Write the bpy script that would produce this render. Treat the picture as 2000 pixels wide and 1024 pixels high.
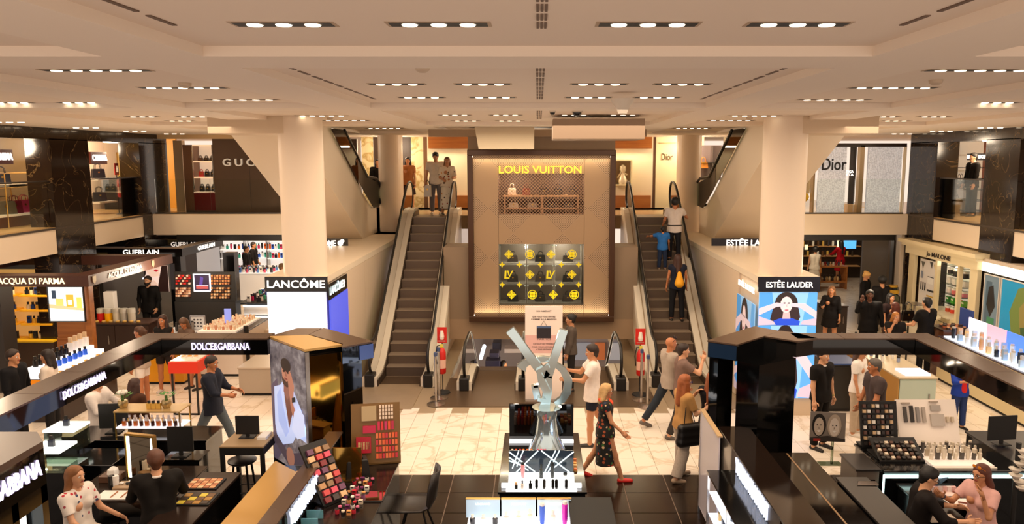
import bpy, bmesh, math, random
import numpy as np
from mathutils import Vector, Matrix
random.seed(7)
sc = bpy.context.scene
for o in list(bpy.data.objects): bpy.data.objects.remove(o)
R = math.radians
# ---------------------------------------------------------------- camera
PITCH = R(7.63); FPX = 1500.0; CAMH = 4.8
cd = bpy.data.cameras.new('camera'); cam = bpy.data.objects.new('camera', cd)
sc.collection.objects.link(cam); sc.camera = cam
cam.location = (0, 0, CAMH); cam.rotation_euler = (R(90) - PITCH, 0, 0)
cd.sensor_width = 36; cd.lens = 27.0; cd.shift_x = -0.0255; cd.clip_end = 200
# ---------------------------------------------------------------- world, exposure
wd = bpy.data.worlds.new('world'); sc.world = wd; wd.use_nodes = True
wb = wd.node_tree.nodes['Background']; wb.inputs[0].default_value = (1.0, 0.79, 0.64, 1); wb.inputs[1].default_value = 0.8
sc.view_settings.view_transform = 'Standard'; sc.view_settings.look = 'None'
sc.view_settings.gamma = 1; sc.view_settings.use_curve_mapping = False
sc.view_settings.exposure = 0.42
sc.cycles.use_denoising = True
sc.cycles.max_bounces = 7; sc.cycles.glossy_bounces = 4; sc.cycles.transmission_bounces = 6; sc.cycles.transparent_max_bounces = 12
sc.cycles.sample_clamp_indirect = 6; sc.cycles.caustics_reflective = False; sc.cycles.caustics_refractive = False
def light(name, kind, loc, power, color=(1, .74, .5), size=1.0, sy=None, rot=(0, 0, 0), **kw):
    l = bpy.data.lights.new(name, kind); l.energy = power; l.color = color
    if kind == 'AREA':
        l.shape = 'RECTANGLE'; l.size = size; l.size_y = sy or size
    else: l.shadow_soft_size = size
    for k, v in kw.items(): setattr(l, k, v)
    o = bpy.data.objects.new(name, l); sc.collection.objects.link(o); o.location = loc; o.rotation_euler = rot
    return o
# ---------------------------------------------------------------- materials
def lin(c):
    if isinstance(c, str):
        c = [int(c[i:i + 2], 16) / 255 for i in (0, 2, 4)]
    return tuple(x / 12.92 if x <= .04045 else ((x + .055) / 1.055) ** 2.4 for x in c[:3]) + (1,)
MATS = {}
def mat(c, rough=.5, metal=0, emit=0, alpha=1, trans=0, coat=0, noise=0, nscale=8, spec=.5, key=None, ecol=None):
    k = (str(c), rough, metal, emit, alpha, trans, coat, noise, nscale, spec, str(ecol))
    if k in MATS: return MATS[k]
    m = bpy.data.materials.new('material'); m.use_nodes = True; nt = m.node_tree
    b = nt.nodes['Principled BSDF']
    b.inputs['Base Color'].default_value = lin(c); b.inputs['Roughness'].default_value = rough
    b.inputs['Metallic'].default_value = metal; b.inputs['Specular IOR Level'].default_value = spec
    if coat: b.inputs['Coat Weight'].default_value = coat; b.inputs['Coat Roughness'].default_value = .05
    if emit:
        b.inputs['Emission Color'].default_value = lin(ecol or c); b.inputs['Emission Strength'].default_value = emit
    if alpha < 1: b.inputs['Alpha'].default_value = alpha
    if trans: b.inputs['Transmission Weight'].default_value = trans; b.inputs['IOR'].default_value = 1.2
    if noise:
        tc = nt.nodes.new('ShaderNodeTexCoord'); n = nt.nodes.new('ShaderNodeTexNoise'); n.inputs['Scale'].default_value = nscale
        n.inputs['Detail'].default_value = 4
        mx = nt.nodes.new('ShaderNodeMix'); mx.data_type = 'RGBA'; a = lin(c)
        mx.inputs[6].default_value = tuple(x * (1 - noise) for x in a[:3]) + (1,); mx.inputs[7].default_value = tuple(min(1, x * (1 + noise)) for x in a[:3]) + (1,)
        nt.links.new(tc.outputs['Object'], n.inputs['Vector']); nt.links.new(n.outputs['Fac'], mx.inputs[0]); nt.links.new(mx.outputs[2], b.inputs['Base Color'])
    MATS[k] = m; return m
def nodemat(build):
    m = bpy.data.materials.new('material'); m.use_nodes = True; nt = m.node_tree
    build(nt, nt.nodes, nt.links, nt.nodes['Principled BSDF']); return m
def ramp(N, stops, mode='LINEAR'):
    r = N.new('ShaderNodeValToRGB'); r.color_ramp.interpolation = mode; e = r.color_ramp.elements
    while len(e) < len(stops): e.new(.5)
    for i, (p, c) in enumerate(stops): e[i].position = p; e[i].color = lin(c)
    return r
def marble(base, vein, scale=1.2, rough=.15, width=.04, vein2=None):
    def f(nt, N, L, b):
        tc = N.new('ShaderNodeTexCoord'); g = N.new('ShaderNodeNewGeometry')
        n = N.new('ShaderNodeTexNoise'); n.inputs['Scale'].default_value = scale; n.inputs['Detail'].default_value = 6; n.inputs['Distortion'].default_value = 1.2
        L.new(g.outputs['Position'], n.inputs['Vector'])
        r = ramp(N, [(0, base), (.5 - width, base), (.5, vein), (.5 + width, base), (1, vein2 or base)]); L.new(n.outputs['Fac'], r.inputs[0])
        L.new(r.outputs[0], b.inputs['Base Color']); b.inputs['Roughness'].default_value = rough
    return nodemat(f)
def floral(base, cols, scale=14, rough=.8, thr=.62):
    def f(nt, N, L, b):
        tc = N.new('ShaderNodeTexCoord'); v = N.new('ShaderNodeTexVoronoi'); v.inputs['Scale'].default_value = scale
        L.new(tc.outputs['Object'], v.inputs['Vector'])
        sp = N.new('ShaderNodeSeparateColor'); L.new(v.outputs['Color'], sp.inputs[0])
        st = [(0, base)] + [(thr + (1 - thr) * i / len(cols), c) for i, c in enumerate(cols)]
        r = ramp(N, st, 'CONSTANT'); L.new(sp.outputs[0], r.inputs[0])
        n = N.new('ShaderNodeMath'); n.operation = 'LESS_THAN'; n.inputs[1].default_value = .42; L.new(v.outputs['Distance'], n.inputs[0])
        mx = N.new('ShaderNodeMix'); mx.data_type = 'RGBA'; mx.inputs[6].default_value = lin(base)
        L.new(n.outputs[0], mx.inputs[0]); L.new(r.outputs[0], mx.inputs[7]); L.new(mx.outputs[2], b.inputs['Base Color']); b.inputs['Roughness'].default_value = rough
    return nodemat(f)
def wood(c1, c2, scale=3, rough=.35, axis='Z'):
    def f(nt, N, L, b):
        g = N.new('ShaderNodeNewGeometry'); mp = N.new('ShaderNodeMapping')
        mp.inputs['Scale'].default_value = {'Z': (8, 8, .6), 'X': (.6, 8, 8), 'Y': (8, .6, 8)}[axis]
        n = N.new('ShaderNodeTexNoise'); n.inputs['Scale'].default_value = scale; n.inputs['Detail'].default_value = 5
        L.new(g.outputs['Position'], mp.inputs[0]); L.new(mp.outputs[0], n.inputs['Vector'])
        r = ramp(N, [(.3, c1), (.7, c2)]); L.new(n.outputs['Fac'], r.inputs[0]); L.new(r.outputs[0], b.inputs['Base Color']); b.inputs['Roughness'].default_value = rough
    return nodemat(f)
def screen_mat(stops, strength=1.2, axis=2, lo=0, hi=1, noise=.0, nscale=3, second=None):
    """lit display: a printed / shown picture made of soft colour fields along an object axis, bent by noise"""
    def f(nt, N, L, b):
        tc = N.new('ShaderNodeTexCoord'); s = N.new('ShaderNodeSeparateXYZ'); L.new(tc.outputs['Generated'], s.inputs[0])
        n = N.new('ShaderNodeTexNoise'); n.inputs['Scale'].default_value = nscale; L.new(tc.outputs['Generated'], n.inputs['Vector'])
        a = N.new('ShaderNodeMath'); a.operation = 'MULTIPLY_ADD'; a.inputs[1].default_value = noise; L.new(n.outputs['Fac'], a.inputs[0]); L.new(s.outputs[axis], a.inputs[2])
        c = N.new('ShaderNodeMath'); c.operation = 'SUBTRACT'; c.inputs[1].default_value = noise / 2; L.new(a.outputs[0], c.inputs[0])
        r = ramp(N, stops); L.new(c.outputs[0], r.inputs[0])
        b.inputs['Base Color'].default_value = (0, 0, 0, 1); b.inputs['Roughness'].default_value = .2
        L.new(r.outputs[0], b.inputs['Emission Color']); b.inputs['Emission Strength'].default_value = strength
    return nodemat(f)
WHITE = mat('e6dccd', .6); CREAM = mat('dfd3c0', .55); BLACK = mat('0b0a0a', .12, coat=.4); MBLACK = mat('14110f', .6)
BROWNTOP = mat('4a352a', .3); GOLD = mat('d9a94a', .12, 1); BRASS = mat('c9a055', .3, 1); STEEL = mat('b8b0a8', .25, 1); CHROME = mat('d4ecf4', .1, .8)
DSTEEL = mat('5b524a', .35, .8); RUBBER = mat('1b1816', .4); 
def thin_glass(tint, refl=.12):
    def f(nt, N, L, b):
        t = N.new('ShaderNodeBsdfTransparent'); t.inputs[0].default_value = lin(tint); g = N.new('ShaderNodeBsdfGlossy'); g.inputs['Roughness'].default_value = .02
        lw = N.new('ShaderNodeLayerWeight'); lw.inputs['Blend'].default_value = refl; mx = N.new('ShaderNodeMixShader')
        L.new(lw.outputs['Fresnel'], mx.inputs[0]); L.new(t.outputs[0], mx.inputs[1]); L.new(g.outputs[0], mx.inputs[2]); L.new(mx.outputs[0], N['Material Output'].inputs[0]); N.remove(b)
    return nodemat(f)
GLASS = thin_glass('fbfdfb'); GLASS2 = thin_glass('cfd8cc', .2)
LAMPW = mat('fff2d8', .5, emit=5, ecol='ffe9c8'); SIGNW = mat('ffffff', .5, emit=1.3, ecol='fff6ea'); STRIP = mat('ffffff', .5, emit=2.6, ecol='e8f2ff')
PAPER = mat('f0ece4', .7); ORANGE = mat('e8890c', .5); YELLOW = mat('f2c21a', .5); RED = mat('c81e14', .4)
# ---------------------------------------------------------------- objects
WM = {}
def _reg(o, parent, M):
    WM[o.name] = M
    if parent is not None:
        o.parent = parent; o.matrix_basis = WM[parent.name].inverted() @ M
    else: o.matrix_basis = M
def link(o): sc.collection.objects.link(o); return o
def tag(o, label=None, cat=None, group=None, kind=None):
    if label: o['label'] = label
    if cat: o['category'] = cat
    if group: o['group'] = group
    if kind: o['kind'] = kind
    return o
def thing(name, label, cat, loc=(0, 0, 0), rz=0, group=None, kind=None):
    o = link(bpy.data.objects.new(name, None)); o.empty_display_size = .1
    _reg(o, None, Matrix.Translation(loc) @ Matrix.Rotation(rz, 4, 'Z')); return tag(o, label, cat, group, kind)
class MB:
    """collects shapes (coordinates in the world, or local when the parent is a prototype at the origin)"""
    def __init__(s): s.v = []; s.f = []; s.mi = []; s.m = 0; s.T = None
    def add(s, vs, fs):
        n = len(s.v)
        if s.T is not None: vs = [tuple(s.T @ Vector(v)) for v in vs]
        s.v += [tuple(v) for v in vs]; s.f += [tuple(n + i for i in f) for f in fs]; s.mi += [s.m] * len(fs); return s
    def box(s, x0, x1, y0, y1, z0, z1):
        x0, x1 = sorted((x0, x1)); y0, y1 = sorted((y0, y1)); z0, z1 = sorted((z0, z1))
        return s.add([(x, y, z) for z in (z0, z1) for y in (y0, y1) for x in (x0, x1)], [(0, 2, 3, 1), (4, 5, 7, 6), (0, 1, 5, 4), (2, 6, 7, 3), (0, 4, 6, 2), (1, 3, 7, 5)])
    def cbox(s, c, w, d, h, T=None):
        x, y, z = c; return s.box(x - w / 2, x + w / 2, y - d / 2, y + d / 2, z, z + h)
    def prism(s, poly, z0, z1):
        n = len(poly); a = sum(poly[i][0] * poly[(i + 1) % n][1] - poly[(i + 1) % n][0] * poly[i][1] for i in range(n))
        if a < 0: poly = poly[::-1]
        return s.add([(x, y, z0) for x, y in poly] + [(x, y, z1) for x, y in poly], [tuple(range(n))[::-1], tuple(range(n, 2 * n))] + [(i, (i + 1) % n, n + (i + 1) % n, n + i) for i in range(n)])
    def prismx(s, poly, x0, x1):
        """poly in (y, z), swept along x"""
        n = len(poly); a = sum(poly[i][0] * poly[(i + 1) % n][1] - poly[(i + 1) % n][0] * poly[i][1] for i in range(n))
        if a < 0: poly = poly[::-1]
        return s.add([(x0, y, z) for y, z in poly] + [(x1, y, z) for y, z in poly], [tuple(range(n))[::-1], tuple(range(n, 2 * n))] + [(i, (i + 1) % n, n + (i + 1) % n, n + i) for i in range(n)])
    def prismy(s, poly, y0, y1):
        """poly in (x, z), swept along y"""
        n = len(poly); a = sum(poly[i][0] * poly[(i + 1) % n][1] - poly[(i + 1) % n][0] * poly[i][1] for i in range(n))
        if a > 0: poly = poly[::-1]
        return s.add([(x, y0, z) for x, z in poly] + [(x, y1, z) for x, z in poly], [tuple(range(n))[::-1], tuple(range(n, 2 * n))] + [(i, (i + 1) % n, n + (i + 1) % n, n + i) for i in range(n)])
    def quad(s, a, b, c, d): return s.add([a, b, c, d], [(0, 1, 2, 3)])
    def slab(s, a, b, c, d, t):
        """a thin solid: the quad a b c d thickened by t against its normal"""
        A, B, C, D = map(Vector, (a, b, c, d)); n = (B - A).cross(D - A).normalized() * t
        return s.add([A, B, C, D, A - n, B - n, C - n, D - n], [(0, 1, 2, 3), (7, 6, 5, 4), (0, 4, 5, 1), (1, 5, 6, 2), (2, 6, 7, 3), (3, 7, 4, 0)])
    def tube(s, pts, r, n=8, closed=False):
        pts = [Vector(p) for p in pts]; k = len(pts); rs = r if isinstance(r, (list, tuple)) else [r] * k; vs = []; up = None
        for i, p in enumerate(pts):
            if closed: d = (pts[(i + 1) % k] - pts[i - 1])
            else: d = pts[min(i + 1, k - 1)] - pts[max(i - 1, 0)]
            d.normalize()
            if up is None: up = d.orthogonal().normalized()
            a = (up - d * up.dot(d)).normalized(); b = d.cross(a); up = a
            vs += [p + (a * math.cos(t) + b * math.sin(t)) * rs[i] for t in (2 * math.pi * j / n for j in range(n))]
        fs = [(i * n + j, i * n + (j + 1) % n, ((i + 1) % k) * n + (j + 1) % n, ((i + 1) % k) * n + j) for i in range(k if closed else k - 1) for j in range(n)]
        if not closed: fs += [tuple(range(n))[::-1], tuple(range((k - 1) * n, k * n))]
        return s.add(vs, fs)
    def lathe(s, prof, c=(0, 0, 0), n=12):
        """prof: (radius, z) from the bottom up"""
        x, y, z = c; k = len(prof)
        vs = [(x + r * math.cos(2 * math.pi * j / n), y + r * math.sin(2 * math.pi * j / n), z + h) for r, h in prof for j in range(n)]
        fs = [(i * n + j, i * n + (j + 1) % n, (i + 1) * n + (j + 1) % n, (i + 1) * n + j) for i in range(k - 1) for j in range(n)]
        fs += [tuple(range(n))[::-1], tuple(range((k - 1) * n, k * n))]; return s.add(vs, fs)
    def cyl(s, c, r, h, n=12): return s.lathe([(r, 0), (r, h)], c, n)
    def ball(s, c, r, n=10, k=6, sq=(1, 1, 1)):
        vs = []; x, y, z = c
        for i in range(1, k):
            t = math.pi * i / k
            vs += [(x + r * sq[0] * math.sin(t) * math.cos(2 * math.pi * j / n), y + r * sq[1] * math.sin(t) * math.sin(2 * math.pi * j / n), z - r * sq[2] * math.cos(t)) for j in range(n)]
        b = len(vs); vs += [(x, y, z - r * sq[2]), (x, y, z + r * sq[2])]
        fs = [(i * n + j, i * n + (j + 1) % n, (i + 1) * n + (j + 1) % n, (i + 1) * n + j) for i in range(k - 2) for j in range(n)]
        fs += [(b, (j + 1) % n, j) for j in range(n)] + [(b + 1, (k - 2) * n + j, (k - 2) * n + (j + 1) % n) for j in range(n)]; return s.add(vs, fs)
    def obj(s, name, m, parent=None, smooth=False, bevel=0, kind=None, label=None, cat=None, group=None, local=False):
        vs = np.array(s.v, dtype=float); lo = vs.min(0); hi = vs.max(0)
        c = Vector(((lo[0] + hi[0]) / 2, (lo[1] + hi[1]) / 2, lo[2])); vs = vs - np.array(c)
        me = bpy.data.meshes.new(name); me.from_pydata(vs.tolist(), [], s.f)
        for mm in (m if isinstance(m, (list, tuple)) else [m]): me.materials.append(mm)
        if any(s.mi): me.polygons.foreach_set('material_index', s.mi)
        if smooth:
            me.polygons.foreach_set('use_smooth', [True] * len(s.f))
            if smooth != 2: me.set_sharp_from_angle(angle=R(40))
        o = link(bpy.data.objects.new(name, me)); M = Matrix.Translation(c)
        if local: M = WM[(parent if local is True else local).name] @ M
        _reg(o, parent, M)
        if bevel:
            b = o.modifiers.new('bevel', 'BEVEL'); b.width = bevel; b.segments = 2; b.limit_method = 'ANGLE'
        return tag(o, label, cat, group, kind)
def box(name, x0, x1, y0, y1, z0, z1, m, parent=None, **k): return MB().box(x0, x1, y0, y1, z0, z1).obj(name, m, parent, **k)
def copy_tree(o, M, label=None, mats=None):
    """a copy of a thing and each of its parts, placed by the matrix M"""
    def rec(x, par, W):
        c = x.copy(); link(c)
        if par is not None: c.parent = par
        c.matrix_basis = x.matrix_basis if par is not None else W
        WM[c.name] = W
        for ch in [q for q in KIDS.get(x.name, ())]: rec(ch, c, W @ ch.matrix_basis)
        return c
    global KIDS
    KIDS = {}
    for q in [o] + list(o.children_recursive):
        if q.parent: KIDS.setdefault(q.parent.name, []).append(q)
    c = rec(o, None, M)
    if label: c['label'] = label
    return c
ORD = 'first second third fourth fifth sixth seventh eighth ninth tenth eleventh twelfth thirteenth fourteenth fifteenth sixteenth'.split()
def TR(x, y, z, rz=0): return Matrix.Translation((x, y, z)) @ Matrix.Rotation(rz, 4, 'Z')
# a point of the place from where it stands in the photograph plus one known coordinate
CP, SP = math.cos(PITCH), math.sin(PITCH)
def at(px, py, z=None, Y=None, X=None):
    u = (px - 1051) / FPX; v = (512 - py) / FPX; d = (u, CP + v * SP, -SP + v * CP)
    t = (z - CAMH) / d[2] if z is not None else (Y / d[1] if Y is not None else X / d[0])
    return Vector((t * d[0], t * d[1], CAMH + t * d[2]))
def text(s, size, M, m, parent, depth=.01, bold=0, name='lettering', split=False, sx=1, align='CENTER', space=1, width=None, shear=0):
    """flat lettering facing -Y before the matrix M (x along the line, z up), made as a mesh; split gives each letter its own object"""
    cu = bpy.data.curves.new('lettering', 'FONT'); cu.body = s; cu.size = size; cu.extrude = depth; cu.offset = bold * size; cu.align_x = align; cu.align_y = 'CENTER'
    cu.space_character = space; cu.resolution_u = 3; cu.shear = shear
    t = bpy.data.objects.new('t', cu); link(t); dg = bpy.context.evaluated_depsgraph_get(); me = bpy.data.meshes.new_from_object(t.evaluated_get(dg))
    bpy.data.objects.remove(t)
    n = len(me.vertices); co = np.empty(n * 3); me.vertices.foreach_get('co', co); co = co.reshape(-1, 3)
    if width: sx = width / max(1e-6, np.ptp(co[:, 0]))
    Mx = M @ Matrix.Rotation(R(90), 4, 'X') @ Matrix.Diagonal((sx, 1, 1, 1))
    V = [tuple(Mx @ Vector(c)) for c in co]; F = [tuple(p.vertices) for p in me.polygons]; bpy.data.meshes.remove(me)
    if not split:
        b = MB(); b.add(V, F); return b.obj(name, m, parent)
    par = list(range(n))
    def find(a):
        while par[a] != a: par[a] = par[par[a]]; a = par[a]
        return a
    for f in F:
        for q in f[1:]: par[find(q)] = find(f[0])
    isl = {}
    for i in range(n): isl.setdefault(find(i), []).append(i)
    rng = sorted([[co[v, 0].min(), co[v, 0].max(), v] for v in isl.values()], key=lambda r: r[0]); grp = []
    for r in rng:
        if grp and r[0] < grp[-1][1] - 1e-4: grp[-1][1] = max(grp[-1][1], r[1]); grp[-1][2] += r[2]
        else: grp.append([r[0], r[1], list(r[2])])
    for g in grp:
        st = set(g[2]); ids = sorted(st); mp = {a: i for i, a in enumerate(ids)}
        b = MB(); b.add([V[i] for i in ids], [tuple(mp[q] for q in f) for f in F if f[0] in st]); b.obj('letter', m, parent)
def face(loc, ang=0): 
    """matrix for lettering at loc; ang 0 faces the camera side (-Y), 90 faces +X, -90 faces -X"""
    return Matrix.Translation(loc) @ Matrix.Rotation(R(ang), 4, 'Z')

def pic(M, w, h, bg, layers, parent, emit=1.0, name='picture', frame=None, thick=.02):
    """a flat printed or lit picture facing -Y before M; layers are polygons in 0..1 coordinates with a colour, each 1 mm proud of the last"""
    ms = []; b = MB(); b.T = M
    def mi(c):
        m = c if not isinstance(c, str) else mat(c, .3, emit=emit) if emit else mat(c, .4)
        if m not in ms: ms.append(m)
        return ms.index(m)
    b.m = mi(bg); b.box(-w / 2, w / 2, 0, thick, 0, h)
    for k, (poly, c) in enumerate(layers):
        if isinstance(poly[0], (int, float)):   # ellipse: cx, cy, rx, ry
            cx, cy, rx, ry = poly; poly = [(cx + rx * math.cos(t * math.pi / 8), cy + ry * math.sin(t * math.pi / 8)) for t in range(16)]
        b.m = mi(c); y = -.0012 * (k + 1); b.add([((u - .5) * w, y, v * h) for u, v in poly], [tuple(range(len(poly)))])
    o = b.obj(name, ms, parent)
    if frame:
        f = MB(); f.T = M; t = .02
        for q in [(-w / 2 - t, w / 2 + t, -t, 0), (-w / 2 - t, w / 2 + t, h, h + t), (-w / 2 - t, -w / 2, 0, h), (w / 2, w / 2 + t, 0, h)]: f.box(q[0], q[1], -.02, thick, q[2], q[3])
        f.obj('frame', frame, parent)
    return o
# ================================================================ LIGHTS of the place
FLOOR2 = 3.24; CEIL = 5.5; SLAB = 2.66; CY = 0
for (x, y, w, d, p) in [(0, 8.8, 9, 6, 330), (0, 3.0, 9, 3.5, 80), (-7.5, 12, 4, 10, 250), (7.5, 12, 4, 10, 250), (0, 14.5, 6, 4, 190)]:
    light('ceiling_wash', 'AREA', (x, y, CEIL - .12), p, (1, .79, .59), w, d)
for (x, y, z, p) in [(-8.5, 17.5, 2.2, 60), (8, 18, 2.2, 60), (-6.5, 20, 2.2, 50), (6.5, 21.0, 2.2, 40), (-12.2, 16.5, 5.1, 90), (-12.4, 20.2, 5.1, 90), (-12.6, 23, 5.1, 60), (11.9, 17.5, 5.1, 60), (12, 20.5, 5.1, 60), (0, 23.7, 5.2, 120), (-7.5, 23.5, 5.2, 50), (7.5, 23.5, 5.2, 50), (-4.5, 24, 5.2, 50), (4.7, 24, 5.2, 50), (9.5, 26.5, 2.4, 60), (11.5, 29, 2.4, 30), (-8.5, 25, 2.3, 90), (-10.5, 28.5, 2.3, 60), (-2, 20, -.8, 60), (2, 20, -.8, 60), (0, 22, -1.5, 90)]:
    light('shop_lamp', 'POINT', (x, y, z), p, (1, .8, .58), .25)
# ================================================================ FLOORS
M_MARB = marble('f5e9d8', 'e0cfb6', .9, .27, .035); M_DTILE = mat('20160f', .2, noise=.15, nscale=2); M_JOINT = mat('a08c70', .6); M_DJOINT = mat('8a7462', .6)
floor = thing('floor', None, None, (0, 14, 0), kind='structure')
MB().box(-14, 14, 1.0, 11.24, -.2, -.012).obj('floor_bed', M_DJOINT, floor)
fb = MB()
for (x0, x1, y0, y1) in [(-14, -2.5, 11.24, 32), (2.5, 14, 11.24, 32), (-2.5, 2.5, 11.24, 14.5), (-2.5, -1.95, 14.5, 21), (1.95, 2.5, 14.5, 21)]: fb.box(x0, x1, y0, y1, -.2, -.012)
fb.obj('floor_bed', M_JOINT, floor)
def tile_mesh(w, d, m, g=.004):
    b = MB(); b.T = Matrix.Translation((-w / 2, -d / 2, -.012)); b.box(g, w - g, g, d - g, 0, .012)
    me = bpy.data.meshes.new('floor_tile'); me.from_pydata([tuple(v) for v in b.v], [], b.f); me.materials.append(m); return me
def tile(me, x, y, parent=floor, name='floor_tile', z=0):
    o = link(bpy.data.objects.new(name, me)); _reg(o, parent, Matrix.Translation((x, y, z))); return o
dt = tile_mesh(.64, .64, M_DTILE, .007); rest = MB(); n = 0
for j in range(9):
    y = 11.24 - .32 - .64 * j
    for i in range(-15, 16):
        x = .31 + .64 * i
        if j < 5 and -3.0 < x < 6.0 and not (1.9 < x < 3.1): tile(dt, x, y); n += 1
        else: rest.box(x - .313, x + .313, y - .313, y + .313, -.012, 0)
tw, tl = .32, .64; mt = tile_mesh(tw, tl, M_MARB, .003); cand = []
for i in range(-43, 44):
    for j in range(32):
        x = i * tw + .1; y = 11.24 + tl / 2 + j * tl - (tl / 2 if i % 2 else 0)
        if y - tl / 2 < 11.2: y += tl / 4; continue
        if abs(x) < 2.35 and y + tl / 2 > 14.5: continue
        if 2.3 < abs(x) < 4.0 and y > 14.3: continue
        cand.append((abs(x) * .35 + y, x, y))
cand.sort(); mrest = MB()
for k, (q, x, y) in enumerate(cand):
    if k < 290: tile(mt, x, y)
    else: mrest.box(x - tw / 2 + .003, x + tw / 2 - .003, y - tl / 2 + .003, y + tl / 2 - .003, -.012, 0)
for i in range(-43, 44, 2):
    x = i * tw + .1
    if i % 2: mrest.box(x - tw / 2 + .003, x + tw / 2 - .003, 11.245, 11.24 + .317, -.012, 0)
mrest.obj('marble_tiling', M_MARB, floor, kind='stuff'); rest.obj('dark_tiling', M_DTILE, floor, kind='stuff')
M_PLATE = mat('6f5a45', .35, .6, noise=.1, nscale=3); M_PLATE2 = mat('a99478', .45, .3, noise=.08, nscale=4)
# ================================================================ CEILING
M_CEIL = mat('f0e2d2', .7); M_CEIL2 = mat('ecdccb', .7); M_FRAME = mat('b79f86', .6)
ceiling = thing('ceiling', None, None, (0, 12, CEIL), kind='structure')
xs = [(-2.3, 2.3), (-4.85, -3.0), (3.0, 4.85), (-8.0, -5.55), (5.55, 8.0)]; ys = [(.3, 5.42), (6.1, 10.75), (11.4, 16.1), (16.9, 21.2)]
cb = MB(); gx = sorted({-16, 16} | {a for p in xs for a in p}); gy = sorted({-1, 30} | {a for p in ys for a in p})
for a, b_ in zip(gx, gx[1:]):
    for c, d in zip(gy, gy[1:]):
        if (a, b_) in xs and (c, d) in ys:
            MB().box(a, b_, c, d, CEIL + .07, CEIL + .2).obj('coffer_panel', M_CEIL2, ceiling)
        else: cb.box(a, b_, c, d, CEIL, CEIL + .2)
cb.obj('ceiling_beams', M_CEIL, ceiling)
def downlight(nl, w=.56, d=.12):
    """slot with nl round lamps, at the origin, hanging 8 mm under the ceiling"""
    t = thing('recessed_downlight', 'x', 'ceiling light', (0, 0, 0), 0, 'slot downlights set in the ceiling')
    b = MB(); b.box(-w / 2, w / 2, -d / 2, d / 2, -.006, 0); b.obj('housing', mat('050404', .6), t)
    b = MB(); f = .02
    for q in [(-w / 2 - f, w / 2 + f, -d / 2 - f, -d / 2), (-w / 2 - f, w / 2 + f, d / 2, d / 2 + f), (-w / 2 - f, -w / 2, -d / 2, d / 2), (w / 2, w / 2 + f, -d / 2, d / 2)]: b.box(*q, -.004, 0)
    b.obj('trim_frame', M_FRAME, t)
    for i in range(nl):
        x = (i - (nl - 1) / 2) * (w - .06) / nl; b = MB(); b.lathe([(.042, -.012), (.052, -.002)], (x, 0, 0), 12); b.obj('lamp', LAMPW, t)
    return t
DL3 = downlight(3); DL5 = downlight(5, .92, .12); WM[DL3.name] = Matrix.Identity(4)
first = {3: True, 5: True}
def dl(x, y, z, n, where, r=0, c=0):
    t = DL3 if n == 3 else DL5
    lab = f'{"three" if n == 3 else "five"}-lamp slot downlight in {where}, {ORD[r]} row, {["first","second","third","last"][c]} across'
    if first[n]: first[n] = False; t.matrix_basis = TR(x, y, z); t['label'] = lab; o = t
    else: o = copy_tree(t, TR(x, y, z), lab)
    o['group'] = f'{"three" if n == 3 else "five"} lamp slot downlights in {where}'
PZ = CEIL + .07
for r, yy in enumerate([4.55, 6.5, 8.1, 9.8, 13.7, 15.7]):
    for c, x in enumerate((-1.46, -.57, .63, 1.49)): dl(x, yy, PZ, 3, 'the central coffers', r, c)
for s in (-1, 1):
    for r, yy in enumerate([6.85, 8.5, 10.2, 13.9, 15.6]): dl(s * 3.85, yy, PZ, 5, 'the narrow side coffers', r, 0 if s < 0 else 3)
    for r, yy in enumerate([8.4, 10.7, 14.2, 15.7, 18.2, 20]):
        for c, x in enumerate((6.28, 7.2)): dl(s * x, yy, PZ, 3, 'the outer coffers', r, 1 - c if s < 0 else 2 + c)
    for r, yy in enumerate((17.8, 19.5)): dl(s * 3.85, yy, PZ, 5, 'the far narrow side coffers', r, 0 if s < 0 else 3)
    for r, yy in enumerate((14.9, 17.4, 19.5, 21.6)):
        t = thing('spotlight_trio', f'{ORD[r]} row of three small round ceiling spots along the {"left" if s < 0 else "right"} marble wall', 'ceiling light', (s * 10.1, yy, CEIL), 0, 'triple spots along the marble walls')
        for k in (-1, 0, 1): MB().lathe([(.05, -.01), (.06, 0)], (s * 10.1 + k * .22, yy, CEIL - .002)).obj('lamp', LAMPW, t)
def vent(x, y0, y1, n, w, rows=1, label=''):
    t = thing('air_vent', label, 'vent', (x, y0, CEIL))
    for r in range(rows):
        for k in range(n):
            a = y0 + (y1 - y0) * k / n; MB().box(x + (r - (rows - 1) / 2) * w * 1.6 - w / 2, x + (r - (rows - 1) / 2) * w * 1.6 + w / 2, a, a + (y1 - y0) / n * .72, PZ - .006, PZ).obj('vent_slot', mat('6b5546', .7), t)
vent(.02, 3.2, 4.75, 6, .014, 3, 'triple-row slotted vent in the nearest coffer, in line with the gold shop window')
vent(.02, 6.6, 10.2, 8, .018, 3, 'triple-row slotted vent in the second coffer')
vent(.02, 12.0, 15.2, 6, .02, 3, 'triple-row slotted vent in the far coffer by the dome cameras')
for s, q in ((-1, 'left'), (1, 'right')):
    vent(s * 2.1, 3.0, 4.7, 4, .03, 1, f'dashed air slot along the {q} edge of the nearest coffer')
    vent(s * 2.1, 6.5, 10.2, 9, .03, 1, f'dashed air slot along the {q} edge of the second coffer')
for i, (x, y, l) in enumerate([(-3.6, 8.0, 'round smoke detector between the two nearest five-lamp slots'), (-.97, 6.6, 'round smoke detector between two slots of the second coffer'), (3.9, 7.7, 'flat round detector above the right-hand counters'), (3.9, 14.4, 'small square detector in a right-hand narrow coffer'), (-3.9, 14.6, 'small detector in a left-hand narrow coffer')]):
    b = MB(); b.lathe([(.03, -.05), (.06, -.03), (.065, 0)], (x, y, PZ)); b.obj('smoke_detector', mat('cbb7a0', .6), cat='detector', label=l, smooth=True)
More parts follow.
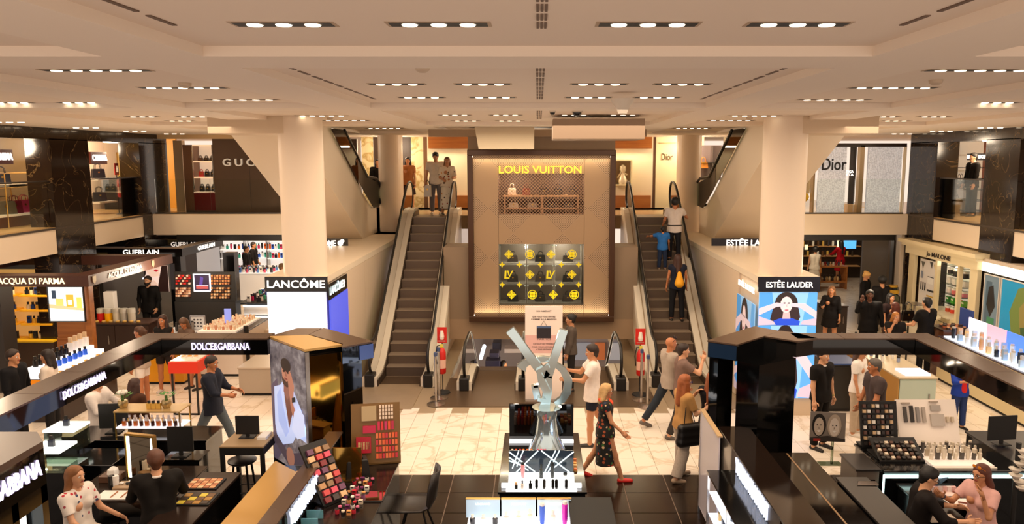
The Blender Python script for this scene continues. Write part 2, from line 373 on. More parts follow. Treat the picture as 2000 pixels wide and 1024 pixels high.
p = at(1216, 210, z=CEIL - .1); b = MB(); b.lathe([(.05, -.17), (.08, -.1), (.13, -.03), (.14, 0)], (p.x, p.y, CEIL)); b.obj('ceiling_speaker', mat('e8dccb', .4), smooth=True, cat='speaker', label='white cone-shaped sensor hanging from the ceiling beside the dome cameras')
for px, r, l, hc in [(1127, .085, 'larger black dome camera with a pale collar above the hanging box', 'cfc0ae'), (1079, .05, 'small dome camera with a white collar next to the larger dome', 'ded2c2')]:
    p = at(px, 222, z=CEIL); CZ = PZ; t = thing('dome_camera', l, 'camera', (p.x, p.y, CZ))
    MB().lathe([(r * .95, -.05), (r * 1.1, 0)], (p.x, p.y, CZ - .001), 16).obj('collar', mat(hc, .5), t, smooth=True)
    MB().ball((p.x, p.y, CZ - .05), r * .85, 16, 10).obj('dome', BLACK, t, smooth=2)
# boxes hanging from the ceiling near the escalator hall
a = at(1080, 275, Y=13.5); c = at(1260, 235, Y=13.5)
box('ceiling_box', a.x, c.x, 13.5, 14.6, at(1100, 272, Y=13.5).z, CEIL, mat('a28a73', .6), cat='bulkhead', label='long pale box hung from the ceiling under the dome cameras', bevel=.01)
a = at(932, 291, Y=17.0); c = at(1043, 248, Y=17.0)
b = MB(); b.prismy([(a.x + .03, a.z), (at(1043, 291, Y=17).x, a.z), (at(1043, 245, Y=17).x, CEIL), (a.x - .05, CEIL)], 17.0, 17.8); b.obj('ceiling_box', mat('d9c8a9', .6), cat='bulkhead', label='tapered cream box under the ceiling over the gold shop window')
M_DUST = mat('a48d74', .7)
box('trim_1', at(755 + 80, 260, Y=18.3).x, at(1265, 260, Y=18.3).x, 18.45, 18.6, 5.33, CEIL, M_DUST, kind='structure')
# ================================================================ MARBLE SIDE WALLS
def dark_marble(nt, N, L, b):
    g = N.new('ShaderNodeNewGeometry'); n = N.new('ShaderNodeTexNoise'); n.inputs['Scale'].default_value = 1.4; n.inputs['Detail'].default_value = 8; n.inputs['Distortion'].default_value = 1.5
    L.new(g.outputs['Position'], n.inputs['Vector']); r = ramp(N, [(0, '1d130c'), (.492, '20150e'), (.5, '6b5636'), (.508, '21160f'), (1, '2c1e13')])
    L.new(n.outputs['Fac'], r.inputs[0]); L.new(r.outputs[0], b.inputs['Base Color']); b.inputs['Roughness'].default_value = .12
M_DM = nodemat(dark_marble); M_FASC = mat('e9d6bc', .5); M_UPF = mat('d8b27a', .25)
def side_wall(s, X, pillars, name):
    w = thing(name, None, None, (s * X, 18, 0), kind='structure'); x0, x1 = s * X, s * (X + .55)
    for (a, c) in pillars: box('marble_pillar', x0 - s * .02, x1, a, c, 0, 5.26, M_DM, w)
    box('marble_beam', x0 - s * .02, x1, 8, pillars[-1][1], 5.24, CEIL, M_DM, w)
    box('slab_edge', x0, s * (X + 6), 8, pillars[-1][1], SLAB, FLOOR2, M_FASC, w)
    box('slab_trim', x0 - s * .03, x0 + s * .02, 8, pillars[-1][1], FLOOR2 - .03, FLOOR2 + .015, DSTEEL, w)
    box('shop_floor', x0, s * (X + 6), 8, pillars[-1][1] + 6, FLOOR2, FLOOR2 + .02, M_UPF, w)
    box('shop_back', s * (X + 4.6), s * (X + 4.7), 8, 28, FLOOR2, CEIL, mat('c79a55' if s < 0 else 'd9c3a2', .5), w)
    pr = None
    for (a, c) in pillars:
        if pr is not None:
            t = thing('glass_railing', f'glass railing of the upper gallery {"between the two veined pillars" if s<0 else "below the man in black suit"}' if pr > 12 else f'glass railing at the near end of the {"coloured bag" if s<0 else "opposite"} gallery', 'railing', (x0, pr, FLOOR2))
            box('glass_pane', x0 + s * .1, x0 + s * .115, pr, a, FLOOR2 + .02, FLOOR2 + 1.05, GLASS, t)
            box('handrail', x0 + s * .09, x0 + s * .125, pr, a, FLOOR2 + 1.05, FLOOR2 + 1.08, DSTEEL, t)
        pr = c
    return w
side_wall(-1, 11.0, [(10.2, 11.5), (17.45, 18.95), (21.35, 22.95)], 'wall_left')
side_wall(1, 10.55, [(10.2, 11.3), (16.95, 18.25), (20.45, 21.95)], 'wall_right')
# ================================================================ BACK SLABS, UPPER FLOOR AROUND THE ESCALATORS
back = thing('wall_back', None, None, (0, 24, 0), kind='structure')
box('slab_edge', -11, -5.9, 21.85, 32, SLAB, FLOOR2, M_FASC, back); box('slab_edge', 5.9, 10.6, 21.85, 32, SLAB, FLOOR2, M_FASC, back)
box('slab_edge', -5.9, 5.9, 23.7, 30, SLAB, FLOOR2, M_FASC, back)
box('upper_floor', -3.84, 4.02, 21.62, 23.7, FLOOR2 - .02, FLOOR2, mat('d9bd92', .2), back); box('upper_floor', -5.9, 5.9, 23.7, 30, FLOOR2 - .02, FLOOR2, mat('d9bd92', .2), back)
box('upper_floor', -11.0, -5.9, 21.85, 30, FLOOR2, FLOOR2 + .012, mat('d9bd92', .2), back); box('upper_floor', 5.9, 10.6, 21.85, 30, FLOOR2, FLOOR2 + .012, mat('d9bd92', .2), back)
# ledges (top of the lower shops) with round columns and the tall side walls of the escalator well
M_LEDGE = mat('ecdcc4', .35); M_WALLP = mat('e2cdb4', .25)
def ledge(s, X, Xo, front=13.95):
    w = thing('wall_left_well' if s < 0 else 'wall_right_well', None, None, (s * X, 18, 0), kind='structure')
    b = MB(); b.prism([(s * X, front), (s * Xo, front), (s * Xo, 15.8), (s * (X + 2.4), 19.5), (s * (X + 2.4), 23.7), (s * X, 23.7)], SLAB - .12, SLAB + .0); b.obj('ledge_top', M_LEDGE, w)
    y = front + 1.35
    while y < 23.6:
        y2 = min(y + 1.7, 23.7); box('wall_panel', s * X, s * (X + .1), y + .006, y2 - .006, .0, SLAB - .125, M_WALLP, w); y = y2
    box('back_panel', s * (X + .1), s * (X + .2), front + 1.2, 23.7, 0, SLAB - .12, M_WALLP, w)
    box('far_wall', s * X, s * (X + 2.3), 23.7, 23.8, SLAB - .3, FLOOR2 + .0, M_LEDGE, w)
ledge(-1, 3.88, 5.02); ledge(1, 4.05, 5.18)
M_COL = mat('ecd9c3', .4)
for (px, yb, x, dia, l) in [(590, 14.3, -4.37, .80, 'thick round white column standing on the block with the blank bright screen'), (1525, 14.3, 4.55, .80, 'thick round white column standing on the block showing a woman with hands at her face'),
                          (765, 23.0, -4.38, .72, 'far round white column beside the escalator the couple is about to take'), (1345, 23.0, 4.48, .72, 'far round white column beside the escalator people are riding up')]:
    MB().cyl((x, yb, SLAB), dia / 2, CEIL + .068 - SLAB, 32).obj('column', M_COL, smooth=True, cat='column', label=l)
for s in (-1, 1):
    x = -4.37 if s < 0 else 4.55
    box('ceiling_box', x, x + s * 1.55, 13.95, 15.3, 5.26, CEIL + .068, mat('d8c2a6', .5), cat='bulkhead', label=f'low cream bulkhead beside the thick column nearer the {"brown metal shop front" if s<0 else "white lace-patterned panels"}')
# ================================================================ ESCALATORS
M_STEP = mat('6b5a4c', .45, .4); M_NOSE = mat('a3907c', .4, .3); M_DECK = mat('f0e4d0', .35, .1); M_DECK2 = mat('b8a284', .35, .3); M_SKIRT = mat('4a3c31', .35, .5); M_CLAD = mat('dccab0', .4); M_TAUPE = mat('a88f74', .5)
def nose(Y, y0, y1, z0, z1, rnd=.35):
    """height of the step line: flat, sloping, flat, with rounded bends"""
    m = (z1 - z0) / (y1 - y0)
    def soft(t): return 0 if t < -rnd else (t if t > rnd else (t + rnd) ** 2 / (4 * rnd))
    return z0 + m * (soft(Y - y0) - soft(Y - y1))
def escalator(name, label, cx, hw, comb0, comb1, y0, y1, z0, z1, ysgn=1, clad=(0, 0), nsteps=16, newel0=.42, newel1=.5, group=None, base_box=True):
    """steps rise from (y0, z0) to (y1, z1); comb0 and comb1 are where the steps begin and end"""
    t = thing(name, label, 'escalator', (cx, comb0, z0), 0, group)
    N_ = lambda Y: nose(Y, y0, y1, z0, z1)
    for k in range(nsteps):
        za = z0 + (z1 - z0) * (k + 1) / nsteps; ya = y0 + (y1 - y0) * (k + .5) / nsteps - .1; yb = ya + (y1 - y0) / nsteps
        b = MB(); rise = (z1 - z0) / nsteps
        b.box(cx - hw, cx + hw, ya + .012, yb + .02, za - rise - .03, za - .012); b.m = 1; b.box(cx - hw, cx + hw, ya, yb + .02, za - .012, za)
        b.obj('step', [M_STEP, M_NOSE], t)
    for a, z in ((comb0, z0), (comb1, z1)):
        b = MB(); b.box(cx - hw, cx + hw, a - .35, a + .35, z - .02, z + .004); b.obj('comb_plate', M_PLATE, t)
    Ys = np.linspace(comb0 - newel0, comb1 + newel1, 34)
    if z1 < z0: pass
    for s in (-1, 1):
        def strip(nm, xa, xb, lo, hi, m, ys=Ys, floor=None):
            b = MB(); top = [(y, N_(y) + hi) for y in ys]; bot = [(y, (N_(y) + lo) if floor is None else floor) for y in ys]
            for i in range(len(ys) - 1):
                b.prismx([bot[i], bot[i + 1], top[i + 1], top[i]], cx + s * xa, cx + s * xb)
            bm = b; o = bm.obj(nm, m, t); return o
        strip('skirt', hw + .005, hw + .03, -.25, .14, M_SKIRT)
        strip('inner_deck', hw + .03, hw + .17, -.1, .2, M_DECK)
        strip('deck_trim', hw + .17, hw + .2, -.1, .205, M_DECK2)
        strip('outer_deck', hw + .2, hw + .34, -.1, .2, M_DECK)
        strip('truss_side', hw + .29, hw + .33, -.95, .0, M_CLAD)
        # glass with rounded ends and a handrail round it
        xg = cx + s * (hw + .185); ra = .36; yy = np.linspace(comb0 - newel0 + ra, comb1 + newel1 - ra, 26)
        up = [(y, N_(y) + .93) for y in yy]
        ya, za = yy[0], N_(yy[0]) + .93 - ra; yb, zb = yy[-1], N_(yy[-1]) + .93 - ra
        arc0 = [(ya - ra * math.sin(a), za + ra * math.cos(a)) for a in np.linspace(math.pi * .97, .2, 8)]
        arc1 = [(yb + ra * math.sin(a), zb + ra * math.cos(a)) for a in np.linspace(.2, math.pi * .97, 8)]
        path = arc0 + up + arc1
        MB().tube([(xg, y, z) for y, z in path], .032, 8).obj('handrail', RUBBER, t, smooth=2)
        inner = path; b = MB()
        for i in range(len(inner) - 1):
            (a1, b1), (a2, b2) = inner[i], inner[i + 1]
            l1 = max(min(a1, yy[-1] + ra * .7), yy[0] - ra * .7); l2 = max(min(a2, yy[-1] + ra * .7), yy[0] - ra * .7)
            if abs(a2 - a1) > 1e-3 and min(b1, b2) > min(N_(a1), N_(a2)) + .25 and a2 > a1: b.add([(xg, a1, N_(a1) + .2), (xg, a2, N_(a2) + .2), (xg, a2, b2), (xg, a1, b1), (xg + .012, a1, N_(a1) + .2), (xg + .012, a2, N_(a2) + .2), (xg + .012, a2, b2), (xg + .012, a1, b1)], [(0, 1, 2, 3), (7, 6, 5, 4)])
        b.obj('glass_balustrade', GLASS2, t)
        if base_box:
            e = comb0 - newel0 - .05 if ysgn > 0 else comb0 - newel0 - .05
            box('newel_base', xg - .1, xg + .1, e, e + .28, z0, z0 + .28, RUBBER, t, bevel=.02)
        if clad[(s + 1) // 2]:
            b = MB()
            for i in range(len(Ys) - 1):
                a, c = Ys[i], Ys[i + 1]
                if N_(c) > .12: b.prismx([(a, 0), (c, 0), (c, N_(c) - .02), (a, max(.01, N_(a) - .02))], cx + s * (hw + .24), cx + s * (hw + .29))
            b.obj('side_cladding', M_TAUPE, t)
    return t
escalator('escalator', 'empty grey escalator that a couple is about to take from the upper floor', -2.96, .435, 16.25, 21.45, 16.62, 21.1, 0, FLOOR2, clad=(0, 1))
escalator('escalator', 'grey escalator carrying three people up, one with a yellow backpack', 3.13, .435, 16.25, 21.45, 16.62, 21.1, 0, FLOOR2, clad=(1, 0))
escalator('escalator', 'short visible head of the downward escalator behind the tall pink sign', -.93, .43, 16.75, 21.5, 17.2, 21.3, 0, -3.0, newel0=1.2, nsteps=14)
escalator('escalator', 'short visible head of the downward escalator behind the man in white', 1.12, .43, 16.75, 21.5, 17.2, 21.3, 0, -3.0, newel0=1.2, nsteps=14)
for x0, x1, y0, y1, l in [(-1.95, 2.35, 14.5, 16.45, 'wide brown metal floor plate before the downward escalators'), (-3.86, -2.45, 14.35, 16.0, 'pale worn metal floor plate at the foot of the empty escalator'), (2.55, 4.0, 14.35, 16.0, 'metal floor plate at the foot of the escalator people ride up')]:
    box('floor_plate', x0, x1, y0, y1, -.02, .006, M_PLATE if y1 > 16.2 else M_PLATE2, cat='floor plate', label=l)
# upper escalators climbing out through the ceiling, seen as slanting white bodies
def upper_escalator(s, label):
    X = 4.75 * s; Xo = 6.1 * s; t = thing('upper_escalator', label, 'escalator', (X, 22, FLOOR2))
    ln = lambda Y, z: z + (20.5 - Y) * .5
    b = MB(); xa, xb = sorted((X, Xo))
    b.prismx([(21.9, SLAB + .0), (20.7, SLAB), (15.0, ln(15.0, 2.76)), (15.0, CEIL + .1), (17.6, CEIL + .1), (20.9, 3.86), (21.9, 3.42), (22.6, 3.42), (22.6, SLAB)], xa, xb)
    b.obj('white_truss', mat('e4d3bb', .5), t)
    for x in (X, Xo):
        x -= s * .06 if x == X else -s * .06
        pts = [(x, 22.75, 3.5), (x, 22.9, 3.8), (x, 22.75, 4.12), (x, 22.35, 4.25), (x, 21.6, 4.3)] + [(x, y, 4.32 + (21.2 - y) * .5) for y in (21.2, 20, 19, 18.85)]
        MB().tube(pts, .04, 8).obj('handrail', RUBBER, t, smooth=2)
        b = MB(); b.prismx([(22.8, 3.45), (22.85, 3.8), (22.7, 4.1), (21.4, 4.28), (18.8, 5.5), (17.6, 5.5), (20.9, 3.86), (21.9, 3.42)], x, x + .01); b.obj('glass_balustrade', GLASS2, t)
upper_escalator(-1, 'white-clad escalator climbing to the ceiling behind the column with the blank screen block')
upper_escalator(1, 'white-clad escalator climbing to the ceiling behind the column over the woman screen')
# ================================================================ LOUIS VUITTON WALL BETWEEN THE ESCALATORS
YW = 18.6; cw = thing('wall_center', None, None, (0, YW, 0), kind='structure')
p0 = at(913, 293, Y=YW); p1 = at(1198, 627, Y=YW)
FX0, FX1, FZ0, FZ1 = p0.x, p1.x, p1.z, p0.z
box('lower_wall', -2.32, 2.45, YW + .1, YW + .5, .36, FZ0 + .02, mat('a3876a', .6), cw); box('wall_core', -2.32, 2.45, YW + .95, YW + 1.05, .36, SLAB, M_TAUPE, cw); box('wall_core', FX0, FX1, YW + .99, YW + 1.05, SLAB, CEIL, M_TAUPE, cw)
box('side_wing', -2.32, FX0, YW + .1, YW + .94, FZ0 + .02, SLAB, mat('8f7961', .5), cw); box('side_wing', FX1, 2.45, YW + .1, YW + .94, FZ0 + .02, SLAB, mat('8f7961', .5), cw); box('top_wall', FX0, FX1, YW + .1, YW + .98, FZ1, CEIL, M_DUST, cw)
lv = thing('storefront', 'bronze-framed gold perforated shop front with two windows between the escalators', 'shop front', ((FX0 + FX1) / 2, YW, FZ0))
M_BRONZE = mat('4a2e1a', .3, .3); fw = .13
for q in [(FX0, FX1, FZ1 - fw, FZ1), (FX0, FX1, FZ0, FZ0 + fw), (FX0, FX0 + fw, FZ0 + fw, FZ1 - fw), (FX1 - fw, FX1, FZ0 + fw, FZ1 - fw)]:
    box('frame_bar', q[0], q[1], YW - .14, YW + .1, q[2], q[3], M_BRONZE, lv, bevel=.01)
def lvpanel(nt, N, L, b):
    g = N.new('ShaderNodeNewGeometry'); mp = N.new('ShaderNodeMapping'); mp.inputs['Rotation'].default_value = (0, R(45), 0); mp.inputs['Scale'].default_value = (26, 0, 26)
    ck = N.new('ShaderNodeTexVoronoi'); ck.inputs['Scale'].default_value = 1; ck.inputs['Randomness'].default_value = 0; L.new(g.outputs['Position'], mp.inputs[0]); L.new(mp.outputs[0], ck.inputs['Vector'])
    n = N.new('ShaderNodeTexChecker'); n.inputs['Scale'].default_value = .045; L.new(mp.outputs[0], n.inputs['Vector'])
    r = ramp(N, [(.22, '543c22'), (.3, 'b09374')], 'LINEAR'); L.new(ck.outputs['Distance'], r.inputs[0])
    mx = N.new('ShaderNodeMix'); mx.data_type = 'RGBA'; mx.inputs[6].default_value = lin('a98b6a'); L.new(r.outputs[0], mx.inputs[7]); L.new(n.outputs['Fac'], mx.inputs[0])
    L.new(mx.outputs[2], b.inputs['Base Color']); b.inputs['Roughness'].default_value = .4; b.inputs['Metallic'].default_value = .35
M_LVP = nodemat(lvpanel)
u0 = at(973, 340, Y=YW); u1 = at(1141, 419, Y=YW); l0 = at(973, 477, Y=YW); l1 = at(1137, 596, Y=YW)
a, b_ = FX0 + fw, FX1 - fw; c, d = FZ0 + fw, FZ1 - fw
for q in [(a, u0.x, c, d), (u1.x, b_, c, d), (u0.x, u1.x, u0.z, d), (u0.x, u1.x, l0.z, u1.z), (u0.x, u1.x, c, l1.z)]:
    box('gold_panel', q[0] + .003, q[1] - .003, YW - .02, YW + .04, q[2] + .003, q[3] - .003, M_LVP, lv)
light('cove_lamp', 'AREA', ((a + b_) / 2, YW - .1, d - .03), 22, (1, .84, .6), b_ - a, .06, (R(-25), 0, 0)); light('cove_lamp', 'AREA', ((a + b_) / 2, YW - .1, c + .03), 24, (1, .84, .6), b_ - a, .06, (R(205), 0, 0))
text('LOUIS VUITTON', .25, face((at(1055, 331, Y=YW).x, YW - .08, at(1055, 332, Y=YW).z)), mat('ffd84a', .25, .2, emit=.9, ecol='ffd23a'), lv, .02, .012, split=True, width=at(1136, 331, Y=YW - .08).x - at(975, 331, Y=YW - .08).x)
def alcove(z0, z1, m, nm):
    for q in [(u0.x, u1.x, YW + .9, YW + .93, z0, z1), (u0.x - .03, u0.x, YW + .04, YW + .93, z0, z1), (u1.x, u1.x + .03, YW + .04, YW + .93, z0, z1), (u0.x, u1.x, YW + .04, YW + .93, z0 - .03, z0), (u0.x, u1.x, YW + .04, YW + .93, z1, z1 + .03)]:
        box(nm, *q, m, lv)
alcove(u1.z, u0.z, mat('6b5140', .6), 'alcove_side'); alcove(l1.z, l0.z, mat('82766a', .4), 'alcove_side')
b = MB(); w = u1.x - u0.x; h = u0.z - u1.z; n = 26
for k in range(-12, n + 12):
    for sg in (1, -1):
        xa = u0.x + w * k / n; xb = xa + sg * h; pts = [(xa, u1.z), (xb, u0.z)]
        # clip the slanting bar to the window
        def clip(p, q):
            (x1, z1), (x2, z2) = p, q
            for lim, keep in ((u0.x, 1), (u1.x, -1)):
                if (x1 - lim) * keep < 0 and (x2 - lim) * keep < 0: return None
                if (x1 - lim) * keep < 0: t = (lim - x1) / (x2 - x1); x1, z1 = lim, z1 + t * (z2 - z1)
                if (x2 - lim) * keep < 0: t = (lim - x1) / (x2 - x1); x2, z2 = lim, z1 + t * (z2 - z1)
            return (x1, z1), (x2, z2)
        q = clip(*pts)
        if q: (x1, z1), (x2, z2) = q; b.add([(x1 - .006, YW, z1), (x1 + .006, YW, z1), (x2 + .006, YW, z2), (x2 - .006, YW, z2)], [(0, 1, 2, 3)])
b.obj('perforated_screen', mat('c79d78', .35, .5), lv)
def vitrine_light(x, y, z, p): light('vitrine_lamp', 'POINT', (x, y, z), p, (1, .86, .68), .06)
vitrine_light(u0.x + .4, YW + .3, u0.z - .12, 9); vitrine_light(u1.x - .5, YW + .3, u0.z - .12, 9); vitrine_light(-.3, YW + .35, l0.z - .1, 12); vitrine_light(.6, YW + .35, l0.z - .1, 12)
# counter and figures glimpsed through the perforated window
t = thing('display_table', 'long pale wooden display table behind the perforated upper window', 'table', (0, YW + .5, u1.z))
zt = u1.z + h * .42; box('table_top', u0.x + .1, u1.x - .12, YW + .3, YW + .75, zt, zt + .04, mat('c9986a', .4), t); box('shelf', u0.x + .1, u1.x - .12, YW + .3, YW + .75, u1.z + .1, u1.z + .13, mat('b08058', .4), t)
for x in (u0.x + .12, (u0.x + u1.x) / 2, u1.x - .16): box('leg', x, x + .04, YW + .3, YW + .34, u1.z, zt, mat('b08058', .4), t)
# ---- handbags: one builder for all the shops
def handbag(M, w=.3, h=.22, d=.12, m=BLACK, label='', group=None, hm=None, handle=.12):
    t = thing('handbag', label, 'handbag', (0, 0, 0), 0, group); WM[t.name] = Matrix.Identity(4); t.matrix_basis = Matrix.Identity(4)
    b = MB(); b.prismy([(-w / 2, 0), (w / 2, 0), (w / 2 * .86, h * .92), (w * .38, h), (-w * .38, h), (-w / 2 * .86, h * .92)], -d / 2, d / 2); b.obj('body', m, t, bevel=.012)
    for y in (-d * .3, d * .3): MB().tube([(-w * .22, y, h * .97), (-w * .19, y, h + handle * .7), (0, y, h + handle), (w * .19, y, h + handle * .7), (w * .22, y, h * .97)], .008, 6).obj('handle', hm or m, t, smooth=2)
    MB().box(-.02, .02, -d / 2 - .008, -d / 2, h * .55, h * .7).obj('clasp', BRASS, t)
    t.matrix_basis = M; return t
names = ['far left', 'left of centre', 'centre', 'right of centre', 'far right']
for i, (px, c_, w_) in enumerate([(1000, 'd9bda0', .22), (1028, '7a3020', .2), (1062, '3a2b22', .26), (1090, '1d1714', .24), (1118, '3c2f28', .22)]):
    p = at(px, 385, Y=YW + .5); handbag(TR(p.x, YW + .5, zt + .04), w_, .17, .1, mat(c_, .5), f'{["pale sand","rust-brown","dark brown wide","black","grey-brown"][i]} handbag on the table behind the perforated window', 'bags behind the perforated window')
for i, px in enumerate([1003, 1040, 1078, 1110]):
    p = at(px, 405, Y=YW + .5); handbag(TR(p.x, YW + .5, u1.z + .13), .26, .13, .1, mat(['c9b299', '9a8570', '2a2320', '332b26'][i], .5), f'{["cream","taupe","black","charcoal"][i]} bag on the low shelf behind the perforated window', 'bags behind the perforated window', handle=.08)
# monogram window: clear trunks stacked in rows, bags inside, yellow shapes on the glass
M_YEL = mat('e8d21c', .35, emit=.15); M_ACR = mat('f4f4ee', .05, alpha=.28, spec=.9); ww = l1.x - l0.x; hh = l0.z - l1.z
def mono_flower(b, x, z, r, y, kind):
    if kind == 'L':   # interlaced initials
        b.prismy([(x - r, z + r), (x - r * .55, z + r), (x - r * .7, z - r * .7), (x + r * .1, z - r * .7), (x + r * .15, z - r), (x - r * 1.15, z - r)], y, y + .01)
        b.prismy([(x - r * .45, z + r), (x - r * .1, z + r), (x + r * .15, z - .15 * r), (x + r * .75, z + r), (x + r * 1.1, z + r), (x + r * .12, z - r * .8)], y - .004, y + .006); return
    for k in range(4):
        a = k * math.pi / 2 + (math.pi / 4 if kind == 'o' else 0); ca, sa = math.cos(a), math.sin(a)
        loc = [(0, .12), (.45, .3), (1, 0), (.45, -.3), (0, -.12)] if kind != 'o' else [(0, .15), (.4, .42), (.75, .3), (.85, 0), (.75, -.3), (.4, -.42), (0, -.15)]
        b.prismy([(x + r * (u * ca - v * sa), z + r * (u * sa + v * ca)) for u, v in loc], y, y + .01)
    if kind in 'od':
        n = 20 if kind == 'o' else 4; q = []
        pts = [(x + r * 1.15 * math.cos(2 * math.pi * j / n), z + r * 1.15 * math.sin(2 * math.pi * j / n)) for j in range(n)]
        pin = [(x + r * .98 * math.cos(2 * math.pi * j / n), z + r * .98 * math.sin(2 * math.pi * j / n)) for j in range(n)]
        for j in range(n):
            k = (j + 1) % n; b.prismy([pts[j], pts[k], pin[k], pin[j]], y, y + .01)
kinds = [('d', 'o', 'd', 'o'), ('x', 'x', 'x', 'x', 'x'), ('L', 'd', 'L', 'd'), ('x', 'x', 'x', 'x', 'x'), ('d', 'o', 'd', 'o')]
gl = thing('monogram_window', 'lower window covered with yellow flower shapes and interlaced letters', 'window', (l0.x, YW, l1.z))
box('glass_pane', l0.x, l1.x, YW + .03, YW + .036, l1.z, l0.z, GLASS, gl)
for j, row in enumerate(kinds):
    z = l0.z - hh * (.17 + j * .165)
    for i, k in enumerate(row):
        x = l0.x + ww * ((i + .5) / 4 if j % 2 == 0 else i / 4); x = min(max(x, l0.x + .09), l1.x - .09)
        if j % 4 == 0: x += ww * .03 * (1 if j else 0)
        b = MB(); mono_flower(b, x, z, .10 if k in 'odL' else .075, YW + .012, k); b.obj('yellow_monogram', M_YEL, gl)
for j in range(3):
    for i in range(3):
        x = l0.x + ww * (i + .5) / 3; z = l1.z + hh * j / 3; n = ['bottom', 'middle', 'top'][j]; m_ = ['left', 'centre', 'right'][i]
        t = thing('acrylic_trunk', f'clear acrylic trunk in the {n} row, {m_}, behind the yellow shapes', 'trunk', (x, YW + .45, z), 0, 'clear trunks in the monogram window')
        w_ = ww / 3 - .03; h_ = hh / 3 - .03
        for q in [(-w_ / 2, w_ / 2, .0, .012), (-w_ / 2, w_ / 2, h_ - .012, h_)]: box('panel', x + q[0], x + q[1], YW + .2, YW + .6, z + q[2] + .004, z + q[3] + .004, M_ACR, t)
        for sg in (-1, 1): box('panel', x + sg * w_ / 2, x + sg * (w_ / 2 - .012), YW + .2, YW + .6, z + .02, z + h_ - .015, M_ACR, t)
        for sg in (-1, 1): MB().ball((x + sg * w_ * .47, YW + .19, z + h_ * .94), .02, 6, 4).obj('corner', CHROME, t)
        handbag(TR(x, YW + .42, z + .017), .27, .17, .12, mat(['17130f', '2a231d', '3d332b'][(i + j) % 3], .4), f'dark handbag inside the {n} {m_} clear trunk', 'bags in the clear trunks', handle=.09)
# ================================================================ BASEMENT SEEN UNDER THE WALL
bs = thing('wall_basement', None, None, (0, 24, -3), kind='structure')
box('floor_slab', -6, 6, 17, 27, -3.1, -3.0, mat('b9a68f', .3), bs); box('back_wall', -6, 6, 26.5, 26.6, -3, .3, mat('a7a3ac', .5), bs)
box('well_side', -2.6, -2.5, 16.9, 27, -3, -.02, M_TAUPE, bs); box('well_side', 2.6, 2.7, 16.9, 27, -3, -.02, M_TAUPE, bs); box('soffit', -6, 6, YW + .5, 27, .33, .45, mat('cdbfae', .6), bs)
def pb(px, py, Y): return at(px, py, Y=Y)
for i, (px0, px1, py0, py1, Y, c_, l) in enumerate([(948, 976, 705, 728, 22.5, '1b1a3a', 'navy stepped plinth at the foot of the lower hall, nearer the post'), (956, 974, 690, 705, 22.8, '2a2848', 'small navy box on the stepped plinth in the lower hall'), (962, 978, 670, 686, 25.5, '1c1b33', 'dark navy panel on the lower hall wall'), (985, 1035, 682, 690, 25.0, 'd8d2d6', 'pale counter edge in the lower hall')]):
    a = pb(px0, py1, Y); c = pb(px1, py0, Y); box('display_plinth', a.x, c.x, Y, Y + .5, a.z, c.z, mat(c_, .4), cat='plinth', label=l, bevel=.01)
a = pb(952, 720, 24.5); c = pb(985, 680, 24.5)
p = pb(939, 700, 23.5); q = pb(946, 676, 25.5); MB().tube([tuple(p), tuple(q)], .06, 6).obj('light_tube', STRIP, cat='lamp', label='slanting white light line beside the down escalator')
for i, (px, w_) in enumerate([(1095, 60), (1140, 30), (1172, 20)]):
    a = pb(px - w_ / 2, 705, 26.2); c = pb(px + w_ / 2, 672, 26.2); box('wall_display', a.x, c.x, 26.3, 26.4, a.z, c.z, mat(['b9bcc6', '9aa0ad', 'c77040'][i], .4, emit=.25), cat='display', label=['wide pale grey wall display in the lower hall', 'narrow grey wall display in the lower hall', 'small orange wall display in the lower hall'][i])
# ================================================================ TALL SIGN
def stand_sign():
    p = at(1062, 783, z=0); t = thing('stand_sign', 'tall pink-white sign panel with a drawn dark bag at the head of the down escalators', 'sign', (p.x, p.y, 0))
    w = .37; Y = p.y; x = p.x; z1 = at(1062, 598, Y=Y).z; box('panel', x - w, x + w, Y, Y + .03, .02, z1, mat('eedfd6', .35), t, bevel=.004); box('base', x - w, x + w, Y - .12, Y + .15, 0, .02, STEEL, t)
    def zz(py): return at(1062, py, Y=Y).z
    box('pink_band', x - w + .004, x + w - .004, Y - .003, Y, zz(690), zz(655), mat('dcb0ab', .4), t)
    T = mat('4b3a36', .6)
    for s, py, wd in [('ON AIMERAIT', 608, .3), ('QUE VOUS VOUS SENTIEZ', 619, .46), ('COMME A LA MAISON', 624, .5), ('PAR ICI', 663, .26), ('ICI TOUT EST POSSIBLE', 672, .42), ('POUR VOUS ACCUEILLIR', 678, .46), ('A TOUS LES ETAGES', 683, .3)]:
        text(s, .04, face((x, Y - .006, zz(py))), T, t, .001, .01, width=wd)
    box('printed_bag', x - .14, x + .14, Y - .006, Y - .002, zz(661), zz(638), mat('1f1a24', .5), t); box('printed_bag_flap', x - .14, x + .14, Y - .008, Y - .006, zz(641), zz(637), mat('4a5f86', .5), t)
    MB().tube([(x - .06, Y - .005, zz(637)), (x, Y - .005, zz(627)), (x + .06, Y - .005, zz(637))], .004, 5).obj('printed_chain', T, t)
    for dx, w_ in ((-.17, .07), (.08, .06)): box('printed_mark', x + dx, x + dx + w_, Y - .005, Y - .001, zz(724), zz(717), mat('a9a05a', .5), t)
stand_sign()
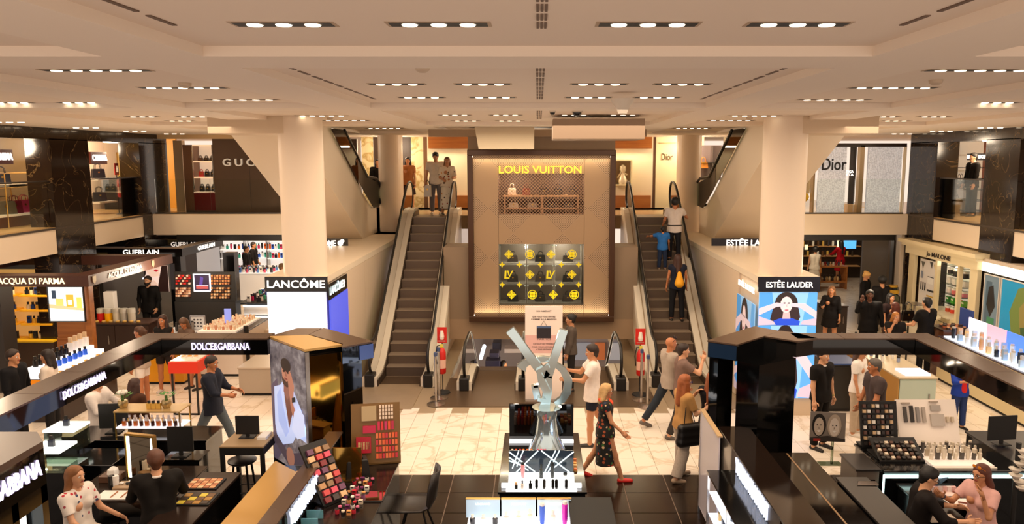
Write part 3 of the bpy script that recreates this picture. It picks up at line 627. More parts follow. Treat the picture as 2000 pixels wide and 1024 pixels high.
# posts and extinguishers between the escalators
def post(M, label, h=.95):
    t = thing('barrier_post', label, 'post', (0, 0, 0), 0, 'steel barrier posts by the escalators'); WM[t.name] = Matrix.Identity(4); t.matrix_basis = Matrix.Identity(4)
    MB().lathe([(.18, 0), (.18, .012), (.1, .03), (.03, .05)], n=20).obj('base', STEEL, t, smooth=True); MB().cyl((0, 0, .04), .027, h - .1, 14).obj('pole', STEEL, t, smooth=True); MB().lathe([(.034, h - .08), (.036, h - .01), (.02, h)], n=14).obj('belt_head', mat('3a4a70', .4), t, smooth=True)
    t.matrix_basis = M; return t
for px, py, l in [(852, 790, 'front steel post beside the foot of the empty escalator'), (858, 778, 'rear steel post beside the foot of the empty escalator'), (1264, 796, 'front steel post beside the man in the grey polo'), (1252, 782, 'middle steel post beside the man in the grey polo')]:
    p = at(px, py, z=0); post(TR(p.x, p.y, 0.003), l, 1.5 if False else 1.05)
def extinguisher(M, label, stand=True, base=.42):
    t = thing('fire_extinguisher', label, 'extinguisher', (0, 0, 0)); WM[t.name] = Matrix.Identity(4); t.matrix_basis = Matrix.Identity(4)
    if stand:
        MB().lathe([(.17, 0), (.16, .03), (.05, .06), (.02, .08)], n=16).obj('stand_base', MBLACK, t, smooth=True); MB().tube([(0, .1, .05), (0, .1, base + .9)], .012, 6).obj('stand_pole', MBLACK, t)
        box('sign_plate', -.1, .1, .085, .1, base + .62, base + .95, RED, t); text('EXTINTOR', .03, face((0, .083, base + .66)), WHITE, t, .001, .01)
        MB().lathe([(.04, base + .7), (.05, base + .76), (.03, base + .88)], (0, .07, 0), 8).obj('sign_symbol', WHITE, t)
    MB().lathe([(.07, base), (.085, base + .03), (.085, base + .45), (.05, base + .53), (.025, base + .55)], n=16).obj('cylinder', RED, t, smooth=True)
    MB().lathe([(.087, base + .12), (.087, base + .3)], n=16).obj('label_band', mat('e7b7a0', .5), t, smooth=True); box('valve', -.03, .03, -.03, .03, base + .55, base + .61, mat('d8c94a', .4), t)
    MB().tube([(0, 0, base + .6), (-.09, -.02, base + .58), (-.12, -.02, base + .4), (-.1, -.02, base + .2)], .012, 6).obj('hose', MBLACK, t, smooth=2)
    t.matrix_basis = M; return t
p = at(864, 768, z=0); extinguisher(TR(p.x, p.y, 0), 'red extinguisher on a stand behind the posts by the empty escalator')
p = at(1250, 772, z=0); extinguisher(TR(p.x, p.y, 0), 'red extinguisher on a stand near the man in the grey polo')
# ================================================================ UPPER FLOOR SHOPS
def A(px, py, Y): return at(px, py, Y=Y)
def pbox(nm, px0, px1, py0, py1, Y, d, m, parent=None, **k):
    """upright box facing the camera side, its front at depth Y"""
    a = A(px0, py1, Y); c = A(px1, py0, Y); return box(nm, a.x, c.x, Y, Y + d, a.z, c.z, m, parent, **k)
def bottle(b, x, y, z, r, h, k=0):
    if k == 0: b.lathe([(r, 0), (r, h * .62), (r * .4, h * .7), (r * .4, h)], (x, y, z), 8)
    elif k == 1: b.box(x - r, x + r, y - r * .6, y + r * .6, z, z + h * .65); b.box(x - r * .4, x + r * .4, y - r * .4, y + r * .4, z + h * .65, z + h)
    else: b.lathe([(r, 0), (r, h)], (x, y, z), 8)
PROTO = {}
def product(kind, mcol, M, label, group, cat='bottle', r=.02, h=.09, cap='17130f', emit=0):
    """small bottle, jar or box: body and cap as parts"""
    key = (kind, mcol, r, h, cap)
    if key not in PROTO:
        t = thing(cat.replace(' ', '_'), label, cat, (0, 0, 0), 0, group); WM[t.name] = Matrix.Identity(4); t.matrix_basis = Matrix.Identity(4)
        m = mat(mcol, .25, emit=emit); cm = mat(cap, .35, emit=emit * .4)
        if kind == 'round':
            MB().lathe([(r, 0), (r, h * .6), (r * .5, h * .68)], n=8).obj('body', m, t, smooth=True); MB().cyl((0, 0, h * .68), r * .55, h * .32, 8).obj('cap', cm, t, smooth=True)
        elif kind == 'square':
            MB().box(-r, r, -r * .6, r * .6, 0, h * .65).obj('body', m, t); MB().box(-r * .5, r * .5, -r * .45, r * .45, h * .65, h).obj('cap', cm, t)
        elif kind == 'jar':
            MB().cyl((0, 0, 0), r, h * .65, 10).obj('body', m, t, smooth=True); MB().cyl((0, 0, h * .65), r * 1.04, h * .35, 10).obj('lid', cm, t, smooth=True)
        elif kind == 'tube':
            MB().lathe([(r * .8, 0), (r, h * .25), (r, h)], n=8).obj('body', m, t, smooth=True); MB().cyl((0, 0, h), r * .8, h * .15, 8).obj('cap', cm, t)
        elif kind == 'carton':
            MB().box(-r, r, -r * .7, r * .7, 0, h).obj('body', m, t); MB().box(-r * .7, r * .7, -r * .72, -r * .7, h * .55, h * .8).obj('printed_band', cm, t)
        elif kind == 'compact':
            MB().cyl((0, 0, 0), r, h * .5, 10).obj('base', cm, t, smooth=True); MB().cyl((0, 0, h * .5), r * .85, h * .3, 10).obj('powder', m, t, smooth=True)
        PROTO[key] = t; t.matrix_basis = M; return t
    c = copy_tree(PROTO[key], M, label); c['group'] = group; return c
uw = thing('wall_upper_back', None, None, (0, 24.6, FLOOR2), kind='structure'); U = 3.24
M_YM = marble('e3d3a8', 'b8995a', 2.2, .3, .08); M_WOODO = wood('9c5a22', 'b06c2c', 2, .35, 'X'); M_WALLC = mat('eadcc0', .6)
for px0, px1, m in [(620, 680, mat('8f7f72', .4)), (680, 707, mat('a3958c', .3)), (709, 732, M_YM), (733, 742, mat('3c2a1e', .5)), (742, 788, M_WALLC), (788, 804, mat('33241b', .5)), (805, 829, M_YM), (829, 836, mat('6d4a2a', .5)), (836, 914, M_WALLC), (914, 1190, M_TAUPE), (1190, 1274, M_WALLC), (1274, 1279, mat('57381e', .4)), (1279, 1330, mat('efe0b8', .6)), (1330, 1372, M_WALLC), (1410, 1480, mat('bfae92', .5))]:
    a = A(px0, 400, 24.8); c = A(px1, 400, 24.8); box('wall_panel', a.x + .004, c.x - .004, 24.8, 24.9, U, CEIL, m, uw)
for px0, px1 in ((837, 914), (1190, 1273)):
    a = A(px0, 290, 24.7); c = A(px1, 274, 24.7); box('wood_band', a.x, c.x, 24.66, 24.8, a.z, CEIL, M_WOODO, uw); z = A(px0, 382, 24.7).z; box('wood_base', a.x, c.x, 24.66, 24.8, U, z, M_WOODO, uw)
    light('wall_washer', 'AREA', ((a.x + c.x) / 2, 24.5, a.z + .05), 14, (1, .84, .55), 1.1, .1, (R(-30), 0, 0))
# lit niche with a white and gold figure
t = thing('wall_niche', 'lit square niche in the cream wall at the top of the busy escalator', 'niche', (A(1216, 338, 24.6).x, 24.6, A(1216, 360, 24.6).z))
a = A(1201, 360, 24.6); c = A(1232, 315, 24.6)
box('niche_back', a.x, c.x, 24.72, 24.78, a.z, c.z, mat('a58a6c', .6), t)
for q in [(a.x - .04, a.x, a.z, c.z), (c.x, c.x + .04, a.z, c.z), (a.x - .04, c.x + .04, a.z - .04, a.z), (a.x - .04, c.x + .04, c.z, c.z + .04)]: box('niche_frame', q[0], q[1], 24.5, 24.78, q[2], q[3], mat('e2cf9f', .4, emit=.1), t)
b = MB(); X = (a.x + c.x) / 2; b.lathe([(.13, 0), (.16, .1), (.1, .25), (.06, .36), (.11, .45), (.1, .56), (.03, .62)], (X, 24.62, a.z), 10); b.tube([(X - .16, 24.6, a.z + .2), (X - .05, 24.58, a.z + .4), (X + .14, 24.6, a.z + .3)], .03, 6)
b.obj('figurine', mat('efe2c6', .3, .2), cat='sculpture', label='small white and gold draped figure standing in the lit niche', smooth=True)
text('Dior', .3, face((A(1303, 307, 24.75).x, 24.78, A(1303, 307, 24.75).z)), mat('6a5233', .5), uw, .005, 0, width=.36)
box('panel_mould', A(1281, 400, 24.75).x + .05, A(1322, 400, 24.75).x, 24.77, 24.8, A(1281, 280, 24.7).z, A(1281, 279, 24.7).z, BRASS, uw)
t = thing('glass_showcase', 'glazed shop window with a wicker bag left of the slanting escalator glass', 'showcase', (A(1390, 400, 24.4).x, 24.4, U))
a = A(1368, 352, 24.5); c = A(1412, 285, 24.5)
pbox('case_back', 1368, 1410, 284, 352, 24.75, .05, mat('8c7d7c', .4), t); pbox('case_side', 1390, 1393, 284, 352, 24.4, .3, STEEL, t)
for y in (318, 347): pbox('glass_shelf', 1368, 1410, y, y + 1, 24.4, .35, GLASS2, t)
p = A(1374, 330, 24.5); handbag(TR(p.x, 24.55, A(1374, 318 + 11, 24.5).z), .3, .2, .14, mat('d98a35', .6), 'orange wicker-coloured bag in the window left of the slanting escalator', handle=.16)
# ---- GUCCI front
GY = 22.5; t = thing('storefront', 'dark brown brushed metal shop front with pale channel letters on the upper floor', 'shop front', (A(480, 400, GY).x, GY, U))
M_GU = nodemat(lambda nt, N, L, b: (b.inputs['Base Color'].__setattr__('default_value', lin('5f4a3a')), b.inputs['Metallic'].__setattr__('default_value', .6), b.inputs['Roughness'].__setattr__('default_value', .42)))
x0 = A(421, 400, GY).x
for i in range(4): box('metal_panel', x0 + i * 1.05, x0 + i * 1.05 + 1.04, GY, GY + .1, U, CEIL - .12, M_GU, t)
text('GUCCI', .3, face((A(484, 318, GY).x, GY - .03, A(460, 318, GY).z)), mat('e8dcc8', .3, .5, emit=.15), t, .03, .01, split=True, space=1.5, width=1.42)
box('plinth', A(363, 400, GY).x, A(421, 400, GY).x, GY, GY + .6, U, A(400, 411, GY).z, DSTEEL, t)
sx0, sx1 = A(380, 400, GY).x, A(421, 400, GY).x; zs = [A(400, y, GY).z for y in (411, 375, 346, 315, 283)]
box('red_base', sx0, sx1, GY, GY + .5, zs[0], zs[1], mat('5d1210', .2), t)
box('side_panel', A(363, 400, GY).x, sx0, GY, GY + .5, zs[0], zs[4], mat('6a4a35', .3, .4), t)
box('shelf_back', sx0, sx1, GY + .5, GY + .55, zs[1], zs[4], mat('c9b49c', .4, emit=.5), t)
for z in zs[1:]: box('shelf', sx0, sx1, GY, GY + .5, z - .03, z, mat('e8c49a', .4, emit=.6), t)
for x in (sx0, sx1 - .03): box('upright', x, x + .03, GY - .01, GY + .02, zs[1], zs[4], STEEL, t)
for i, z in enumerate(zs[1:4]):
    for k in range(3):
        c_ = [['17130f', '2a211b', '17130f'], ['c23a34', '231a15', '2b1f18'], ['5a4036', '3a2a20', '4a3a2c']][i][k]; nm = {'c23a34': 'small red', '5a4036': 'reddish brown'}.get(c_, 'dark')
        handbag(TR(sx0 + .12 + k * .17 + .04, GY + .22, z + .002), .15, .16 if i < 2 else .1, .08, mat(c_, .4), f'{nm} bag, place {["one","two","three"][k]} on the {["lowest","middle","top"][i]} lit shelf by the brown metal front', 'bags on the lit shelves by the metal front', handle=.06)
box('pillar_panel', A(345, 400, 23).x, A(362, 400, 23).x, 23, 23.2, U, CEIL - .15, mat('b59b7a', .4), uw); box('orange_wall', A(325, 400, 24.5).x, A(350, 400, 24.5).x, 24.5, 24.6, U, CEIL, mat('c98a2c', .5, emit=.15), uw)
box('soffit_band', -11, -5.9, 22.4, 22.5, CEIL - .12, CEIL, mat('d9b98a', .5), uw)
# ---- right back: lace panels
LY = 22.4
def lace(nt, N, L, b):
    g = N.new('ShaderNodeNewGeometry'); mp = N.new('ShaderNodeMapping'); mp.inputs['Scale'].default_value = (9, 0, 9); L.new(g.outputs['Position'], mp.inputs[0])
    br = N.new('ShaderNodeTexBrick'); br.inputs['Scale'].default_value = 2.0; br.inputs['Mortar Size'].default_value = .06; br.offset = 0
    sw = N.new('ShaderNodeSeparateXYZ'); cb_ = N.new('ShaderNodeCombineXYZ'); L.new(mp.outputs[0], sw.inputs[0]); L.new(sw.outputs[0], cb_.inputs[0]); L.new(sw.outputs[2], cb_.inputs[1]); L.new(cb_.outputs[0], br.inputs['Vector'])
    n = N.new('ShaderNodeTexNoise'); n.inputs['Scale'].default_value = 26; L.new(g.outputs['Position'], n.inputs['Vector'])
    br.inputs['Color1'].default_value = lin('b3a9a8'); br.inputs['Color2'].default_value = lin('857c7e'); br.inputs['Mortar'].default_value = lin('fffefc')
    mx = N.new('ShaderNodeMix'); mx.data_type = 'RGBA'; mx.inputs[7].default_value = lin('6d6668'); L.new(br.outputs[0], mx.inputs[6]); r = ramp(N, [(.45, '000000'), (.6, '888888')]); L.new(n.outputs['Fac'], r.inputs[0]); L.new(r.outputs[0], mx.inputs[0])
    L.new(mx.outputs[2], b.inputs['Emission Color']); b.inputs['Emission Strength'].default_value = .3; L.new(mx.outputs[2], b.inputs['Base Color'])
M_LACE = nodemat(lace)
t = thing('storefront', 'backlit white lace-patterned panels of a shop front on the upper floor', 'shop front', (A(1680, 400, LY).x, LY, U))
for px0, px1 in ((1595, 1655), (1690, 1763)): pbox('lace_panel', px0, px1, 288, 421, LY, .08, M_LACE, t)
for px0, px1, m in ((1585, 1595, 'a58a66'), (1674, 1690, 'a9906c'), (1763, 1772, 'cdb88f')): pbox('frame_post', px0, px1, 284, 421, LY - .05, .2, mat(m, .35, .3), t)
pbox('top_rail', 1585, 1772, 280, 287, LY - .05, .2, mat('33271e', .4), t); pbox('niche_wall', 1655, 1674, 287, 421, LY + .5, .05, mat('3b332d', .4), t); pbox('recess_floor', 1655, 1674, 400, 421, LY, .45, mat('d9b68b', .4), t)
text('Dior', .5, face((A(1628, 322, LY).x, LY - .02, A(1630, 322, LY).z)), mat('17120f', .4), t, .015, .006, width=A(1653, 322, LY).x - A(1605, 322, LY).x)
for i, s in enumerate(('BOTTEGA', 'VENETA')): text(s, .1, face((A(1661, 336 + i * 6, LY).x, LY + .3, A(1661, 336 + i * 6, LY).z)), SIGNW, t, .005, .015, width=.42)
box('frame_post', 5.95, 6.05, 22.3, 22.5, U, CEIL, mat('8f7f6a', .4), t)
t = thing('mannequin', 'small yellow and pale mannequin torso behind the glass near the thick column', 'mannequin', (A(1568, 400, 23).x, 23, U))
MB().lathe([(.12, .55), (.15, .9), (.1, 1.1), (.17, 1.35), (.06, 1.45), (.05, 1.52)], (A(1572, 400, 23).x, 23, U), 12).obj('torso', mat('d8bf94', .5), t, smooth=True); MB().cyl((A(1572, 400, 23).x, 23, U), .02, .56, 6).obj('stand', STEEL, t); MB().ball((A(1571, 387, 22.9).x, 22.9, A(1571, 385, 22.9).z), .14, 8, 6).obj('yellow_scarf', YELLOW, t, smooth=2)
# ---- glass railings of the back slabs
for x0, x1, l in ((-10.9, -6.2, 'long clear glass railing in front of the brown metal shop front'), (6.2, 10.4, 'long clear glass railing in front of the white lace panels')):
    t = thing('glass_railing', l, 'railing', (x0, 21.9, U)); n = 3
    for i in range(n): box('glass_pane', x0 + (x1 - x0) * i / n + .01, x0 + (x1 - x0) * (i + 1) / n - .01, 21.92, 21.935, U + .02, U + 1.0, GLASS, t)
    box('base_rail', x0, x1, 21.86, 21.99, U + .012, U + .05, DSTEEL, t)
# ================================================================ LEFT GALLERY
gal = thing('wall_gallery_left', None, None, (-14, 17, U), kind='structure')
GX = -13.6
for y0, y1, m in [(14.5, 19.2, wood('b98a2e', 'd0a544', 2, .4)), (19.2, 20.6, mat('5d4a2c', .4)), (20.6, 21.6, mat('c49a3a', .5)), (22.0, 24.3, mat('d9c4ae', .6)), (24.3, 25.5, mat('e4cfb4', .6)), (25.5, 28, mat('b99878', .5))]: box('wall_panel', GX - .1, GX, y0 + .004, y1 - .004, U, CEIL, m, gal)
t = thing('display_bench', 'long dark wooden bench under the row of coloured handbags', 'bench', (-12.3, 17, U))
box('top', -12.6, -12.0, 14.6, 19.6, U + .26, U + .3, mat('e4cfae', .4, emit=.2), t); box('front', -12.56, -12.04, 14.65, 19.55, U + .02, U + .26, mat('5a2c18', .35), t)
t = thing('display_rack', 'tall brass frame rack with glass shelf above the coloured handbags', 'rack', (-12.2, 17, U))
for y in (14.9, 16.1, 17.3, 18.5, 19.6): 
    for x in (-12.65, -11.95): MB().tube([(x, y, U), (x, y, U + 1.25)], .012, 6).obj('post', BRASS, t)
for z in (U + .92, U + 1.24):
    for x in (-12.65, -11.95): MB().tube([(x, 14.9, z), (x, 19.6, z)], .01, 6).obj('rail', BRASS, t)
box('glass_shelf', -12.64, -11.96, 14.9, 19.6, U + .92, U + .935, GLASS2, t)
for i, (px, py, c_, w_, nm) in enumerate([(8, 405, '6a5c4a', .5, 'large grey-brown'), (28, 404, '8c1e3a', .32, 'burgundy'), (47, 404, 'e0457f', .36, 'bright pink'), (72, 402, 'b05a74', .42, 'mauve'), (97, 400, 'f06a1a', .36, 'orange')]):
    X = -12.3; Y = at(px, py, X=X).y; handbag(TR(X, Y, U + .3, R(60)), w_, .3, .16, mat(c_, .45), f'{nm} handbag on the long bench of the upper gallery', 'coloured handbags on the gallery bench')
for i, (px, nm, c_) in enumerate([(18, 'red and cream', 'b3404a'), (38, 'pale folded', 'd9c3ae'), (62, 'pink and white', 'd8a0a0'), (92, 'dark grey', '4a4a50')]):
    Y = at(px, 372, X=-12.3).y; b = MB(); b.box(-12.45, -12.15, Y - .2, Y + .2, U + .937, U + .965); b.m = 1; b.box(-12.42, -12.18, Y - .16, Y + .16, U + .965, U + .985); b.obj('folded_scarf', [mat(c_, .7), mat('e8dccb', .7)], cat='scarf', label=f'{nm} folded scarf on the glass shelf above the handbags', group='scarves on the gallery shelf')
for px, py, l in ((4, 352, 'navy handbag left of the brass rack on the upper gallery'), (192, 340, 'black handbag on the upper white shelf between the veined pillars'), (195, 385, 'black handbag on the lower shelf between the veined pillars')):
    X = -12.4; p = at(px, py + 8, X=X); handbag(TR(X, p.y, p.z - .0, R(50)), .36, .26, .14, mat('1d1d26', .45), l, 'dark handbags of the left gallery', handle=.15)
    box('wall_shelf', X - .25, X + .25, p.y - .45, p.y + .45, p.z - .05, p.z - .005, WHITE, cat='shelf', label='white shelf under the ' + ' '.join(l.split()[:12]))
t = thing('shop_sign', 'dark red shop sign with white glowing letters between the veined pillars', 'sign', (-12.9, 21, 4.6))
def sgn(px0, px1, py0, py1, X, s, m, tm, t, lw=.9, ang=90):
    Y = (at(px0, py0, X=X).y + at(px1, py0, X=X).y) / 2; hw_ = abs(at(px1, py0, X=X).y - at(px0, py0, X=X).y) / 2; z1 = at((px0 + px1) / 2, py0, X=X).z; z0 = at((px0 + px1) / 2, py1, X=X).z
    box('board', X - .08 if ang > 0 else X, X if ang > 0 else X + .08, Y - hw_, Y + hw_, z0, z1, m, t); text(s, (z1 - z0) * .7, face((X + (.02 if ang > 0 else -.02), Y, (z0 + z1) / 2), ang), tm, t, .01, .02, width=hw_ * 2 * lw)
sgn(177, 208, 297, 321, -12.6, 'CARMINA', mat('4a1410', .3), SIGNW, t)
t = thing('shop_sign', 'dark red shop sign with glowing letters at the near end of the gallery', 'sign', (-12.9, 16, 4.6)); sgn(-28, 24, 292, 321, -12.6, 'CARMINA', mat('4a1410', .3), SIGNW, t)
t = thing('shop_sign', 'small glowing yellow letters on a mustard wall beside the first veined pillar', 'sign', (-13.4, 20.9, 4.6)); sgn(85, 108, 309, 323, -13.3, 'FENDI', mat('c49a3a', .5), mat('f5d060', .4, emit=1.0), t)
t = thing('framed_picture', 'red and brown framed picture on the wall of the far gallery shop', 'picture', (GX, 26, 4.3))
a = at(257, 333, X=GX + .02); c = at(274, 302, X=GX + .02); box('frame', GX, GX + .05, a.y, c.y, a.z, c.z, mat('e7c9a8', .4), t); box('canvas', GX + .05, GX + .06, a.y + .12, c.y - .12, a.z + .12, c.z - .12, mat('8c2e1c', .5, noise=.5, nscale=6), t)
t = thing('mirror', 'tall lit mirror with a golden edge in the far gallery shop', 'mirror', (GX, 24, 3.6)); a = at(232, 350, X=GX + .02); c = at(243, 298, X=GX + .02)
box('frame', GX, GX + .04, a.y, c.y, a.z, c.z, BRASS, t); box('glass', GX + .04, GX + .05, a.y + .06, c.y - .06, a.z + .05, c.z - .05, mat('f5e3b0', .2, emit=.8), t)
p = at(240, 420, z=U); extinguisher(TR(p.x, p.y, U, R(90)), 'red extinguisher on the upper gallery between the veined pillars', base=.5)
t = thing('dark_cabinet', 'dark green-black cabinet behind the gallery extinguisher', 'cabinet', (-12.6, 24, U))
a = at(236, 405, X=-12.8); c = at(280, 405, X=-12.8)
for i in range(2): box('cabinet_body', -13.3, -12.8, a.y + (c.y - a.y) * i / 2 + .02, a.y + (c.y - a.y) * (i + 1) / 2 - .02, U, U + .95, mat('1d211c', .3), t)
box('top', -13.3, -12.78, a.y, c.y, U + .96, U + 1.0, GLASS2, t)
# ================================================================ RIGHT GALLERY
gal = thing('wall_gallery_right', None, None, (14, 18, U), kind='structure'); RX = 13.2
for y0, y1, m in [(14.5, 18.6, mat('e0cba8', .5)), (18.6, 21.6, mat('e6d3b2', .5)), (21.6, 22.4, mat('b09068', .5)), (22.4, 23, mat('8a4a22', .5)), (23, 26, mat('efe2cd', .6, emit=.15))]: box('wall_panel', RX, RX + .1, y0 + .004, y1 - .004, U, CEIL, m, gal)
t = thing('shop_sign', 'black sign board with glowing letters above the bag rack of the right gallery', 'sign', (12.3, 18, 4.6)); sgn(1932, 1889, 300, 313, 12.3, 'SMYTHSON', mat('0f0d0c', .3), SIGNW, t, ang=-90)
t = thing('shelf_rack', 'black metal shelf rack with dark bags in the right gallery', 'rack', (12.3, 19, U)); ys_ = [at(1932, 340, X=12.3).y, at(1888, 340, X=12.3).y]
for y in ys_: 
    for x in (12.0, 12.5): MB().tube([(x, y, U), (x, y, U + 1.45)], .015, 6).obj('upright', MBLACK, t)
for k in range(5):
    z = U + .12 + k * .3
    for x in (12.0, 12.5): MB().tube([(x, ys_[0], z), (x, ys_[1], z)], .01, 6).obj('rail', MBLACK, t)
    box('shelf', 12.0, 12.5, ys_[0], ys_[1], z - .008, z, GLASS2, t)
for k in range(5):
    Y = ys_[0] + (ys_[1] - ys_[0]) * .55; handbag(TR(12.2, Y, U + .122 + k * .3, R(-90)), .24, .15, .1, mat(['1a1512', '4a5568', '5a6a80', '15110f', '0f0c0b'][k], .4), f'{["black","dusty blue","grey-blue","dark","black top"][k]} bag on shelf {["one","two","three","four","five"][k]} of the black metal rack', 'bags on the black metal rack', handle=.07)
for px, py, w_, l in ((1874, 368, .32, 'black handbag hanging on the wall beside the black metal rack'), (1842, 302, .3, 'black box bag on the high white shelf above the standing man'), (1838, 332, .3, 'dark helmet-shaped bag on the shelf beside the standing man')):
    X = 12.7; p = at(px, py, X=X); handbag(TR(X, p.y, p.z, R(-90)), w_, .24, .12, BLACK, l, 'black bags of the right gallery', handle=.2); box('wall_shelf', X - .2, X + .45, p.y - .5, p.y + .5, p.z - .04, p.z - .004, WHITE, cat='shelf', label='white shelf under the ' + ' '.join(l.split()[:12]))
t = thing('counter', 'low brown counter beside the man standing in the right gallery', 'counter', (12.2, 21, U)); a = at(1836, 395, X=12.6).y; box('body', 12.2, 12.9, a - .3, a + .8, U + .02, U + .75, mat('8a4c28', .4), t); box('top', 12.15, 12.95, a - .35, a + .85, U + .75, U + .79, mat('d9b48a', .3), t)
t = thing('display_plinth', 'pale paper bag standing on the right gallery floor', 'bag', (12, 19.6, U)); p = at(1868, 402, X=12.0); box('body', 11.85, 12.15, p.y - .2, p.y + .2, U + .02, U + .45, mat('c9ac84', .6), t); MB().tube([(12, p.y - .1, U + .45), (12, p.y, U + .56), (12, p.y + .1, U + .45)], .006, 5).obj('handle', MBLACK, t)
# ================================================================ THE TWO BLOCKS WITH SCREENS UNDER THE THICK COLUMNS
def block(s, label):
    X = -3.88 if s < 0 else 4.05; Xo = -5.02 if s < 0 else 5.18; x0, x1 = sorted((X, Xo)); t = thing('column_block', label, 'display block', ((x0 + x1) / 2, 13.97, 0))
    box('body', x0 + .03, x1 - .03, 13.99, 15.25, 0, SLAB - .125, mat('d9c3a8', .4), t); return t, x0, x1
zz = lambda py, Y: at(1000, py, Y=Y).z
t, x0, x1 = block(-1, 'square block with a blank bright screen and a blue side screen under the thick column')
box('sign_board', x0, x1, 13.93, 13.985, zz(570, 13.93), zz(541, 13.93), BLACK, t); text('LANCÔME', .2, face(((x0 + x1) / 2, 13.92, zz(556, 13.93))), SIGNW, t, .006, .008, split=True, width=(x1 - x0) * .93)
for a, c in ((zz(633, 13.93), zz(571, 13.93)), (zz(695, 13.93), zz(634.5, 13.93)), (.2, zz(696, 13.93))): box('screen_tile', x0 + .03, x1 - .03, 13.93, 13.98, a, c, mat('e8ecf8', .3, emit=.62), t)
Xf = x1 + .01
def side(t, X, px, ya, yb, nm, m, s): # panel on the side face between two pixel columns
    Y0, Y1 = sorted((at(px[0], 550, X=X).y, at(px[1], 550, X=X).y)); return box(nm, X, X + s * .03, Y0, Y1, ya, yb, m, t)
zt = SLAB - .13
side(t, -3.86, (639, 675), zt - .3, zt, 'side_sign_board', BLACK, 1); Yc = (at(639, 550, X=-3.83).y + at(675, 550, X=-3.83).y) / 2; text('LANCÔME', .2, face((-3.82, Yc - .06, zt - .15), 90), mat('cfe6e6', .4, emit=.9), t, .004, .02, width=.95); 
b = MB(); b.ball((-3.82, Yc + .52, zt - .13), .04, 6, 4, (.3, 1, 1)); b.ball((-3.82, Yc + .5, zt - .1), .03, 6, 4, (.3, 1, 1)); b.ball((-3.82, Yc + .53, zt - .2), .02, 6, 4, (.3, .6, 2)); b.obj('rose_mark', SIGNW, t)
side(t, -3.86, (641, 676), 1.05, zt - .31, 'blue_screen', mat('4a57d6', .3, emit=.55), 1); side(t, -3.86, (641, 676), .2, 1.03, 'blue_screen', mat('4a86c4', .3, emit=.5), 1)
t, x0, x1 = block(1, 'square block whose screen shows a woman holding both hands to her face')
box('sign_board', x0, x1, 13.93, 13.985, zz(570, 13.93), zz(541, 13.93), mat('0d1024', .2), t); text('ESTĒE LAUDER', .15, face(((x0 + x1) / 2, 13.92, zz(557, 13.93))), SIGNW, t, .006, .004, split=True, width=(x1 - x0) * .76)
def woman_pic(M, w, h, parent, emit=.6, name='screen_tile'):
    L = [([(0, 0), (.3, 0), (.22, 1), (0, 1)], '4f9be0'), ([(.75, 0), (1, 0), (1, 1), (.85, 1)], '5aa6ea'), ((.47, .66, .2, .36), '2e2422'), ([(.27, .7), (.66, .7), (.72, .25), (.66, .02), (.24, .02), (.2, .2)], '35282a'),
         ([(.3, 0), (.26, .14), (.38, .22), (.58, .22), (.72, .12), (.7, 0)], '2b4fd0'), ([(.0, .28), (.26, .12), (.3, .02), (.0, .0)], 'c9b8cc'), ([(.72, .02), (.76, .14), (1, .22), (1, 0)], 'c9b8cc'), ([(.41, .2), (.42, .4), (.53, .4), (.55, .2)], 'cdb0b4'), ((.47, .63, .105, .25), 'e6d0d2'),
         ([(.0, .3), (.0, .52), (.3, .7), (.43, .66), (.42, .58), (.3, .56)], 'd9c6d2'), ([(1, .2), (1, .42), (.8, .66), (.55, .68), (.54, .58), (.7, .54)], 'd9c6d2'), ((.435, .68, .022, .022), '5b5460'), ((.51, .68, .022, .022), '5b5460'), ((.475, .47, .035, .02), 'b7626c'), ([(.466, .6), (.472, .56), (.484, .56), (.48, .68)], 'cfb0b2')]
    return pic(M, w, h, '8fc4f4', L, parent, emit, name)
woman_pic(TR((x0 + x1) / 2, 13.955, zz(636, 13.93)), (x1 - x0) - .06, zz(572, 13.93) - zz(636, 13.93), t)
woman_pic(TR((x0 + x1) / 2, 13.955, .35), (x1 - x0) - .06, zz(637.5, 13.93) - .35, t)
Y0, Y1 = sorted((at(1441, 600, X=4.02).y, at(1476, 600, X=4.02).y)); woman_pic(TR(4.0, (Y0 + Y1) / 2, 1.05, R(-90)), Y1 - Y0, zt - .4 - 1.05, t, .22); woman_pic(TR(4.0, (Y0 + Y1) / 2, .2, R(-90)), Y1 - Y0, .82, t, .22)
text('ESTĒE LAUDER', .15, face((4.0, (Y0 + Y1) / 2, zt - .16), -90), SIGNW, t, .004, .015, width=1.15)
# ================================================================ FOREGROUND CANOPY RINGS
Z0, Z1 = 2.17, 2.40
M_TOP = mat('4d3a2d', .22, noise=.12, nscale=3); M_GLOSS = mat('060606', .04, spec=.7); M_GOLDM = mat('c8923a', .06, 1); M_GOLDTOP = mat('c9a262', .25, .35)
def strip(t, x0, x1, y0, y1, n, ax):
    """fascia beam with its top cover made in n lengths"""
    box('fascia', x0, x1, y0, y1, Z0, Z1 - .02, M_GLOSS, t)
    for i in range(n):
        a, c = i / n, (i + 1) / n
        if ax == 'y': box('top_cover', x0 - .01, x1 + .01, y0 + (y1 - y0) * a + .003, y0 + (y1 - y0) * c - .003, Z1 - .02, Z1, M_TOP, t)
        else: box('top_cover', x0 + (x1 - x0) * a + .003, x0 + (x1 - x0) * c - .003, y0 - .01, y1 + .01, Z1 - .02, Z1, M_TOP, t)
VIO = mat('e6dcff', .4, emit=1.3, ecol='d9ccff')
t = thing('canopy', 'glossy black kiosk canopy with violet-white lettering, left of the gold mirror tower', 'canopy', (-4.6, 8, Z0))
strip(t, -5.42, -3.66, 10.15, 10.45, 3, 'x'); strip(t, -5.42, -5.1, 5.2, 10.14, 6, 'y')
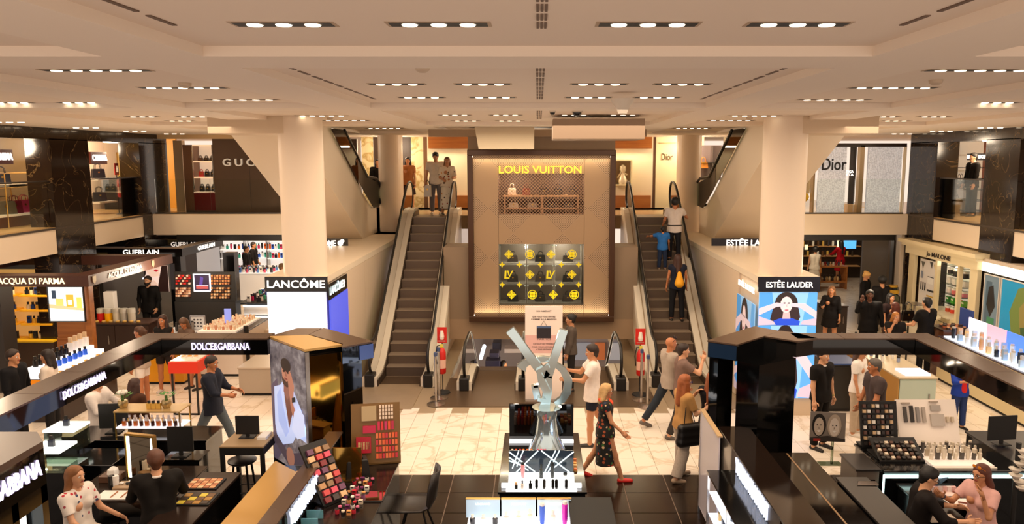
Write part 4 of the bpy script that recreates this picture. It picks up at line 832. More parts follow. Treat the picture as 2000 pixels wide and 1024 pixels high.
p = at(430, 678, Y=10.13); text('DOLCE&GABBANA', .14, face((p.x, 10.135, p.z)), VIO, t, .006, .004, split=True, width=at(486, 678, Y=10.13).x - at(373, 678, Y=10.13).x)
ya, yb = at(124, 775, X=-5.08).y, at(208, 740, X=-5.08).y; text('DOLCE&GABBANA', .13, face((-5.085, (ya + yb) / 2, 2.28), 90), VIO, t, .006, .004, split=True, width=yb - ya)
# big tower with a screen on one face and gold mirror on the next
t = thing('kiosk_tower', 'tall tower with a screen of a man in white shirt and a gold mirror face', 'tower', (-3.0, 9.9, 0))
A_, B_, C_, D_ = (-3.68, 10.27), (-2.97, 9.53), (-2.56, 9.80), (-3.17, 10.36)
MB().prism([(-3.67, 10.28), (-2.98, 9.56), (-2.58, 9.83), (-3.17, 10.36), (-3.4, 10.6)], 0, Z1 - .03).obj('core', M_GLOSS, t)
MB().prism([A_, B_, C_, D_], Z1 - .03, Z1).obj('gold_top', M_GOLDTOP, t)
MB().prism([A_, D_, (-3.1, 10.78), (-3.45, 10.78)], Z1 - .03, Z1).obj('top_cover', M_TOP, t)
def on_edge(p, q, off=.0):
    """matrix whose x runs along p->q on the ground, facing the side left of it turned outwards"""
    a = math.atan2(q[1] - p[1], q[0] - p[0]); m = Vector(((p[0] + q[0]) / 2, (p[1] + q[1]) / 2, 0)); M = Matrix.Translation(m) @ Matrix.Rotation(a, 4, 'Z'); return M @ Matrix.Translation((0, -off, 0)), math.hypot(q[0] - p[0], q[1] - p[1])
rock = nodemat(lambda nt, N, L, b: None)
def rockf(nt, N, L, b):
    tc = N.new('ShaderNodeTexCoord'); n = N.new('ShaderNodeTexNoise'); n.inputs['Scale'].default_value = 5; n.inputs['Detail'].default_value = 9; n.inputs['Roughness'].default_value = .65; L.new(tc.outputs['Object'], n.inputs['Vector'])
    r = ramp(N, [(.3, '3d3640'), (.5, '8a7a78'), (.68, 'c4b4ae')]); L.new(n.outputs['Fac'], r.inputs[0]); L.new(r.outputs[0], b.inputs['Emission Color']); b.inputs['Emission Strength'].default_value = .55; b.inputs['Base Color'].default_value = (0, 0, 0, 1)
M_ROCK = nodemat(rockf)
M, w = on_edge(A_, B_, .012); M = M @ Matrix.Translation((0, 0, .68))
pic(M, w - .05, 1.68, M_ROCK, [([(0, .62), (.2, .7), (.45, .2), (.1, .0), (0, .0)], '54485a'), ([(.08, .3), (.1, .62), (.3, .66), (.42, .72), (.66, .68), (.9, .52), (1, .4), (1, .28), (.72, .3), (.6, .22), (.3, .16), (.12, .22)], 'b7c6ee'),
   ([(.3, .64), (.36, .5), (.5, .3), (.4, .24), (.2, .34), (.18, .56)], '9fb2e6'), ([(.4, .7), (.42, .56), (.52, .33), (.66, .5), (.62, .7)], '6d4438'), ([(.42, .7), (.4, .62), (.5, .56), (.6, .62), (.62, .72)], '84564a'),
   ((.5, .78, .13, .085), 'a9745e'), ((.5, .845, .15, .055), '241a18'), ([(.37, .74), (.4, .68), (.5, .665), (.6, .68), (.63, .74), (.5, .71)], '3f2a24'), ((.44, .79, .03, .008), '1d1412'), ((.56, .79, .03, .008), '1d1412'), ([(.49, .8), (.475, .755), (.53, .755), (.51, .8)], '8a5a48'), ((.5, .735, .05, .008), '7a3c36'),
   ([(.68, .56), (.74, .7), (.66, .8), (.6, .8), (.56, .72), (.62, .5), (.72, .38), (.84, .42)], 'a56f5a'), ([(.66, .6), (.76, .62), (.76, .58), (.66, .56)], '1a1614'), ([(.72, .5), (.62, .34), (.78, .28), (1, .34), (1, .5), (.88, .54)], 'c4d0f2'), ([(.05, .16), (.5, .02), (.95, .1), (.95, .2), (.5, .12), (.1, .24)], '4c4048'), ((.55, .1, .12, .08), '9a6a58')], t, .55, 'screen')
M, w = on_edge(B_, C_, .01); f = MB(); f.T = M; f.box(-w / 2 + .05, w / 2, 0, .02, .05, 2.3); f.obj('gold_mirror', M_GOLDM, t)
f = MB(); f.T = M; f.box(-w / 2, -w / 2 + .05, -.01, .03, .6, 2.36); f.obj('corner_post', STEEL, t)
f = MB(); f.T = M; f.box(w / 2 - .02, w / 2 + .02, -.01, .03, 0, 2.3); f.obj('seam_post', BLACK, t)
t = thing('kiosk_tower', 'slim black pillar under the slanting brown canopy end, right of the gold mirror', 'tower', (-2.5, 9.9, 0))
MB().prism([(-2.54, 9.72), (-2.33, 9.88), (-2.5, 10.12), (-2.72, 9.95)], 0, Z0).obj('pillar', M_GLOSS, t)
MB().prism([(-3.17, 10.38), (-3.08, 10.78), (-2.2, 9.98), (-2.53, 9.68), (-2.57, 9.84)], Z0, Z1 - .02).obj('fascia', M_GLOSS, t); MB().prism([(-3.16, 10.38), (-3.08, 10.8), (-2.19, 9.98), (-2.53, 9.66), (-2.56, 9.84)], Z1 - .02, Z1).obj('top_cover', M_TOP, t)
M, w = on_edge((-2.53, 9.66), (-2.19, 9.98), .01); f = MB(); f.T = M; f.box(.02, w / 2 - .01, 0, .01, Z0 + .01, Z1 - .03); f.obj('blue_screen', mat('33426e', .2, emit=.5), t)
# right-hand canopy
t = thing('canopy', 'plain glossy black kiosk canopy, right of the black slab tower', 'canopy', (4.6, 8, Z0))
strip(t, 3.5, 5.42, 10.15, 10.45, 3, 'x'); strip(t, 5.1, 5.42, 5.2, 10.14, 6, 'y')
b = MB(); b.prism([(2.27, 10.03), (3.16, 10.9), (3.62, 10.46), (3.72, 10.15), (3.45, 10.02), (3.1, 10.3), (2.6, 9.82)], Z0, Z1 - .02); b.obj('fascia', M_GLOSS, t)
for poly in ([(2.26, 10.03), (3.13, 10.9), (3.42, 10.6), (2.6, 9.8)], [(3.43, 10.61), (3.62, 10.46), (3.78, 10.14), (3.46, 9.98), (3.1, 10.28)]): MB().prism(poly, Z1 - .02, Z1).obj('top_cover', M_TOP, t)
M, w = on_edge((2.27, 10.03), (2.6, 9.82), .01); f = MB(); f.T = M; f.box(-w / 2 + .01, w / 2, 0, .01, Z0 + .01, Z1 - .03); f.obj('dim_screen', mat('0a1420', .1, emit=.3, ecol='1d3044'), t)
t = thing('kiosk_tower', 'tall plain glossy black slab tower carrying the black canopy', 'tower', (3.15, 9.9, 0))
MB().prism([(2.62, 9.84), (2.84, 9.6), (3.44, 9.98), (3.28, 10.4), (3.0, 10.4)], 0, Z0).obj('slab', mat('040404', .08, spec=.3), t)
MB().prism([(2.3, 10.05), (2.4, 9.98), (2.66, 10.2), (2.56, 10.3)], 0, Z0).obj('side_slab', M_GLOSS, t)
# ---- front-left tower with lit niches
t = thing('kiosk_tower', 'near black kiosk tower with big violet-white lettering and lit bottle niches', 'tower', (-4.8, 5.6, 0))
XN = -4.25; box('body', -5.5, XN - .14, 4.0, 6.33, 0, Z1 - .06, BLACK, t); MB().prism([(-5.6, 4.0), (XN, 4.0), (XN, 6.33), (-4.45, 6.56), (-5.6, 6.56)], Z1 - .06, Z1).obj('top_cover', mat('4f3f35', .3), t)
box('sign_fascia', XN - .14, XN, 4.0, 6.33, 2.02, Z1 - .06, M_GLOSS, t); text('DOLCE&GABBANA', .21, face((XN + .008, 5.72, 2.19), 90), VIO, t, .008, .004, split=True, width=1.08)
for (a, c) in [(4.0, 4.9), (5.48, 5.56), (5.88, 5.96), (6.25, 6.33)]: box('upright', XN - .14, XN, a, c, 0, 2.02, BLACK, t)
for z in (1.92, 1.42, .92): box('shelf', XN - .14, XN, 4.0, 6.33, z - .05, z + (.1 if z > 1.9 else 0), mat('7a2a14', .4) if z < 1.9 else BLACK, t)
for j in range(3):
    for (a, c) in [(4.95, 5.45), (5.58, 5.86), (5.98, 6.23)]: box('lit_panel', XN - .13, XN - .12, a + .02, c - .02, [1.46, .96, .46][j], [1.86, 1.36, .86][j], mat('e8f0ee', .4, emit=1.0), t)
for (y, z, c_, k) in [(5.52 + .12, 1.422, '2d5fb0', 'square'), (6.08, 1.422, '4a4a6a', 'square'), (5.3, 1.422, 'e8c020', 'tube'), (5.7, .922, '2a2a4a', 'square'), (6.1, .922, '283a78', 'square')]:
    product(k, c_, TR(XN - .06, y, z, R(90)), f'{ {"2d5fb0":"blue", "4a4a6a":"smoky","e8c020":"yellow","2a2a4a":"dark blue","283a78":"deep blue"}[c_]} perfume bottle in a lit niche of the near tower', 'perfume bottles in the near tower', r=.045, h=.26)
# ================================================================ CENTRAL BACK-TO-BACK WALLS (left and right of the middle counter)
t = thing('counter', 'long counter with a gold mirror top behind the left lipstick wall', 'counter', (-3.03, 7.6, 0)); box('body', -3.36, -2.72, 4.5, 9.38, 0, .92, BLACK, t); MB().prism([(-3.38, 4.5), (-2.72, 4.5), (-2.72, 9.3), (-3.02, 9.12), (-3.38, 9.46)], .92, .95).obj('gold_top', mat('c99d55', .22, .35), t)
t = thing('partition', 'low dark partition with the long white script-like lettering facing the middle counter', 'partition', (-2.62, 7.9, 0)); box('wall', -2.7, -2.56, 7.05, 9.55, 0, 1.28, BLACK, t); box('top_cover', -2.72, -2.53, 7.03, 9.57, 1.28, 1.3, M_TOP, t); box('sign_band', -2.56, -2.545, 7.3, 9.0, 1.0, 1.28, M_GLOSS, t)
WB = mat('dfeaff', .4, emit=.9, ecol='dfe8ff'); text('YVESSAINTLAURENT', .26, face((-2.53, 8.05, 1.13), 90), WB, t, .012, 0, split=True, width=1.25)
t = thing('partition', 'low dark partition with white lettering and a lit case, right of the middle counter', 'partition', (2.5, 8, 0)); box('wall', 2.42, 2.6, 6.4, 9.75, 0, 1.28, BLACK, t); box('top_cover', 2.38, 2.78, 6.4, 9.77, 1.28, 1.3, mat('1c130e', .08, spec=.6), t); box('sign_band', 2.395, 2.42, 7.2, 9.1, 1.0, 1.28, mat('2a1a12', .3), t)
text('YVESSAINTLAURENT', .26, face((2.385, 8.2, 1.14), -90), WB, t, .012, 0, split=True, width=1.3)
t = thing('counter', 'broad glossy black counter top right of the partition with the lit case', 'counter', (3.1, 7.4, 0)); box('body', 2.8, 3.45, 4.5, 9.5, 0, 1.0, BLACK, t)
for i in range(3): box('top_panel', 2.8, 3.5, 4.5 + i * 1.68, 4.5 + (i + 1) * 1.68 - .006, 1.0, 1.03, mat('120d0a', .07, spec=.6), t)
box('edge_trim', 3.2, 3.22, 4.5, 9.5, 1.03, 1.034, mat('8a6a45', .3), t)
t = thing('glass_screen', 'tall pale see-through panel at the end of the lit case beside the woman in tan', 'panel', (2.2, 9.4, 0)); box('pane', 2.195, 2.21, 8.95, 9.98, .1, 1.45, mat('efe6ee', .1, alpha=.45), t); box('edge_post', 2.19, 2.215, 9.98, 10.0, .0, 1.47, STEEL, t); box('top_rail', 2.18, 2.24, 8.95, 10.0, 1.45, 1.47, mat('b89a72', .3), t)
t = thing('display_case', 'bright white lit case of small cosmetics under the lettering on the right', 'display case', (2.3, 8, 0))
box('back', 2.38, 2.4, 7.0, 8.9, .15, .98, mat('dfe8ff', .3, emit=.6), t); box('top', 2.05, 2.42, 7.0, 8.92, 1.02, 1.05, BLACK, t); box('base', 2.05, 2.4, 7.0, 8.92, 0, .15, BLACK, t)
for z in (.5, .78): box('glass_shelf', 2.08, 2.38, 7.0, 8.9, z, z + .012, mat('eaf2ff', .2, emit=.5), t)
for y in (7.0, 7.95, 8.9): box('upright', 2.06, 2.09, y, y + .02, .15, 1.02, STEEL, t)
light('case_lamp', 'AREA', (2.2, 7.95, .99), 6, (.9, .95, 1), .2, 1.7)
for j, z in enumerate((.152, .513, .793)):
    for k in range(9):
        y = 7.12 + k * .2; product(['carton', 'square', 'round', 'jar'][(j + k) % 4], ['f4f2f4', '2a2a30', 'd9b060', 'e8dcd8'][(j * 2 + k) % 4], TR(2.18, y, z, R(-90)), f'{ORD[k]} item, {["white","black","golden","cream"][(j*2+k)%4]} {["carton","square bottle","round bottle","jar"][(j+k)%4]} on the {ORD[j]} shelf of the bright lit case', 'cosmetics in the bright lit case', r=.035, h=.13)
# ================================================================ LEFT: BROWN RING KIOSK (ACQUA DI PARMA)
MBR = mat('4a2c22', .35); z0, z1 = 2.28, 2.5; t = thing('canopy', 'brown kiosk canopy with pale capital lettering on two sides', 'canopy', (-10.5, 16.8, z0))
for q in [(-12.9, -8.95, 15.1, 15.5), (-12.9, -8.95, 18.3, 18.65), (-9.35, -8.95, 15.5, 18.3), (-12.9, -12.5, 15.5, 18.3)]: box('fascia', *q, z0, z1, MBR, t)
SG = mat('fff0c8', .4, emit=1.1, ecol='ffe9b8'); a = at(0, 549, Y=15.08).x; c = at(124, 549, Y=15.08).x
text('ACQUA DI PARMA', .17, face(((a + c) / 2 - .02, 15.085, (z0 + z1) / 2)), SG, t, .006, .004, split=True, width=(c - a) * 1.06)
ya, yb = at(212, 530, X=-8.93).y, at(278, 520, X=-8.93).y; text('ACQUA DI PARMA', .15, face((-8.94, (ya + yb) / 2, (z0 + z1) / 2), 90), mat('e6d8c4', .4, emit=.5), t, .006, .004, split=True, width=yb - ya)
for px in (183, 300):
    y = at(px, 520, X=-8.93).y; b = MB(); b.T = TR(-8.935, y, (z0 + z1) / 2, R(90)); b.prismy([(-.06, .08), (.06, .08), (.06, -.02), (0, -.09), (-.06, -.02)], 0, .006); b.obj('crest', mat('9a8a70', .4, .4), t)
t = thing('wall_shelving', 'backlit wall shelving with bright yellow shelves of bottles under the brown canopy', 'shelving', (-10.9, 17.5, 0))
YS = 17.4; gx = [at(px, 600, Y=YS).x for px in (6, 30, 38, 103)]
box('back_panel', at(-40, 600, Y=YS).x, at(110, 600, Y=YS).x, YS + .35, YS + .4, .3, 2.25, mat('dcae62', .5, emit=.3), t); box('base', at(-40, 660, Y=YS).x, at(110, 660, Y=YS).x, YS - .1, YS + .35, 0, .62, mat('3a2418', .4), t); box('base_top', at(-40, 660, Y=YS).x, at(110, 660, Y=YS).x, YS - .14, YS + .35, .62, .66, YELLOW, t)
zs = [at(60, y, Y=YS).z for y in (577, 606, 633)]
sh = [(-36, 27), (37, 97)]
for z in zs:
    for a, c in sh: box('yellow_shelf', at(a, 600, Y=YS).x, at(c, 600, Y=YS).x, YS, YS + .34, z - .04, z, mat('f0a818', .4, emit=.15), t)
light('shelf_lamp', 'AREA', (-11.2, 17.3, 2.2), 16, (1, .78, .4), 2, .1, (R(-20), 0, 0))
for j, z in enumerate(zs + [.66]):
    for k in range(11):
        px = 2 + k * 9.3
        if 26 < px < 40: continue
        x = at(px, 600, Y=YS).x; k4 = (j * 3 + k) % 4
        product(['round', 'square', 'jar', 'carton'][k4], ['f0c040', '17202e', 'e8e0c8', '23408a'][(k + j) % 4], TR(x, YS + .12, z + .001), f'{["yellow","black","cream","blue"][(k+j)%4]} {["round bottle","square bottle","jar","carton"][k4]}, {ORD[k]} place on the {["top","second","third","lowest"][j]} yellow shelf', f'bottles on the {["top","second","third","lowest"][j]} yellow shelf', r=.04, h=.17)
t = thing('lit_screen', 'bright screen with yellow perfume boxes on the wooden pier of the brown kiosk', 'screen', (at(130, 600, Y=15.6).x, 15.6, 1.1)); a = at(99, 627, Y=15.55); c = at(161, 561, Y=15.55); w = c.x - a.x; h = c.z - a.z
pic(TR((a.x + c.x) / 2, 15.55, a.z), w, h, 'f4f6f8', [([(0, .45), (0, 1), (1, 1), (1, .4)], 'e4ecec'), ([(0, .38), (0, .5), (1, .38), (1, .3)], 'd9b98a'), ([(.2, .45), (.2, .66), (.42, .66), (.42, .45)], 'e8c46a'), ([(.5, .42), (.5, .78), (.72, .78), (.72, .42)], 'e8a83a'), ([(.8, .38), (.8, .7), (.95, .7), (.95, .38)], 'f0c860'), ([(.1, .66), (.1, .9), (.22, .9), (.22, .66)], '2a3a4a'), ([(.55, .48), (.55, .62), (.67, .62), (.67, .48)], 'f0ece0')], t, .85, 'picture', BLACK)
M_WD = wood('8a4e1c', 'a5642a', 1.5, .4, 'X'); t = thing('cabinet', 'orange-brown wooden cabinet with drawers under the bright perfume screen', 'cabinet', (-9.5, 15.7, 0)); x0, x1 = at(108, 640, Y=15.6).x, at(166, 640, Y=15.6).x
box('body', x0, x1, 15.62, 15.95, 0, 1.12, M_WD, t)
for i in range(4): dr = box('drawer', x0 + .01, x1 - .01, 15.6, 15.62, .05 + i * .26, .29 + i * .26, M_WD, t); box('knob', (x0 + x1) / 2 - .03, (x0 + x1) / 2 + .03, 15.58, 15.6, .16 + i * .26, .175 + i * .26, BRASS, dr)
box('pier', x1, at(183, 640, Y=15.7).x, 15.62, 15.78, 0, 2.28, M_WD, t); box('upper_back', x0, x1, 15.66, 15.75, 1.12, 2.28, M_WD, t)
box('dark_pier', at(-20, 600, Y=15.5).x, at(8, 600, Y=15.5).x, 15.4, 15.8, 0, 2.28, mat('2c2420', .4), cat='pier', label='dark slatted pier at the near end of the brown kiosk')
# ================================================================ LEFT: BLACK RING KIOSK (GUERLAIN)
z0, z1 = 2.3, 2.5; t = thing('canopy', 'thin black kiosk canopy with white round lettering behind the brown one', 'canopy', (-10.5, 21, z0))
for q in [(-13, -9.2, 19.7, 20.0), (-13, -9.2, 22.0, 22.3), (-9.5, -9.2, 20.0, 22.0)]: box('fascia', *q, z0, z1, M_GLOSS, t); box('top_cover', q[0], q[1], q[2], q[3], z1, z1 + .015, M_TOP, t)
a = at(240, 492, Y=19.68).x; c = at(310, 492, Y=19.68).x; text('GUERLAIN', .18, face(((a + c) / 2, 19.69, 2.41)), SIGNW, t, .006, .004, width=c - a)
ya, yb = at(388, 490, X=-9.18).y, at(420, 480, X=-9.18).y; text('GUERLAIN', .16, face((-9.19, (ya + yb) / 2, 2.4), 90), SIGNW, t, .006, .004, width=yb - ya)
a = at(334, 472, Y=22.0).x; c = at(390, 472, Y=22.0).x; text('GUERLAIN', .18, face(((a + c) / 2, 21.99, 2.36)), mat('d9cfc4', .4, emit=.6), t, .006, .015, width=c - a)
for px in (330, 435): box('post', at(px, 500, Y=20.5).x, at(px, 500, Y=20.5).x + .3, 20.5, 20.8, 0, z0, BLACK, t)
# ================================================================ RIGHT: CREAM CABINET KIOSK (JO MALONE)
XJ = 10.4; M_CR = mat('e9d9b0', .5); t = thing('boutique', 'cream painted shop front with a cornice, glazed shelves and dark outlined panels', 'shop front', (XJ, 20.5, 0))
y0, y1 = at(1912, 500, X=XJ).y, at(1776, 470, X=XJ).y; 
for (dx, a, c) in [(.22, 2.5, 2.6), (.14, 2.42, 2.5), (.06, 2.2, 2.42)]: box('cornice', XJ - dx, XJ + .8, y0 - dx, y1 + dx, a, c, M_CR, t)
text('Jo MALONE', .16, face((XJ - .07, at(1838, 495, X=XJ).y, 2.31), -90), mat('3a2f20', .5), t, .006, .012, split=True, width=at(1813, 490, X=XJ).y - at(1861, 490, X=XJ).y)
cols = [1776, 1786, 1828, 1832, 1872, 1876, 1897, 1912]; yy = [at(px, 500, X=XJ).y for px in cols]
for i in (0, 2, 4, 6): box('pilaster', XJ, XJ + .1, yy[i + 1], yy[i], 0, 2.2, M_CR, t)
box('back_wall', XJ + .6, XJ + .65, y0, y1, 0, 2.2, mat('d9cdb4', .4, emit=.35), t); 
for i in (1, 3, 5): 
    if i < 5:
        box('counter_base', XJ - .1, XJ + .5, yy[i + 1], yy[i], 0, .82, M_CR, t); box('counter_top', XJ - .16, XJ + .55, yy[i + 1], yy[i], .82, .86, mat('f0e4c8', .4), t)
        for q in [(yy[i + 1] + .1, yy[i] - .1, .12, .13), (yy[i + 1] + .1, yy[i] - .1, .68, .69), (yy[i + 1] + .1, yy[i + 1] + .11, .12, .69), (yy[i] - .11, yy[i] - .1, .12, .69)]: box('panel_line', XJ - .106, XJ - .1, *q, mat('2a241c', .5), t)
for z in (1.1, 1.35, 1.6, 1.85, 2.08): box('glass_shelf', XJ + .15, XJ + .6, yy[4], yy[3], z, z + .012, GLASS2, t)
light('cabinet_lamp', 'POINT', (XJ + .3, (yy[4] + yy[3]) / 2, 2.15), 14, (1, .92, .8), .1); light('cabinet_lamp', 'POINT', (XJ + .3, (yy[2] + yy[1]) / 2, 2.1), 14, (1, .92, .8), .1)
cl = ['e58a8a', 'e88a8a', '6cae3a', 'd8502a', 'e8b83a', '4a9a4a', 'c84a28']
for j, z in enumerate((.86, 1.112, 1.362, 1.612, 1.862)):
    for k in range(4):
        y = yy[4] + (yy[3] - yy[4]) * (k + .5) / 4; c_ = ['d8502a', ['6cae3a', 'e58a4a', '4aae3a', '3a8a3a'][k], ['e58a9a', 'd9b0a8', 'e57a7a', 'f0e0d8'][k], 'f4efe4', '3a3430'][j] if j else ['3aae4a', 'f0e8d8', 'd8402a', 'c84a28'][k]
        product('carton' if j % 2 else 'jar', c_, TR(XJ + .3, y, z + .001, R(-90)), f'colourful package, {ORD[k]} place on the {ORD[j]} glass shelf of the cream shop front', 'packages in the cream shop front', r=.07, h=.15, cap='f4efe4', cat='package')
t = thing('paper_bunting', 'large white and striped paper shapes hung in the first window of the cream shop front', 'decoration', (XJ + .1, (yy[1] + yy[2]) / 2, 1)); Y = (yy[1] + yy[2]) / 2; wY = (yy[1] - yy[2])
pic(TR(XJ + .12, Y, .8, R(-90)), wY * .8, 1.3, 'ece8e4', [([(.05, .95), (.3, .95), (.18, .8)], '6b6a60'), ([(.55, .98), (.75, .98), (.7, .84)], '4a4844'), ([(.8, .95), (.98, .9), (.92, .78)], 'd9b848'), ([(.1, .35), (.1, .52), (.16, .52), (.16, .35)], '222'.ljust(6, '2')), ([(.22, .35), (.22, .52), (.28, .52), (.28, .35)], '222222'), ([(.34, .35), (.34, .52), (.4, .52), (.4, .35)], '222222'), ([(.5, .52), (.5, .66), (.85, .66), (.85, .52)], 'f8f6f2'), ([(.5, .655), (.5, .67), (.85, .67), (.85, .655)], '222222'), ([(.5, .36), (.5, .4), (.95, .4), (.95, .36)], '3a3a3a'), ([(.5, .25), (.5, .28), (.95, .28), (.95, .25)], 'd0a840'), ([(.1, .6), (.1, .75), (.22, .75), (.22, .6)], '8a94a8')], t, 0)
# ---- white lit canopy with teal picture wall
XT = 10.5; t = thing('lit_canopy', 'bright white lit fascia over the green-blue picture at the right edge', 'canopy', (XT, 16, 2.2)); Yf = at(1922, 500, X=XT).y
box('lit_fascia', XT - .05, XT, 13.5, Yf, 2.2, 2.42, mat('fffae8', .4, emit=1.25), t); box('top', XT - .06, XT + .9, 13.5, Yf, 2.42, 2.5, mat('d8c8b4', .5), t)
for px0, px1, nm, L, bg in [(1924, 1957, 'dark product niche with a pale frame beside the teal picture', [([(.1, .1), (.1, .9), (.5, .9), (.5, .1)], '4a5a62'), ([(.2, .5), (.3, .8), (.6, .85), (.8, .5), (.5, .3)], '2a2622'), ([(.3, .1), (.3, .3), (.8, .3), (.8, .1)], '3f7a52')], '6a7a80'), (1958, 2060, 'large teal-green blurred picture panel in a white frame', [([(.3, 0), (.2, .5), (.35, .9), (.6, 1), (1, .9), (1, 0)], '6b7a3a'), ([(.45, .2), (.4, .6), (.6, .85), (.9, .7), (.9, .2)], '8a7a40'), ([(.5, .1), (.45, .3), (.8, .4), (.9, .1)], '3f5a34')], '1d8ab0')]:
    a, c = at(px1, 560, X=XT).y, at(px0, 560, X=XT).y; t2 = thing('wall_picture', nm, 'picture', (XT, (a + c) / 2, 1)); pic(TR(XT - .03, (a + c) / 2, .75, R(-90)), c - a - .08, 1.38, bg, L, t2, .3, 'picture', WHITE)
# ================================================================ BACK RIGHT: DARK SHOP WITH BOTTLES
YB = 22.0; t = thing('wall_shop_right', None, None, (7, YB, 0), kind='structure')
M_DK = mat('1d1815', .4); zt_ = at(1600, 470, Y=YB).z
pbox('lintel', 1560, 1750, 457, 470, YB, .2, M_DK, t); pbox('door_panel', 1677, 1736, 470, 640, YB, .1, mat('4a423c', .35), t); pbox('jamb', 1736, 1750, 470, 640, YB, .2, M_DK, t); pbox('cream_pier', 1750, 1772, 457, 640, YB, .3, M_FASC, t)
box('back_wall', 5, 13.5, 31, 31.1, 0, 2.66, mat('3a2c22', .5), t); box('shop_soffit', 5, 13.5, YB + .2, 31, 2.64, 2.66, M_DK, t)
for i in range(5):
    z = .5 + i * .4; box('wall_shelf', 10, 13, 30.7, 31, z, z + .03, mat('a07040', .4, emit=.25), t)
for i in range(3):
    for k in range(13): product('round', ['3a2a1a', 'e8dcc0', '5a3a1a', 'd8a848'][(i + k) % 4], TR(10.3 + k * .2, 30.82, .93 + i * .4), f'{ORD[k]} liquor bottle on the {["lower","middle","upper"][i]} shelf of the dark shop', f'bottles on the {["lower","middle","upper"][i]} dark shop shelf', r=.045, h=.3, emit=.12)
pic(TR(at(1660, 480, Y=30.5).x, 30.5, at(1660, 486, Y=30.5).z), .5, .35, '5ab0e8', [], t, .9, 'blue_screen'); pic(TR(at(1638, 480, Y=30.5).x, 30.5, at(1640, 486, Y=30.5).z), .12, .35, 'ffe8b0', [], t, 1.1, 'lit_panel'); pic(TR(at(1575, 480, Y=30.5).x, 30.5, at(1575, 488, Y=30.5).z), .12, .2, 'ffe8b0', [], t, 1.0, 'lit_panel')
t2 = thing('counter', 'open wooden counter with bottles on its lower shelf in the dark shop', 'counter', (10.8, 28.5, 0)); a = at(1598, 520, Y=28.4); c = at(1652, 520, Y=28.4)
M_OW = wood('a8672e', 'c07a3a', 2, .4, 'X'); zc = at(1620, 519, Y=28.4).z
for q in [(a.x, c.x, 28.2, 28.8, zc - .05, zc), (a.x, a.x + .05, 28.2, 28.8, 0, zc - .05), (c.x - .05, c.x, 28.2, 28.8, 0, zc - .05), (a.x + .05, c.x - .05, 28.2, 28.8, .25, .3)]: box('board', *q, M_OW, t2)
for k in range(8): product('round', ['e8c890', '2a1c12', 'c8a060'][k % 3], TR(a.x + .15 + k * .1, 28.4, .302), f'{ORD[k]} bottle on the low shelf of the open wooden counter', 'bottles on the open wooden counter shelf', r=.035, h=.22)
for k in range(9): product(['round', 'square'][k % 2], ['d8b080', 'e8dcc8', 'a02020', '4a5a6a'][k % 4], TR(a.x + .08 + k * .1, 28.45, zc + .001), f'{ORD[k]} small bottle standing on the open wooden counter', 'bottles on top of the open wooden counter', r=.03, h=.2)
t3 = thing('wall_shop_left', None, None, (-7, 22, 0), kind='structure')
box('black_lintel', at(345, 460, Y=21.9).x, -5.0, 21.9, 22.0, 2.48, SLAB, mat('17120f', .4), t3); box('black_lintel', -11, at(345, 460, Y=21.9).x, 22.5, 22.6, 2.3, SLAB, mat('17120f', .4), t3)
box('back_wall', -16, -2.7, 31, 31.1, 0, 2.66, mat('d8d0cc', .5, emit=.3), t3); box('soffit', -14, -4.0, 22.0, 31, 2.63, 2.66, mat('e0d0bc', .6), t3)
box('side_wall', -14, -13.9, 13, 31, 0, 2.66, mat('3a2a20', .5), t3); box('side_wall', 13.4, 13.5, 13, 31, 0, 2.66, mat('6a5a48', .5), t3); box('side_wall', -11.0, -10.9, 19, 22.6, 0, 2.3, mat('2a2420', .4), t3)
box('inner_pier', 3.9, 6.1, 24.5, 24.6, 0, 2.66, mat('4a3c30', .5), t3)
t4 = thing('hanging_sign', 'black hanging sign with white letters and a rose mark behind the thick column', 'sign', (-6.3, 20.0, 2)); a = at(600, 484, Y=19.0); c = at(679, 466, Y=19.0); box('board', a.x, c.x, 19, 19.06, a.z, c.z, BLACK, t4); text('LANCÔME', .2, face((at(628, 476, Y=19).x, 18.99, at(628, 476, Y=19).z)), SIGNW, t4, .006, .02, width=at(656, 476, Y=19).x - at(600, 476, Y=19).x)
b = MB(); b.ball((at(665, 474, Y=19).x, 18.98, at(665, 475, Y=19).z), .07, 8, 5, (1, .2, 1)); b.ball((at(669, 471, Y=19).x, 18.98, at(668, 471, Y=19).z), .05, 8, 5, (1, .2, 1)); b.obj('rose_mark', SIGNW, t4); MB().tube([(a.x + .2, 19.03, c.z), (a.x + .2, 19.03, SLAB)], .01, 5).obj('hanger', STEEL, t4)
t4 = thing('hanging_sign', 'dark sign with white letters partly hidden by the thick column over the woman screen', 'sign', (6.3, 20.0, 2)); a = at(1390, 483, Y=19.0); c = at(1482, 466, Y=19.0); box('board', a.x, c.x, 19, 19.06, a.z, c.z, mat('0d1024', .2), t4); text('ESTĒE LAUDER', .2, face((at(1472, 474, Y=19).x, 18.99, at(1440, 475, Y=19).z)), SIGNW, t4, .006, .015, width=at(1524, 476, Y=19).x - at(1416, 476, Y=19).x); MB().tube([(c.x - .2, 19.03, c.z), (c.x - .2, 19.03, SLAB)], .01, 5).obj('hanger', STEEL, t4)
